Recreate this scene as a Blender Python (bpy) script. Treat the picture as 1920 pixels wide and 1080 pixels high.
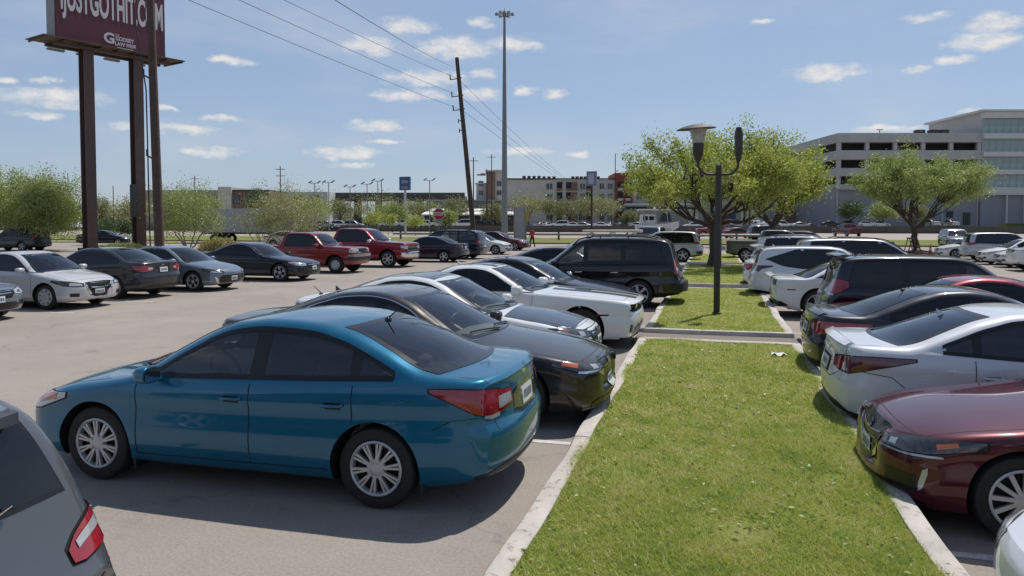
import bpy, bmesh, math, random
import numpy as np
from mathutils import Vector, Matrix
from mathutils.bvhtree import BVHTree
from mathutils.interpolate import poly_3d_calc

R = math.radians
for o in list(bpy.data.objects):
    bpy.data.objects.remove(o)
SC = bpy.context.scene
COL = SC.collection
rng = random.Random(7)
nrg = np.random.default_rng(7)

# ---------------------------------------------------------------- camera
CAM_H = 2.23
FPX = 1401.0                      # focal length in pixels of the 1920 px wide photograph
YAW = R(15.05)
PITCH = R(2.3)
cam_data = bpy.data.cameras.new('camera')
cam = bpy.data.objects.new('camera', cam_data)
COL.objects.link(cam)
cam_data.sensor_width = 36.0
cam_data.lens = 36.0 * FPX / 1920.0
cam_data.shift_y = -68.0 / 1920.0
cam_data.clip_start = 0.1
cam_data.clip_end = 6000.0
cam.location = (0, 0, CAM_H)
cam.rotation_euler = (math.pi / 2 - PITCH, 0, YAW)
SC.camera = cam

# ---------------------------------------------------------------- sky, sun, exposure
SUN_EL = R(60.0)
SUN_AZ = R(23.0)                  # compass bearing of the sun measured from +Y towards +X
SC.view_settings.view_transform = 'Standard'
SC.view_settings.look = 'None'
SC.view_settings.exposure = 0.0
SC.view_settings.gamma = 1.0
SC.view_settings.use_curve_mapping = False
SKY_STRENGTH = 0.1

def build_world():
    w = bpy.data.worlds.new('World')
    SC.world = w
    w.use_nodes = True
    nt = w.node_tree
    nt.nodes.clear()
    N = nt.nodes.new
    L = nt.links.new
    out = N('ShaderNodeOutputWorld')
    bg = N('ShaderNodeBackground')
    bg.inputs['Strength'].default_value = SKY_STRENGTH
    L(bg.outputs[0], out.inputs[0])
    sky = N('ShaderNodeTexSky')
    sky.sky_type = 'NISHITA'
    sky.sun_disc = False
    sky.sun_elevation = SUN_EL
    sky.sun_rotation = SUN_AZ
    sky.altitude = 0
    sky.air_density = 1.0
    sky.dust_density = 0.6
    sky.ozone_density = 2.2
    tc = N('ShaderNodeTexCoord')
    sep = N('ShaderNodeSeparateXYZ')
    L(tc.outputs['Generated'], sep.inputs[0])
    def math_(op, a, b=None, c=None):
        m = N('ShaderNodeMath')
        m.operation = op
        for i, v in enumerate((a, b, c)):
            if v is None:
                continue
            if hasattr(v, 'links'):
                L(v, m.inputs[i])
            else:
                m.inputs[i].default_value = v
        return m.outputs[0]
    az = math_('ARCTAN2', sep.outputs[0], sep.outputs[1])      # bearing from +Y towards +X
    el = math_('ARCSINE', sep.outputs[2])
    comb = N('ShaderNodeCombineXYZ')
    L(az, comb.inputs[0]); L(el, comb.inputs[1])
    # ragged edges: shift the lookup by noise
    n1 = N('ShaderNodeTexNoise'); n1.inputs['Scale'].default_value = 26.0
    n1.inputs['Detail'].default_value = 6.0; n1.inputs['Roughness'].default_value = 0.62
    mp = N('ShaderNodeMapping'); mp.inputs['Scale'].default_value = (1, 1.7, 1)
    L(comb.outputs[0], mp.inputs[0]); L(mp.outputs[0], n1.inputs['Vector'])
    sub = N('ShaderNodeVectorMath'); sub.operation = 'SUBTRACT'
    L(n1.outputs['Color'], sub.inputs[0]); sub.inputs[1].default_value = (0.5, 0.5, 0.5)
    mul = N('ShaderNodeVectorMath'); mul.operation = 'MULTIPLY'
    L(sub.outputs[0], mul.inputs[0]); mul.inputs[1].default_value = (0.055, 0.020, 0)
    add = N('ShaderNodeVectorMath'); add.operation = 'ADD'
    L(comb.outputs[0], add.inputs[0]); L(mul.outputs[0], add.inputs[1])
    P = add.outputs[0]
    # cumulus: (bearing, elevation, half width, half height) in degrees, in view and all round
    clouds = []
    def c_px(x, y, wx, hy):
        a = math.degrees(math.atan((x - 960) / FPX)) - math.degrees(YAW)
        e = math.degrees(math.atan((416 - y) / math.hypot(FPX, x - 960)))
        k = FPX / ((x - 960) ** 2 + FPX ** 2)
        clouds.append((a, e, math.degrees(wx * k), math.degrees(hy * k)))
    for c in [(105, 185, 125, 26), (80, 217, 60, 13), (395, 283, 72, 15), (355, 243, 72, 14), (240, 238, 40, 14),
              (415, 225, 55, 8), (705, 238, 68, 14), (645, 288, 78, 17), (730, 266, 45, 7), (690, 90, 75, 24),
              (765, 52, 65, 20), (855, 95, 90, 25), (965, 90, 60, 18), (800, 150, 90, 18), (770, 180, 80, 14),
              (910, 142, 32, 11), (900, 180, 50, 16), (985, 172, 22, 11), (1033, 180, 28, 14), (975, 284, 75, 11),
              (900, 47, 28, 12), (1545, 138, 90, 22), (1710, 135, 36, 10), (1720, 38, 48, 13), (1840, 80, 90, 26),
              (1870, 45, 80, 24), (1660, 243, 80, 10), (1810, 210, 36, 7), (1785, 115, 45, 12), (1420, 47, 22, 7),
              (440, 117, 45, 10), (1085, 288, 30, 7), (90, 152, 30, 10), (20, 150, 40, 7), (310, 208, 40, 7), (660, 310, 50, 6)]:
        c_px(*c)
    r2 = random.Random(3)
    for i in range(26):                               # the same kind of sky behind and beside the camera
        a = r2.uniform(32, 305)
        clouds.append((a if a < 180 else a - 360, r2.uniform(5, 32), r2.uniform(2, 7), r2.uniform(0.6, 1.9)))
    dmin = None
    for a, e, wx, hy in clouds:
        s1 = N('ShaderNodeVectorMath'); s1.operation = 'SUBTRACT'
        L(P, s1.inputs[0]); s1.inputs[1].default_value = (R(a), R(e), 0)
        s2 = N('ShaderNodeVectorMath'); s2.operation = 'MULTIPLY'
        L(s1.outputs[0], s2.inputs[0]); s2.inputs[1].default_value = (1 / R(wx), 1 / R(hy), 0)
        s3 = N('ShaderNodeVectorMath'); s3.operation = 'DOT_PRODUCT'
        L(s2.outputs[0], s3.inputs[0]); L(s2.outputs[0], s3.inputs[1])
        dmin = s3.outputs['Value'] if dmin is None else math_('MINIMUM', dmin, s3.outputs['Value'])
    n2 = N('ShaderNodeTexNoise'); n2.inputs['Scale'].default_value = 38.0
    n2.inputs['Detail'].default_value = 7.0; n2.inputs['Roughness'].default_value = 0.6
    mp2 = N('ShaderNodeMapping'); mp2.inputs['Scale'].default_value = (1, 2.2, 1)
    L(comb.outputs[0], mp2.inputs[0]); L(mp2.outputs[0], n2.inputs['Vector'])
    v = math_('SUBTRACT', math_('MULTIPLY_ADD', n2.outputs['Fac'], 2.4, 0.02), dmin)
    mr = N('ShaderNodeMapRange'); mr.interpolation_type = 'SMOOTHSTEP'
    mr.inputs['From Min'].default_value = 0.02; mr.inputs['From Max'].default_value = 1.45
    mr.inputs['To Max'].default_value = 0.86
    L(v, mr.inputs['Value'])
    # thin high streaks
    n3 = N('ShaderNodeTexNoise'); n3.inputs['Scale'].default_value = 3.2
    n3.inputs['Detail'].default_value = 5.0; n3.inputs['Roughness'].default_value = 0.55
    mp3 = N('ShaderNodeMapping'); mp3.inputs['Scale'].default_value = (1, 3.2, 1); mp3.inputs['Rotation'].default_value = (0, 0, 0.35)
    L(comb.outputs[0], mp3.inputs[0]); L(mp3.outputs[0], n3.inputs['Vector'])
    mr3 = N('ShaderNodeMapRange'); mr3.interpolation_type = 'SMOOTHSTEP'
    mr3.inputs['From Min'].default_value = 0.44; mr3.inputs['From Max'].default_value = 0.8
    mr3.inputs['To Max'].default_value = 0.40
    L(n3.outputs['Fac'], mr3.inputs['Value'])
    fac = math_('MAXIMUM', mr.outputs[0], mr3.outputs[0])
    hi = math_('GREATER_THAN', sep.outputs[2], 0.0)
    fac = math_('MULTIPLY', fac, hi)
    mix = N('ShaderNodeMix'); mix.data_type = 'RGBA'
    L(fac, mix.inputs['Factor'])
    # the air whitens the sky a little all over
    air = N('ShaderNodeMix'); air.data_type = 'RGBA'; air.inputs['Factor'].default_value = 0.55
    gain = N('ShaderNodeVectorMath'); gain.operation = 'MULTIPLY'
    L(sky.outputs[0], gain.inputs[0]); gain.inputs[1].default_value = (0.95, 0.95, 0.97)
    mz = N('ShaderNodeMapRange'); mz.interpolation_type = 'SMOOTHSTEP'      # less air to look through higher up
    mz.inputs['From Min'].default_value = 0.28; mz.inputs['From Max'].default_value = 0.85
    mz.inputs['To Min'].default_value = 0.55; mz.inputs['To Max'].default_value = 0.05
    L(sep.outputs[2], mz.inputs['Value']); L(mz.outputs[0], air.inputs['Factor'])
    L(gain.outputs[0], air.inputs['A']); air.inputs['B'].default_value = (3.55, 4.7, 6.7, 1)
    L(air.outputs['Result'], mix.inputs['A'])
    cc = N('ShaderNodeMix'); cc.data_type = 'RGBA'           # sunlit tops, greyer hollows
    cm = N('ShaderNodeMapRange'); cm.inputs['From Min'].default_value = 0.5; cm.inputs['From Max'].default_value = 1.5
    L(v, cm.inputs['Value']); L(cm.outputs[0], cc.inputs['Factor'])
    cc.inputs['A'].default_value = (6.3, 6.6, 7.1, 1); cc.inputs['B'].default_value = (8.6, 8.2, 7.8, 1)
    L(cc.outputs['Result'], mix.inputs['B'])
    L(mix.outputs['Result'], bg.inputs['Color'])

build_world()
sun_data = bpy.data.lights.new('sun', 'SUN')
sun_data.energy = 4.2
sun_data.angle = R(0.53)
sun_data.color = (1.0, 0.95, 0.87)
sun = bpy.data.objects.new('sun', sun_data)
COL.objects.link(sun)
sd = Vector((math.sin(SUN_AZ) * math.cos(SUN_EL), math.cos(SUN_AZ) * math.cos(SUN_EL), math.sin(SUN_EL)))
sun.rotation_euler = sd.to_track_quat('Z', 'Y').to_euler()
sun.location = (0, 0, 60)

# ---------------------------------------------------------------- materials
MATS = {}
def new_mat(name):
    m = bpy.data.materials.new(name)
    m.use_nodes = True
    return m, m.node_tree, m.node_tree.nodes['Principled BSDF']

def simple(name, col, rough=0.6, metal=0.0, var=0.0, vscale=4.0, bump=0.0, bscale=60.0, coat=0.0, spec=None):
    """Principled with a noise-driven colour variation and fine relief."""
    if name in MATS:
        return MATS[name]
    m, nt, b = new_mat(name)
    b.inputs['Base Color'].default_value = (*col, 1)
    b.inputs['Roughness'].default_value = rough
    b.inputs['Metallic'].default_value = metal
    if coat:
        b.inputs['Coat Weight'].default_value = coat
        b.inputs['Coat Roughness'].default_value = 0.04
    if spec is not None:
        b.inputs['Specular IOR Level'].default_value = spec
    tc = nt.nodes.new('ShaderNodeTexCoord')
    if var:
        n = nt.nodes.new('ShaderNodeTexNoise')
        n.inputs['Scale'].default_value = vscale
        n.inputs['Detail'].default_value = 8
        n.inputs['Roughness'].default_value = 0.65
        nt.links.new(tc.outputs['Object'], n.inputs['Vector'])
        mr = nt.nodes.new('ShaderNodeMapRange')
        mr.inputs['From Min'].default_value = 0.3; mr.inputs['From Max'].default_value = 0.7
        mr.inputs['To Min'].default_value = 1 - var; mr.inputs['To Max'].default_value = 1 + var
        nt.links.new(n.outputs['Fac'], mr.inputs['Value'])
        mx = nt.nodes.new('ShaderNodeVectorMath'); mx.operation = 'SCALE'
        mx.inputs[0].default_value = col
        nt.links.new(mr.outputs[0], mx.inputs['Scale'])
        nt.links.new(mx.outputs[0], b.inputs['Base Color'])
    if bump:
        n = nt.nodes.new('ShaderNodeTexNoise')
        n.inputs['Scale'].default_value = bscale
        n.inputs['Detail'].default_value = 5
        nt.links.new(tc.outputs['Object'], n.inputs['Vector'])
        bp = nt.nodes.new('ShaderNodeBump')
        bp.inputs['Strength'].default_value = bump
        bp.inputs['Distance'].default_value = 0.01
        nt.links.new(n.outputs['Fac'], bp.inputs['Height'])
        nt.links.new(bp.outputs[0], b.inputs['Normal'])
    MATS[name] = m
    return m

def paint(name, col, metal=0.0, rough=0.45, coat=1.0, dust=0.016):
    """Car paint: base + clear coat, with a thin uneven film of dust."""
    if name in MATS:
        return MATS[name]
    m, nt, b = new_mat(name)
    b.inputs['Metallic'].default_value = metal
    b.inputs['Roughness'].default_value = rough
    b.inputs['Coat Weight'].default_value = coat
    b.inputs['Coat IOR'].default_value = 1.5
    b.inputs['Specular IOR Level'].default_value = 0.15
    tc = nt.nodes.new('ShaderNodeTexCoord')
    n = nt.nodes.new('ShaderNodeTexNoise')
    n.inputs['Scale'].default_value = 3.0; n.inputs['Detail'].default_value = 9; n.inputs['Roughness'].default_value = 0.7
    nt.links.new(tc.outputs['Object'], n.inputs['Vector'])
    mr = nt.nodes.new('ShaderNodeMapRange')
    mr.inputs['From Min'].default_value = 0.35; mr.inputs['From Max'].default_value = 0.75
    mr.inputs['To Max'].default_value = dust * 2
    nt.links.new(n.outputs['Fac'], mr.inputs['Value'])
    mx = nt.nodes.new('ShaderNodeMix'); mx.data_type = 'RGBA'
    mx.inputs['A'].default_value = (*col, 1); mx.inputs['B'].default_value = (0.30, 0.27, 0.23, 1)
    nt.links.new(mr.outputs[0], mx.inputs['Factor'])
    nt.links.new(mx.outputs['Result'], b.inputs['Base Color'])
    m2 = nt.nodes.new('ShaderNodeMapRange')
    m2.inputs['From Min'].default_value = 0.3; m2.inputs['From Max'].default_value = 0.8
    m2.inputs['To Min'].default_value = 0.02; m2.inputs['To Max'].default_value = 0.10
    nt.links.new(n.outputs['Fac'], m2.inputs['Value'])
    nt.links.new(m2.outputs[0], b.inputs['Coat Roughness'])
    MATS[name] = m
    return m

def glass(name, tint, alpha=None):
    """Window glass: tinted pass-through plus a mirror reflection by Fresnel."""
    if name in MATS:
        return MATS[name]
    m = bpy.data.materials.new(name)
    m.use_nodes = True
    nt = m.node_tree
    nt.nodes.clear()
    out = nt.nodes.new('ShaderNodeOutputMaterial')
    mix = nt.nodes.new('ShaderNodeMixShader')
    tr = nt.nodes.new('ShaderNodeBsdfTransparent'); tr.inputs[0].default_value = (*tint, 1)
    gl = nt.nodes.new('ShaderNodeBsdfGlossy'); gl.inputs['Roughness'].default_value = 0.03
    gl.inputs[0].default_value = (0.92, 0.95, 1.0, 1)
    fr = nt.nodes.new('ShaderNodeFresnel'); fr.inputs[0].default_value = 1.75
    nt.links.new(fr.outputs[0], mix.inputs[0])
    nt.links.new(tr.outputs[0], mix.inputs[1]); nt.links.new(gl.outputs[0], mix.inputs[2])
    nt.links.new(mix.outputs[0], out.inputs[0])
    MATS[name] = m
    return m

M_BLACK = simple('black_plastic', (0.012, 0.012, 0.013), 0.45, var=0.2, vscale=20)
M_TRIM = simple('black_trim', (0.008, 0.008, 0.009), 0.25)
M_SEAM = simple('seam_shadow', (0.004, 0.004, 0.004), 0.8)
M_TYRE = simple('tyre_rubber', (0.018, 0.017, 0.016), 0.8, var=0.3, vscale=12, bump=0.3, bscale=90)
M_CHROME = simple('chrome', (0.75, 0.76, 0.78), 0.12, 1.0)
M_ALLOY = simple('alloy_rim', (0.50, 0.50, 0.51), 0.38, 0.5, var=0.12, vscale=15)
M_ALLOYD = simple('dark_alloy_rim', (0.10, 0.10, 0.105), 0.35, 0.7, var=0.12, vscale=15)
M_RED = simple('red_lamp_lens', (0.30, 0.006, 0.012), 0.08, coat=1.0, var=0.12, vscale=9)
M_DRED = simple('smoked_red_lamp_lens', (0.10, 0.006, 0.012), 0.08, coat=1.0, var=0.3, vscale=40)
M_CLEAR = simple('clear_lamp_lens', (0.47, 0.48, 0.48), 0.10, 0.3, coat=1.0, var=0.10, vscale=8)
M_DLAMP = simple('dark_lamp_housing', (0.05, 0.055, 0.06), 0.12, 0.4, coat=1.0, var=0.5, vscale=30)
M_AMBER = simple('amber_lamp_lens', (0.55, 0.13, 0.05), 0.12, coat=1.0)
M_PLATE = simple('licence_plate_white', (0.62, 0.64, 0.64), 0.4, var=0.12, vscale=60)
M_PLATEC = simple('licence_plate_characters', (0.05, 0.07, 0.16), 0.5)
M_DGLASS = simple('dark_tinted_glass', (0.005, 0.006, 0.008), 0.03, spec=0.6)
M_GLASS = glass('clear_glass', (0.76, 0.81, 0.78))
M_TINT = glass('tinted_glass', (0.24, 0.26, 0.26))
M_SEAT = simple('seat_fabric', (0.07, 0.07, 0.075), 0.9, var=0.2, vscale=25)
M_SEATL = simple('grey_seat_fabric', (0.34, 0.33, 0.31), 0.9, var=0.2, vscale=25)
M_MIRROR = simple('mirror_glass', (0.6, 0.62, 0.65), 0.03, 1.0)
M_CABIN = simple('cabin_plastic', (0.15, 0.145, 0.135), 0.8)

# ---------------------------------------------------------------- object helpers
def link(name, me, parent=None, mats=None, loc=None, smooth=None):
    o = bpy.data.objects.new(name, me)
    COL.objects.link(o)
    if parent:
        o.parent = parent
    if mats is not None:
        for m in (mats if isinstance(mats, (list, tuple)) else [mats]):
            me.materials.append(m)
    if loc is not None:
        o.location = loc
    if smooth is not None:
        me.shade_smooth()
        if smooth < 180:
            me.set_sharp_from_angle(angle=R(smooth))
    return o

def tag(o, label, cat, group=None):
    o['label'] = label
    o['category'] = cat
    if group:
        o['group'] = group
    return o

def empty(name, loc, rz=0.0):
    o = bpy.data.objects.new(name, None)
    COL.objects.link(o)
    o.location = loc
    o.rotation_euler = (0, 0, rz)
    o.empty_display_size = 0.3
    return o

def mesh_from(name, V, F, MI=None):
    me = bpy.data.meshes.new(name)
    me.from_pydata([tuple(v) for v in V], [], [tuple(f) for f in F])
    if MI is not None:
        me.polygons.foreach_set('material_index', MI)
    me.update()
    return me

def tri_mesh(name, V, ncorner):
    """Fast loose-face mesh from an (n*ncorner, 3) array."""
    V = np.asarray(V, dtype=np.float32).reshape(-1, 3)
    n = len(V) // ncorner
    me = bpy.data.meshes.new(name)
    me.vertices.add(len(V)); me.loops.add(len(V)); me.polygons.add(n)
    me.vertices.foreach_set('co', V.ravel())
    me.loops.foreach_set('vertex_index', np.arange(len(V), dtype=np.int32))
    me.polygons.foreach_set('loop_start', np.arange(n, dtype=np.int32) * ncorner)
    me.polygons.foreach_set('loop_total', np.full(n, ncorner, dtype=np.int32))
    me.update(calc_edges=True)
    return me

class MB:
    """Collects primitive shapes for one mesh."""
    def __init__(s):
        s.V = []; s.F = []; s.I = []; s.mi = 0
    def add(s, V, F):
        b = len(s.V)
        s.V += [tuple(v) for v in V]
        s.F += [tuple(i + b for i in f) for f in F]
        s.I += [s.mi] * len(F)
    def box(s, c, d, rz=0.0, taper=1.0, tilt=None):
        hx, hy, hz = d[0] / 2, d[1] / 2, d[2] / 2
        vs = []
        for z, t in ((-hz, 1.0), (hz, taper)):
            for x, y in ((-hx, -hy), (hx, -hy), (hx, hy), (-hx, hy)):
                vs.append(Vector((x * t, y * t, z)))
        M = Matrix.Rotation(rz, 3, 'Z')
        if tilt is not None:
            M = M @ tilt
        s.add([(M @ v) + Vector(c) for v in vs],
              [(3, 2, 1, 0), (4, 5, 6, 7), (0, 1, 5, 4), (1, 2, 6, 5), (2, 3, 7, 6), (3, 0, 4, 7)])
    def tube(s, pts, rad, n=8, cap=True):
        pts = [Vector(p) for p in pts]
        rads = rad if isinstance(rad, (list, tuple)) else [rad] * len(pts)
        V = []; F = []
        ref = None
        for i, p in enumerate(pts):
            a = pts[max(i - 1, 0)]; b = pts[min(i + 1, len(pts) - 1)]
            t = (b - a).normalized()
            if ref is None:
                ref = Vector((0, 0, 1)) if abs(t.z) < 0.9 else Vector((1, 0, 0))
            u = t.cross(ref)
            if u.length < 1e-4:
                u = t.cross(Vector((0, 1, 0)))
            u.normalize()
            w = u.cross(t).normalized()
            ref = w
            for k in range(n):
                an = 2 * math.pi * k / n
                V.append(p + (u * math.cos(an) + w * math.sin(an)) * rads[i])
        for i in range(len(pts) - 1):
            for k in range(n):
                k2 = (k + 1) % n
                F.append((i * n + k, i * n + k2, (i + 1) * n + k2, (i + 1) * n + k))
        if cap:
            F.append(tuple(range(n - 1, -1, -1)))
            F.append(tuple((len(pts) - 1) * n + k for k in range(n)))
        s.add(V, F)
    def lathe(s, prof, n=24, axis='Z', c=(0, 0, 0), closed=False):
        V = []; F = []
        for r, h in prof:
            for k in range(n):
                a = 2 * math.pi * k / n
                if axis == 'Z':
                    V.append((c[0] + r * math.cos(a), c[1] + r * math.sin(a), c[2] + h))
                else:                                  # axis Y
                    V.append((c[0] + r * math.cos(a), c[1] + h, c[2] + r * math.sin(a)))
        m = len(prof)
        rngm = range(m if closed else m - 1)
        for i in rngm:
            j = (i + 1) % m
            for k in range(n):
                k2 = (k + 1) % n
                F.append((i * n + k, i * n + k2, j * n + k2, j * n + k))
        s.add(V, F)
    def sphere(s, c, rad, nu=12, nv=8):
        rx, ry, rz = rad if isinstance(rad, (tuple, list)) else (rad,) * 3
        V = []; F = []
        for i in range(nv + 1):
            th = math.pi * i / nv
            for k in range(nu):
                a = 2 * math.pi * k / nu
                V.append((c[0] + rx * math.sin(th) * math.cos(a), c[1] + ry * math.sin(th) * math.sin(a), c[2] + rz * math.cos(th)))
        for i in range(nv):
            for k in range(nu):
                k2 = (k + 1) % nu
                F.append((i * nu + k, (i + 1) * nu + k, (i + 1) * nu + k2, i * nu + k2))
        s.add(V, F)
    def mesh(s, name='m'):
        me = mesh_from(name, s.V, s.F, s.I)
        return me
    def build(s, name, mats, parent=None, loc=None, smooth=None, bevel=0.0):
        me = s.mesh(name)
        if bevel:
            bm = bmesh.new(); bm.from_mesh(me)
            bmesh.ops.bevel(bm, geom=[e for e in bm.edges], offset=bevel, segments=2, affect='EDGES', profile=0.6)
            bm.to_mesh(me); bm.free()
        return link(name, me, parent, mats, loc, smooth)
# ---------------------------------------------------------------- vehicles
def pchip(pts):
    """Monotone cubic through (x, value) points, flat outside."""
    X = np.array([p[0] for p in pts], float); Y = np.array([p[1] for p in pts], float)
    h = np.diff(X); d = np.diff(Y) / h
    m = np.zeros_like(Y)
    m[0] = d[0]; m[-1] = d[-1]
    for i in range(1, len(X) - 1):
        if d[i - 1] * d[i] > 0:
            w1 = 2 * h[i] + h[i - 1]; w2 = h[i] + 2 * h[i - 1]
            m[i] = (w1 + w2) / (w1 / d[i - 1] + w2 / d[i])
    def f(x):
        x = np.clip(np.asarray(x, float), X[0], X[-1])
        i = np.clip(np.searchsorted(X, x) - 1, 0, len(h) - 1)
        t = (x - X[i]) / h[i]
        h00 = 2 * t**3 - 3 * t**2 + 1; h10 = t**3 - 2 * t**2 + t; h01 = -2 * t**3 + 3 * t**2; h11 = t**3 - t**2
        return h00 * Y[i] + h10 * h[i] * m[i] + h01 * Y[i + 1] + h11 * h[i] * m[i + 1]
    return f

def sstep(a, b, x):
    t = np.clip((x - a) / (b - a), 0, 1)
    return t * t * (3 - 2 * t)

FR = [0, .05, .11, .19, .28, .37, .46, .54, .60, .66, .71, .76, .80, .85, .92, 1.0]
KT = 9

class Shell:
    """A vehicle body as one smooth grid: stations along the length, rows round half the section, mirrored."""
    def __init__(s, sp):
        s.sp = sp
        L = sp['L']
        s.L = L
        P = pchip(sp['top']); B = pchip(sp['belt']); W = pchip(sp['w'])
        ZS = pchip(sp['sill'])
        tum = sp.get('tum', 0.42)
        barrel = pchip(sp.get('barrel', [(0, .080), (.07, .036), (.12, .034), (.2, .012), (.40, .0), (.58, .014), (.68, .018), (.77, .004), (.85, .006), (1, .045)]))
        kf, kr, xm = sp.get('kf', 0.28), sp.get('kr', 0.30), sp['xm']
        crown = sp.get('crown', 0.035)
        step = sp.get('step', 0.045)
        ends = [0, .008, .02, .04, .065, .1, .14, .18]
        xs = sorted(set([round(e, 3) for e in ends] + [round(L - e, 3) for e in ends] + [round(d, 3) for d in sp.get('doors', [])] + [round(x, 3) for x in np.arange(.22, L - .2, step)]))
        keep = [xs[0]]
        must = set(round(d, 3) for d in sp.get('doors', []))
        for x in xs[1:]:
            if x - keep[-1] < 0.012 and x not in must and x > .2 and x < L - .2:
                continue
            if x in must and x - keep[-1] < 0.012 and keep[-1] not in must:
                keep[-1] = x
                continue
            keep.append(x)
        X = np.array(keep)
        s.X = X
        s.must = must
        s.Wmax = float(W(X).max())
        zs = ZS(X); zb = B(X); w = W(X)
        tu = tum if np.isscalar(tum) else pchip(tum)(X)
        def ys(z):
            fr = (z - zs) / (zb - zs)
            low = w * (1 - barrel(np.clip(fr, 0, 1)))
            return np.where(fr <= 1, low, low - tu * (z - zb) - 0.10 * tum_c * np.clip(z - zb, 0, 2) ** 2 - 0.012 * np.clip((z - zb) / 0.03, 0, 1))
        tum_c = sp.get('tumc', 1.0)
        def ztop(y):
            t = y / s.Wmax
            wf = np.clip((xm - X) / 0.6, 0, 1) * np.clip((X - 0.1) / 0.8, 0, 1)
            wr = np.clip((X - xm) / 0.6, 0, 1) * np.clip((L - X - 0.1) / 0.6, 0, 1)
            xx = X - kf * t**2 * wf + kr * t**2 * wr
            return P(xx) - crown * t**2
        lo = zs + 0.05; hi = np.full_like(X, 3.0)
        for _ in range(40):
            mid = (lo + hi) / 2
            g = ztop(ys(mid)) - mid
            lo = np.where(g > 0, mid, lo); hi = np.where(g > 0, hi, mid)
        ze = (lo + hi) / 2
        cab = sstep(0.03, 0.32, ze - zb)
        rr = sp.get('r_hood', 0.07) * (1 - cab) + sp.get('r_cab', 0.10) * cab
        ye = ys(ze)
        z1 = ze - rr * 0.8
        y1 = ys(z1)
        zbs = np.minimum(zb, z1 - 0.004)
        y2 = ye - rr
        z2 = ztop(y2)
        rows_y = []; rows_z = []
        ysill = ys(zs)
        for k in range(4):
            rows_y.append(ysill * k / 4 * 0.97); rows_z.append(zs + 0.012 * (1 - k / 4))
        s.r_sill = len(rows_y)
        for f in FR:
            z = zs + (zbs - zs) * f
            rows_y.append(ys(z)); rows_z.append(z)
        s.r_belt = len(rows_y) - 1
        n2 = sp.get('n2', 9)
        for i in range(1, n2 + 1):
            z = zbs + (z1 - zbs) * i / n2
            rows_y.append(ys(z)); rows_z.append(z)
        s.r_up = len(rows_y) - 1
        for i in range(1, 6):
            t = i / 5
            rows_y.append((1 - t)**2 * y1 + 2 * t * (1 - t) * ye + t * t * y2)
            rows_z.append((1 - t)**2 * z1 + 2 * t * (1 - t) * ze + t * t * z2)
        s.r_edge = len(rows_y) - 1
        for j in range(1, KT + 1):
            y = y2 * (1 - j / KT)
            rows_y.append(y); rows_z.append(ztop(y))
        Y = np.array(rows_y).T; Z = np.array(rows_z).T          # (NS, NR)
        s.zb, s.ze, s.ye, s.y2, s.zs = zb, ze, ye, y2, zs
        # caps: extra stations that shrink towards the centre line
        kc = [0.0, .12, .25, .38, .5, .62, .74, .85, .94]
        Yf = np.array([Y[0] * k for k in kc]); Zf = np.array([Z[0]] * len(kc))
        Yr = np.array([Y[-1] * k for k in reversed(kc)]); Zr = np.array([Z[-1]] * len(kc))
        Xg = np.concatenate([np.zeros(len(kc)), X, np.full(len(kc), L)])
        Y = np.vstack([Yf, Y, Yr]); Z = np.vstack([Zf, Z, Zr])
        XX = np.repeat(Xg[:, None], Y.shape[1], 1)
        t = np.abs(Y) / s.Wmax
        ff = pchip(sp['nose']); fr_ = pchip(sp['tail'])
        kn, kt = sp.get('kn', 0.26), sp.get('kt', 0.16)
        wfn = np.clip(1 - XX / 0.85, 0, 1) ** 2; wrn = np.clip(1 - (L - XX) / 0.75, 0, 1) ** 2
        for z0, z1, dep, tm in sp.get('recess', []):
            XX = XX + dep * sstep(z0 - .012, z0 + .012, Z) * (1 - sstep(z1 - .012, z1 + .012, Z)) * (1 - sstep(tm - .06, tm, t)) * np.clip(1 - XX / .25, 0, 1)
        XX = XX + (kn * t**2.6 + ff(Z)) * wfn - (kt * t**3.0 + fr_(Z)) * wrn
        s.off = len(kc)
        NS, NR = Y.shape
        s.NS, s.NR = NS, NR
        # local frame: +X forward, origin mid-length on the ground
        V1 = np.stack([L / 2 - XX, Y, Z], -1).reshape(-1, 3)
        idx1 = np.arange(NS * NR).reshape(NS, NR)
        on = np.abs(V1[:, 1]) < 1e-5
        idx2 = np.full(NS * NR, -1)
        idx2[on] = np.arange(NS * NR)[on]
        cnt = (~on).sum()
        idx2[~on] = NS * NR + np.arange(cnt)
        V2 = V1[~on] * np.array([1, -1, 1])
        s.V = np.vstack([V1, V2])
        idx2 = idx2.reshape(NS, NR)
        a, b, c, d = idx1[:-1, :-1], idx1[1:, :-1], idx1[1:, 1:], idx1[:-1, 1:]
        F1 = np.stack([a, b, c, d], -1).reshape(-1, 4)
        a, b, c, d = idx2[:-1, :-1], idx2[1:, :-1], idx2[1:, 1:], idx2[:-1, 1:]
        F2 = np.stack([a, d, c, b], -1).reshape(-1, 4)
        si = np.repeat(np.arange(NS - 1)[:, None], NR - 1, 1).ravel()
        ri = np.repeat(np.arange(NR - 1)[None, :], NS - 1, 0).ravel()
        F = np.vstack([F1, F2]); s.fs = np.concatenate([si, si]); s.fr = np.concatenate([ri, ri])
        s.fside = np.concatenate([np.ones(len(F1)), -np.ones(len(F2))])
        p = s.V[F]
        nrm = np.cross(p[:, 2] - p[:, 0], p[:, 3] - p[:, 1])
        ok = np.linalg.norm(nrm, axis=1) > 2e-8
        s.F = F[ok]; s.fs = s.fs[ok]; s.fr = s.fr[ok]; s.fside = s.fside[ok]
        nrm = nrm[ok]
        vn = np.zeros_like(s.V)
        unit = nrm / np.linalg.norm(nrm, axis=1)[:, None]
        wgt = np.minimum(np.linalg.norm(nrm, axis=1), 2e-3)[:, None]
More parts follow.
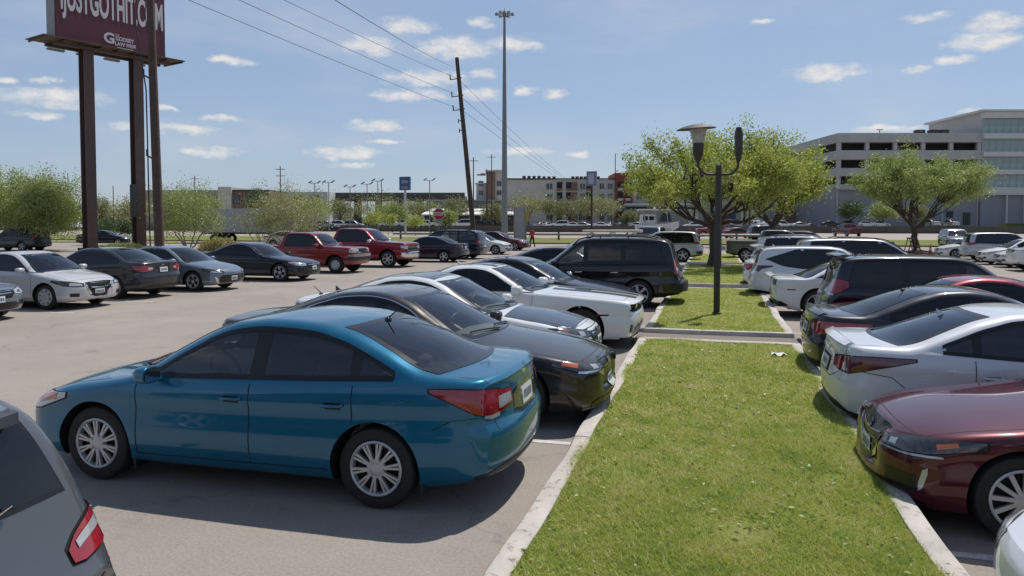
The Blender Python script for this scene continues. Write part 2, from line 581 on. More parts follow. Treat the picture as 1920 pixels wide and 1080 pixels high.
        for k in range(4):
            np.add.at(vn, s.F[:, k], unit * wgt)
        s.vn = vn / np.maximum(np.linalg.norm(vn, axis=1), 1e-9)[:, None]
        # a centroid test makes sure normals point outwards
        if (s.vn * (s.V - np.array([0, 0, .7]))).sum(1).mean() < 0:
            s.vn = -s.vn
            s.F = s.F[:, ::-1]
        s.bvh = BVHTree.FromPolygons(s.V.tolist(), s.F.tolist())
        s.row_of = np.concatenate([np.tile(np.arange(NR), NS), np.tile(np.arange(NR), NS)[on == False]])
        s.keep = np.ones(len(s.F), bool)
        s.Vc = s.V.copy()

    # profile helpers (body length coordinate xb = 0 at the nose)
    def at(s, arr, xb):
        return float(np.interp(xb, s.X, arr))
    def cast(s, o, d):
        loc, n, i, dist = s.bvh.ray_cast(Vector(o), Vector(d))
        if loc is None:
            return None
        f = s.F[i]
        w = poly_3d_calc([Vector(s.V[k]) for k in f], loc)
        nn = sum((Vector(s.vn[k]) * wk for k, wk in zip(f, w)), Vector())
        if nn.length < 1e-6:
            nn = n
        nn.normalize()
        return loc, nn
    def side(s, sg, xb, z):
        return ((s.L / 2 - xb, sg * 3, z), (0, -sg, 0))
    def topray(s, xb, y):
        return ((s.L / 2 - xb, y, 4), (0, 0, -1))
    def endray(s, end, y, z):
        return ((end * (s.L / 2 + 2), y, z), (-end, 0, 0))
    def wrap(s, end, sg, u, z):
        """Perimeter coordinate: 0 at the centre of the front (+1) or rear (-1), growing round the corner."""
        yc = s.Wmax - 0.42; rr = 0.42
        arc = rr * math.pi / 2
        hx = s.L / 2 - 0.40
        if u <= yc:
            return ((end * (s.L / 2 + 1), sg * u, z), (-end, 0, 0))
        if u <= yc + arc:
            a = (u - yc) / rr
            return ((end * (hx + 3 * math.cos(a)), sg * (yc + 3 * math.sin(a)), z), (-end * math.cos(a), -sg * math.sin(a), 0))
        return ((end * (hx - (u - yc - arc)), sg * 3, z), (0, -sg, 0))

    def grid_mesh(s, name, rays, off, mat, parent, flip=False, skirt=0.0):
        nu, nv = len(rays), len(rays[0])
        V = []; N = []; ok = []
        for i in range(nu):
            for j in range(nv):
                h = s.cast(*rays[i][j])
                if h is None:
                    V.append(Vector((0, 0, 0))); N.append(Vector((0, 0, 1))); ok.append(False)
                else:
                    V.append(h[0] + h[1] * off); N.append(h[1]); ok.append(True)
        F = []
        for i in range(nu - 1):
            for j in range(nv - 1):
                q = (i * nv + j, (i + 1) * nv + j, (i + 1) * nv + j + 1, i * nv + j + 1)
                if all(ok[k] for k in q):
                    F.append(q)
        if not F:
            return None
        q = F[len(F) // 2]
        nn = (V[q[1]] - V[q[0]]).cross(V[q[3]] - V[q[0]])
        if nn.dot(N[q[0]]) < 0:
            F = [f[::-1] for f in F]
        if skirt:
            ring = [(i, 0) for i in range(nu)] + [(nu - 1, j) for j in range(1, nv)] + [(i, nv - 1) for i in range(nu - 2, -1, -1)] + [(0, j) for j in range(nv - 2, 0, -1)]
            base = len(V)
            for i, j in ring:
                k = i * nv + j
                V.append(V[k] - N[k] * skirt); N.append(N[k])
            m = len(ring)
            for t in range(m):
                a = ring[t][0] * nv + ring[t][1]; b = ring[(t + 1) % m][0] * nv + ring[(t + 1) % m][1]
                if ok[a] and ok[b]:
                    F.append((a, b, base + (t + 1) % m, base + t))
        us_ = sorted({i for f in F for i in f}); rm = {k: i for i, k in enumerate(us_)}
        V = [V[k] for k in us_]; N = [N[k] for k in us_]; F = [tuple(rm[i] for i in f) for f in F]
        me = mesh_from(name, V, F)
        o = link(name, me, parent, mat)
        me.shade_smooth()
        me.normals_split_custom_set_from_vertices([tuple(n) for n in N])
        return o

    def wrap_patch(s, name, end, sg, pts, mat, parent, off=0.004, nz=4, du=0.04, skirt=0.012):
        """pts: (u, z_low, z_high) along the perimeter."""
        lo = [(p[0], p[1]) for p in pts]; hi = [(p[0], p[2]) for p in pts]
        u0, u1 = pts[0][0], pts[-1][0]
        us = sorted(set([p[0] for p in pts] + list(np.linspace(u0, u1, max(2, int((u1 - u0) / du) + 1)))))
        rays = []
        for u in us:
            a = np.interp(u, [p[0] for p in lo], [p[1] for p in lo]); b = np.interp(u, [p[0] for p in hi], [p[1] for p in hi])
            rays.append([s.wrap(end, sg, u, a + (b - a) * k / nz) for k in range(nz + 1)])
        return s.grid_mesh(name, rays, off, mat, parent, skirt=skirt)

    def centre_patch(s, name, end, pts, mat, parent, off=0.004, nz=4, du=0.05, skirt=0.012):
        """Symmetric piece across the nose or tail: pts as for wrap_patch, mirrored."""
        full = [(-p[0], p[1], p[2]) for p in reversed(pts)] + list(pts)
        us = sorted(set([p[0] for p in full] + list(np.linspace(full[0][0], full[-1][0], max(3, int((full[-1][0] - full[0][0]) / du) + 1)))))
        rays = []
        for u in us:
            a = np.interp(abs(u), [p[0] for p in pts], [p[1] for p in pts]); b = np.interp(abs(u), [p[0] for p in pts], [p[2] for p in pts])
            rays.append([s.wrap(end, 1 if u >= 0 else -1, abs(u), a + (b - a) * k / nz) for k in range(nz + 1)])
        return s.grid_mesh(name, rays, off, mat, parent, skirt=skirt)

    def side_patch(s, name, sg, pts, mat, parent, off=0.003, nz=4, dx=0.06, skirt=0.0):
        """pts: (xb, z_low, z_high)."""
        xs = sorted(set([p[0] for p in pts] + list(np.linspace(pts[0][0], pts[-1][0], max(2, int((pts[-1][0] - pts[0][0]) / dx) + 1)))))
        rays = []
        for x in xs:
            a = np.interp(x, [p[0] for p in pts], [p[1] for p in pts]); b = np.interp(x, [p[0] for p in pts], [p[2] for p in pts])
            rays.append([s.side(sg, x, a + (b - a) * k / nz) for k in range(nz + 1)])
        return s.grid_mesh(name, rays, off, mat, parent, skirt=skirt)

    def ribbon(s, name, rays, width, off, mat, parent):
        hits = [s.cast(*r) for r in rays]
        hits = [h for h in hits if h is not None]
        if len(hits) < 2:
            return None
        V = []; F = []; N = []
        for i, (p, n) in enumerate(hits):
            a = hits[max(i - 1, 0)][0]; b = hits[min(i + 1, len(hits) - 1)][0]
            t = (b - a).normalized(); w = t.cross(n)
            if w.length < 1e-6:
                w = Vector((0, 0, 1))
            w.normalize()
            V += [p + n * off - w * width / 2, p + n * off + w * width / 2]; N += [n, n]
        for i in range(len(hits) - 1):
            F.append((2 * i, 2 * i + 1, 2 * i + 3, 2 * i + 2))
        me = mesh_from(name, V, F)
        o = link(name, me, parent, mat)
        me.shade_smooth()
        me.normals_split_custom_set_from_vertices([tuple(n) for n in N])
        return o

    def arch(s, xb, zc, rad):
        """Cut a round wheel opening on both sides; vertices near it snap onto the circle."""
        cx = s.L / 2 - xb
        d = np.hypot(s.Vc[:, 0] - cx, s.Vc[:, 2] - zc)
        row = s.row_of
        side = (row >= s.r_sill) & (row <= s.r_up)
        ins = (d < rad) & side
        fin = ins[s.F]
        allin = fin.all(1)
        under = (s.fr < s.r_sill) & (np.abs(s.V[s.F].mean(1)[:, 1]) > 0.45 * s.Wmax) & (np.hypot(s.V[s.F].mean(1)[:, 0] - cx, s.V[s.F].mean(1)[:, 2] - zc) < rad)
        s.keep &= ~(allin | under)
        used = np.unique(s.F[s.keep & fin.any(1)])
        mv = used[ins[used]]
        for v in mv:
            p = s.Vc[v]
            k = rad / max(math.hypot(p[0] - cx, p[2] - zc), 1e-4)
            nx, nz = cx + (p[0] - cx) * k, zc + (p[2] - zc) * k
            sg = 1 if p[1] > 0 else -1
            h = s.cast((nx, sg * 3, nz), (0, -sg, 0))
            s.Vc[v] = (nx, h[0].y if h else p[1], nz)
    def flare(s, xb, zc, rad, wid, amt):
        cx = s.L / 2 - xb
        d = np.hypot(s.Vc[:, 0] - cx, s.Vc[:, 2] - zc)
        m = (s.row_of >= s.r_sill) & (s.row_of <= s.r_belt)
        k = np.where(m & (d < rad + wid), np.clip(1 - (d - rad) / wid, 0, 1), 0)
        for A in (s.V, s.Vc):
            A[:, 1] += np.sign(A[:, 1]) * amt * k * k * (3 - 2 * k)

    def submesh(s, name, fmask, mat, parent, black=None):
        F = s.F[fmask]
        if len(F) == 0:
            return None
        used = np.unique(F)
        remap = np.full(len(s.Vc), -1); remap[used] = np.arange(len(used))
        me = bpy.data.meshes.new(name)
        me.from_pydata(s.Vc[used].tolist(), [], remap[F].tolist())
        mats = [mat]
        if black is not None:
            mats.append(M_BLACK)
            me.polygons.foreach_set('material_index', black[fmask].astype(int))
        o = link(name, me, parent, mats)
        me.shade_smooth()
        me.normals_split_custom_set_from_vertices(s.vn[used].tolist())
        return o


def rim_mesh(r, style, mat_i=0):
    """Wheel face at y = 0 looking towards -Y, radius r."""
    mb = MB()
    mb.lathe([(r, .03), (r, -.004), (r - .012, -.012), (r - .022, -.004), (r - .03, .035)], 36, 'Y')
    mb.lathe([(.001, -.004), (.03, -.006), (.055, .0), (.06, .03)], 16, 'Y')
    def spoke(a, w0, w1, r0=.04, r1=None, y0=.0, y1=.0, d=.03):
        r1 = r1 or r - .015
        c, s_ = math.cos(a), math.sin(a)
        V = []
        for rr_, ww, yy in ((r0, w0, y0), (r1, w1, y1)):
            for q, yo in ((-1, 0), (1, 0), (1, d), (-1, d)):
                t = q * ww / 2
                V.append((rr_ * c - t * s_, yy + yo, rr_ * s_ + t * c))
        mb.add(V, [(0, 1, 5, 4), (1, 2, 6, 5), (2, 3, 7, 6), (3, 0, 4, 7), (0, 3, 2, 1), (4, 5, 6, 7)])
    if style == 'multi':                       # pairs of thin spokes
        for k in range(10):
            a = 2 * math.pi * k / 10
            spoke(a - .085, .013, .020, r0=.05); spoke(a + .085, .013, .020, r0=.05)
            spoke(a, .03, .02, r0=.04, r1=r * .5)
        mb.lathe([(.03, -.003), (.075, .004), (.08, .03)], 20, 'Y')
        for k in range(5):
            a = 2 * math.pi * k / 5 + .3
            mb.lathe([(.001, -.012), (.012, -.010), (.013, .01)], 8, 'Y', c=(.062 * math.cos(a), 0, .062 * math.sin(a)))
    elif style == 'five':
        for k in range(5):
            a = 2 * math.pi * k / 5 + .31
            spoke(a, .075, .055)
    elif style == 'split':
        for k in range(5):
            a = 2 * math.pi * k / 5 + .31
            spoke(a - .13, .035, .03); spoke(a + .13, .035, .03)
            spoke(a, .08, .05, r1=r * .5)
    elif style == 'six':
        for k in range(6):
            a = 2 * math.pi * k / 6 + .2
            spoke(a, .06, .075)
            spoke(a, .05, .03, y0=-.008, y1=-.004)
        mb.lathe([(.001, -.015), (.06, -.012), (.07, .02)], 18, 'Y')
    elif style == 'cap':                       # full wheel cover with slots
        mb.lathe([(.05, -.006), (r * .5, -.012), (r * .62, -.006)], 28, 'Y')
        for k in range(8):
            spoke(2 * math.pi * k / 8, .085, .10, r0=r * .58, d=.02)
    else:                                      # 'thin': many single spokes
        for k in range(12):
            spoke(2 * math.pi * k / 12, .03, .035)
    return mb

WHEEL_CACHE = {}
def wheel_meshes(R_, r, wid, style):
    k = (R_, r, wid, style)
    if k not in WHEEL_CACHE:
        t = MB()
        sh = R_ - r
        t.lathe([(r - .02, wid * .9), (r, .012), (r + sh * .12, -.002), (r + sh * .5, -.010), (r + sh * .85, .004), (R_ - .006, .022), (R_, .05),
                 (R_, wid * .5), (R_, wid - .05), (R_ - .006, wid - .02), (r + sh * .5, wid), (r, wid * .95)], 40, 'Y')
        tm = t.mesh('tyre'); tm.materials.append(M_TYRE); tm.shade_smooth(); tm.set_sharp_from_angle(angle=R(35))
        b = rim_mesh(r, style)
        rm = b.mesh('rim'); rm.materials.append(M_ALLOY); rm.shade_smooth(); rm.set_sharp_from_angle(angle=R(30))
        d = MB()
        d.lathe([(.001, .055), (r - .02, .05), (r - .015, .03)], 24, 'Y')  # dark back disc, painted in for the shade between the spokes
        dm = d.mesh('spoke_gap_shade'); dm.materials.append(M_SEAM)
        h = MB(); h.lathe([(r - .02, .06), (r - .05, .058), (.07, .05), (.06, .02)], 24, 'Y')
        WHEEL_CACHE[k] = (tm, rm, dm)
    return WHEEL_CACHE[k]

def add_wheels(root, sp, sh, detail=True):
    R_, r, wid = sp.get('R', .325), sp.get('rim', .215), sp.get('wt', .21)
    tm, rm, dm = wheel_meshes(R_, r, wid, sp.get('style', 'split'))
    for xb in (sp['xf'], sp['xr']):
        for sg in (1, -1):
            h = sh.cast(*sh.side(sg, xb, min(R_ * 2 + .10, .86)))
            yy = abs(h[0].y) if h else sh.Wmax
            yy = min(yy, sh.Wmax) - sp.get('inset', .03)
            w = empty('wheel', (sh.L / 2 - xb, sg * yy, R_))
            w.parent = root
            w.rotation_euler = (0, 0, math.pi if sg > 0 else 0)
            ang = rng.uniform(0, 6.28)
            for nm, me in (('tyre', tm), ('rim', rm), ('spoke_gap_shade', dm)):
                o = bpy.data.objects.new(nm, me); COL.objects.link(o); o.parent = w
                if nm == 'rim':
                    o.rotation_euler = (0, ang, 0)
                    if sp.get('rimmat'):
                        o.material_slots[0].link = 'OBJECT'; o.material_slots[0].material = sp['rimmat']

def build_car(name, sp, loc, heading, label, cat, pm, group=None):
    """Vehicle: heading is the direction of the nose, in degrees from world +X."""
    root = empty(name, loc, R(heading))
    tag(root, label, cat, group)
    sh = Shell(sp)
    L = sh.L
    lod = sp.get('lod', 1)
    R_ = sp.get('R', .325)
    ar = sp.get('arch', R_ + .05)
    fl = sp.get('flare', 0.012)
    for xb in (sp['xf'], sp['xr']):
        sh.flare(xb, R_, ar, .10, fl)
    if fl:
        sh.bvh = BVHTree.FromPolygons(sh.V.tolist(), sh.F.tolist())
    for xb in (sp['xf'], sp['xr']):
        sh.arch(xb, R_ * 1.0, ar)
    # ---- glass openings
    mt, mb_ = sp.get('mt', .055), sp.get('mb', .02)
    x0, x1 = sp['dlo']
    cuts = sp.get('cuts', [])                   # (x, z) pairs: upper limit line segments
    def up(x):
        z = sh.at(sh.ze, x) - mt
        for (xa, za), (xb2, zb2) in cuts:
            if min(xa, xb2) <= x <= max(xa, xb2) or (x > max(xa, xb2) and sp.get('cutext', True) and xa < xb2) :
                z = min(z, za + (zb2 - za) * (x - xa) / (xb2 - xa))
        return z
    lows = sp.get('lows')
    lowf = pchip(lows) if lows else None
    def lo(x):
        z = sh.at(sh.zb, x) + mb_
        return max(z, float(lowf(x))) if lowf else z
    wsb, wst = sp['ws']                         # windscreen base and head on the centre line
    wss = sp.get('wsm', .045)
    inter = sp.get('interior', False)
    def ws_point(s_, t, a, b, k, mg):
        # s_ 0..1 from base to head, t -1..1 across
        xb = a + (b - a) * s_
        y = 0.5
        for _ in range(6):
            xx = xb + k * (t * y / sh.Wmax) ** 2
            y = sh.at(sh.y2, xx) + .02 - mg
        return xb + k * (t * y / sh.Wmax) ** 2, t * y
    def screen(name, a, b, k, mg, mat, off, nu=9, nv=14, rear=False, s0=0.0, s1=1.0):
        rays = []
        for i in range(nu):
            row = []
            for j in range(nv):
                s_ = s0 + (s1 - s0) * i / (nu - 1)
                x, y = ws_point(s_, -1 + 2 * j / (nv - 1), a, b, k, mg)
                row.append(sh.topray(x, y))
            rays.append(row)
        return sh.grid_mesh(name, rays, off, mat, root)
    kf = sp.get('kf', .28) * .9; kr = sp.get('kr', .30) * .9
    glass_front = M_GLASS if inter else M_DGLASS
    gm = sp.get('glass', M_TINT if inter else M_DGLASS)
    if inter:
        c = sh.V[sh.F].mean(1)
        xb = L / 2 - c[:, 0]
        up_row = (sh.fr >= sh.r_belt) & (sh.fr <= sh.r_up + 2)
        xs_ = np.linspace(x0, x1, 60)
        U = np.interp(xb, xs_, [up(x) for x in xs_]); Lw = np.interp(xb, xs_, [lo(x) for x in xs_])
        hole = up_row & (xb > x0 + .02) & (xb < x1 - .02) & (c[:, 2] < U - .012) & (c[:, 2] > Lw + .012)
        pil = np.zeros(len(c), bool)
        for p0, p1 in sp['panes_gap']:
            pil |= (xb > p0) & (xb < p1)
        hole &= ~pil
        tt = (c[:, 1] / sh.Wmax) ** 2
        xs2 = xb - kf * tt
        y2 = np.interp(xb, sh.X, sh.y2)
        hole |= (sh.fr >= sh.r_up) & (xs2 > wsb + .05) & (xs2 < wst - .05) & (np.abs(c[:, 1]) < y2 + .02 - wss - .03)
        if sp.get('bl'):
            xr2 = xb + kr * tt
            hole |= (sh.fr >= sh.r_up) & (xr2 > sp['bl'][1] + .05) & (xr2 < sp['bl'][0] - .05) & (np.abs(c[:, 1]) < y2 + .02 - sp.get('blm', .07) - .03)
        sh.keep &= ~hole
    # ---- body, doors
    up_faces = np.ones(len(sh.F), bool)
    xbF = L / 2 - sh.V[sh.F].mean(1)[:, 0]
    clad = sp.get('clad', 0)
    black = (sh.fr < sh.r_sill + clad)
    used = sh.keep.copy()
    doors = sp.get('doors', [])
    if lod >= 1:
        for sg in (1, -1):
            for a, b in zip(doors[:-1], doors[1:]):
                m = used & (sh.fside == sg) & (sh.fr >= sh.r_sill + max(2, clad)) & (sh.fr < sh.r_belt) & (xbF > a) & (xbF < b)
                # bounds follow stations exactly because door edges are stations
                d = sh.submesh('door', m, pm, root)
                used &= ~m
                if d is None:
                    continue
                hz = sp.get('hz', .80)
                hx = b - .16
                h = sh.cast(*sh.side(sg, hx, hz))
                if h:
                    p, n = h
                    hb = MB()
                    hb.tube([(p.x + .09, p.y + sg * .004, p.z), (p.x + .075, p.y + sg * .03, p.z), (p.x - .075, p.y + sg * .03, p.z + .004), (p.x - .09, p.y + sg * .004, p.z + .004)], [.012, .014, .014, .012], 8)
                    hb.build('handle', sp.get('handle_mat', pm), d, smooth=60)
                    cup = MB(); cup.box((p.x, p.y + sg * .001, p.z - .005), (.13, .004, .05))
                    cup.build('handle_recess', M_TRIM if lod >= 2 else pm, d)
    body = sh.submesh('body', used, pm, root, black)
    # ---- wheel wells, and a black box added inside the body to block light
    wl = MB()
    for xb in (sp['xf'], sp['xr']):
        for sg in (1, -1):
            V = []; F = []
            n = 26
            pts = []
            for k in range(n + 1):
                a = math.pi * (-.12 + 1.24 * k / n)
                x = xb - ar * math.cos(a); z = R_ + ar * math.sin(a)
                h = sh.cast(*sh.side(sg, x, z))
                if h and z > .12:
                    pts.append((L / 2 - x, h[0].y, z))
            if len(pts) > 3:
                for (x, y, z) in pts:
                    cx = L / 2 - xb
                    V += [(x, y + sg * .001, z), (x, y - sg * .35, z)]
                for k in range(len(pts) - 1):
                    F.append((2 * k, 2 * k + 1, 2 * k + 3, 2 * k + 2))
                wl.add(V, F)
    wy = sh.Wmax - .30
    x_f = L / 2 - sp['xf']; x_r = L / 2 - sp['xr']
    zf = sp.get('uz', .22)
    wl.box(((x_f + x_r) / 2, 0, zf + .11), (x_f - x_r + 2 * ar + .5, 2 * wy, .26))
    wl.build('well_liner_light_block', M_SEAM, root)
    # ---- glass
    for sg in (1, -1):
        panes = sp['panes']
        xs = sorted(set(list(np.linspace(x0, x1, 40))))
        # black surround behind the panes
        def strip(nm, fa, fb, mat, off, a=x0, b=x1, n=30, nz=2):
            rays = [[sh.side(sg, x, fa(x) + (fb(x) - fa(x)) * k / nz) for k in range(nz + 1)] for x in np.linspace(a, b, n)]
            return sh.grid_mesh(nm, rays, off, mat, root)
        if inter:
            strip('window_trim', lambda x: max(up(x) - .030, lo(x) - .004), lambda x: max(up(x) + .008, lo(x)), M_TRIM, .004, n=40)
            strip('window_trim', lambda x: lo(x) - .010, lambda x: min(lo(x) + .028, max(up(x) + .005, lo(x))), M_TRIM, .004, n=40)
            for p0, p1 in sp['panes_gap']:
                strip('pillar', lambda x: lo(x) - .006, lambda x: max(up(x), lo(x)), M_TRIM, .003, p0 - .025, p1 + .025, 5, 8)
        else:
            strip('window_trim', lambda x: lo(x) - .012, lambda x: max(up(x) + .010, lo(x)), M_TRIM, .002, n=40, nz=7)
        for pi, (p0, p1) in enumerate(panes):
            g = gm if not (inter and pi == 0) else sp.get('glass_front', M_GLASS)
            strip('window', lambda x: lo(x) + .006, lambda x: max(up(x) - .008, lo(x) + .006), g, .0035 if not inter else .002, p0, p1, max(6, int((p1 - p0) / .06)), 7)
        if sp.get('chrome_dlo'):
            rays = [sh.side(sg, x, max(up(x) + .012, lo(x))) for x in np.linspace(x0, x1, 44)]
            sh.ribbon('window_strip', rays, sp.get('chrome_w', .018), .006, M_CHROME, root)
    screen('windscreen_surround', wsb - .015, wst + .02, kf, wss - .015, M_TRIM, .002) if not inter else None
    if inter:
        for a0, a1 in ((0.0, .07), (.94, 1.0)):
            screen('windscreen_surround', wsb - .01, wst + .015, kf, wss - .012, M_TRIM, .0035, nu=3, s0=a0, s1=a1)
        for sg in (1, -1):
            rays = []
            for i in range(12):
                row = []
                for j in range(3):
                    x, y = ws_point(i / 11, sg * (1 - .075 * j / 2), wsb - .01, wst + .015, kf, wss - .012)
                    row.append(sh.topray(x, y))
                rays.append(row)
            sh.grid_mesh('windscreen_surround', rays, .0036, M_TRIM, root)
    screen('windscreen', wsb, wst, kf, wss, glass_front if sp.get('wsglass') is None else sp['wsglass'], .003 if inter else .004)
    if sp.get('bl'):
        a, b = sp['bl']                          # rear window: base x, head x (seen from above)
        bm_ = sp.get('blm', .07)
        if inter:
            for a0, a1 in ((-.03, .075), (.93, 1.02)):
                screen('rear_window_surround', a, b, -kr, bm_ - .016, M_TRIM, .0035, nu=3, s0=a0, s1=a1)
            for sg in (1, -1):
                rays = []
                for i in range(14):
                    row = []
                    for j in range(3):
                        x, y = ws_point(-.02 + 1.03 * i / 13, sg * (1 - .09 * j / 2), a, b, -kr, bm_ - .016)
                        row.append(sh.topray(x, y))
                    rays.append(row)
                sh.grid_mesh('rear_window_surround', rays, .0036, M_TRIM, root)
        else:
            screen('rear_window_surround', a + .02, b - .02, -kr, bm_ - .018, M_TRIM, .002)
        screen('rear_window', a, b, -kr, bm_, sp.get('glass_rear', M_TINT if inter else M_DGLASS), .003 if inter else .004)
    if sp.get('rw'):
        # upright rear window seen from behind: half width low, half width high, z low, z high
        w0, w1, z0, z1 = sp['rw']
        for nm, mg, mat, off in (('rear_window_surround', .02, M_TRIM, .002), ('rear_window', 0, M_DGLASS, .004)):
            rays = []
            for i in range(9):
                t = i / 8
                row = []
                for j in range(13):
                    q = -1 + 2 * j / 12
                    row.append(sh.endray(-1, q * (w0 + mg + (w1 - w0) * t), z0 - mg + (z1 + mg * .6 - z0 + mg) * t))
                rays.append(row)
            sh.grid_mesh(nm, rays, off, mat, root)
    # ---- seams
    if lod >= 1:
        mbs = []
        for sg in (1, -1):
            zl = FR[max(2, clad)]
            for xd in doors:
                zlo_ = sh.at(sh.zs, xd) + (sh.at(sh.zb, xd) - sh.at(sh.zs, xd)) * zl
                rays = [sh.side(sg, xd, z) for z in np.linspace(zlo_, sh.at(sh.zb, xd) + (.015 if xd != doors[0] else -.02), 18)
                        if math.hypot(xd - sp['xr'], z - R_) > ar + .004 and math.hypot(xd - sp['xf'], z - R_) > ar + .004]
                sh.ribbon('door_seam', rays, .009, .0012, M_SEAM, root)
            if doors:
                rays = [sh.side(sg, x, sh.at(sh.zs, x) + (sh.at(sh.zb, x) - sh.at(sh.zs, x)) * zl) for x in np.linspace(doors[0], doors[-1], 30)
                        if math.hypot(x - sp['xr'], .3 - R_) > ar + .004]
                sh.ribbon('door_seam', rays, .009, .0012, M_SEAM, root)
        hb = sp.get('hoodseam', True)
        nsh = lambda x, y: sp.get('kn', .26) * (abs(y) / sh.Wmax) ** 2.6 * max(0, 1 - x / .85) ** 2
        if hb:
            for sg in (1, -1):
                a, b = sp.get('hood', (.22, wsb - .05))
                rays = [sh.topray(x + nsh(x, sh.at(sh.y2, x)), sg * (sh.at(sh.y2, x) - .03)) for x in np.linspace(a, b, 22)]
                sh.ribbon('hood_seam', rays, .008, .0012, M_SEAM, root)
            a = sp.get('hood', (.22, 0))[0]
            rays = [sh.topray(a + nsh(a, y), y) for y in np.linspace(-sh.at(sh.y2, a) + .03, sh.at(sh.y2, a) - .03, 24)]
            sh.ribbon('hood_seam', rays, .008, .0012, M_SEAM, root)
        if sp.get('trunk'):
            a, b = sp['trunk']                   # deck seam from the rear window base to the tail
            for sg in (1, -1):
                rays = [sh.topray(x, sg * (sh.at(sh.y2, x) - .03)) for x in np.linspace(a, b, 14)]
                sh.ribbon('trunk_seam', rays, .008, .0012, M_SEAM, root)
    # ---- mirrors
    mx, mz = sp.get('mirror', (wsb + .40, sh.at(sh.zb, wsb + .40) + .05))
    for sg in (1, -1):
        h = sh.cast(*sh.side(sg, mx, sh.at(sh.zb, mx) - .01))
        if not h:
            continue
        p = h[0]
        ms = sp.get('mirror_size', 1.0)
        b = MB()
        nu, nv = 14, 10
        V = []; F = []
        for i in range(nv + 1):
            th = math.pi * i / nv
            for k in range(nu):
                a = 2 * math.pi * k / nu
                ex = lambda c_: math.copysign(abs(c_) ** .62, c_)
                X_ = ex(math.sin(th)) * ex(math.cos(a)); Y_ = ex(math.sin(th)) * ex(math.sin(a)); Z_ = ex(math.cos(th))
                xx = max(X_, -.35) * .10 * ms
                V.append((p.x + xx - .01, p.y + sg * (.13 * ms) + Y_ * .105 * ms, mz + Z_ * .068 * ms + .01))
        for i in range(nv):
            for k in range(nu):
                k2 = (k + 1) % nu
                F.append((i * nu + k, (i + 1) * nu + k, (i + 1) * nu + k2, i * nu + k2))
        b.add(V, F)
        b.tube([(p.x, p.y - sg * .02, mz - .05), (p.x - .01, p.y + sg * .10, mz - .025)], [.028, .022], 6)
        mo = b.build('mirror', sp.get('mirror_mat', pm), root, smooth=50)
        if lod >= 2:
            g = MB(); g.box((p.x - .052 * ms, p.y + sg * .13 * ms, mz + .01), (.004, .17 * ms, .105 * ms))
            g.build('mirror_glass', M_MIRROR, mo)
    # ---- face pieces
    for it in sp.get('front', []):
        face_piece(sh, root, 1, it)
    for it in sp.get('rear', []):
        face_piece(sh, root, -1, it)
    for it in sp.get('extra', []):
        it(sh, root, pm)
    add_wheels(root, sp, sh)
    if inter:
        cabin(sh, root, sp, wsb)
    return root, sh

def face_piece(sh, root, end, it):
    kind, nm, mat = it[0], it[1], it[2]
    if kind == 'c':
        o = sh.centre_patch(nm, end, it[3], mat, root, *(it[4:5] or (.004,)))
    elif kind == 'w':
        for sg in (1, -1):
            if nm in ('headlight', 'tail_light') and sh.sp.get('lod', 1) > 0:
                p = it[3]
                q = [(p[0][0] - .012, p[0][1] - .009, p[0][2] + .009)] + [(a, b - .010, c + .010) for a, b, c in p[1:-1]] + [(p[-1][0] + .016, p[-1][1] - .006, p[-1][2] + .006)]
                sh.wrap_patch('lamp_seal', end, sg, q, M_SEAM, root, .002, skirt=.004)
            o = sh.wrap_patch(nm, end, sg, it[3], mat, root, *(it[4:5] or (.004,)))
    elif kind == 'plate':
        z0, z1 = it[3]
        o = sh.centre_patch(nm, end, [(0, z0, z1), (.155, z0, z1)], mat, root, .012, skirt=.02)
        if o:
            for k in range(6):
                u = -.105 + .042 * k
                rays = [[sh.wrap(end, 1 if uu >= 0 else -1, abs(uu), zz) for zz in np.linspace(z0 + .035, z1 - .035, 3)] for uu in (u - .012, u + .012)]
                sh.grid_mesh('plate_character', rays, .0135, M_PLATEC, o)

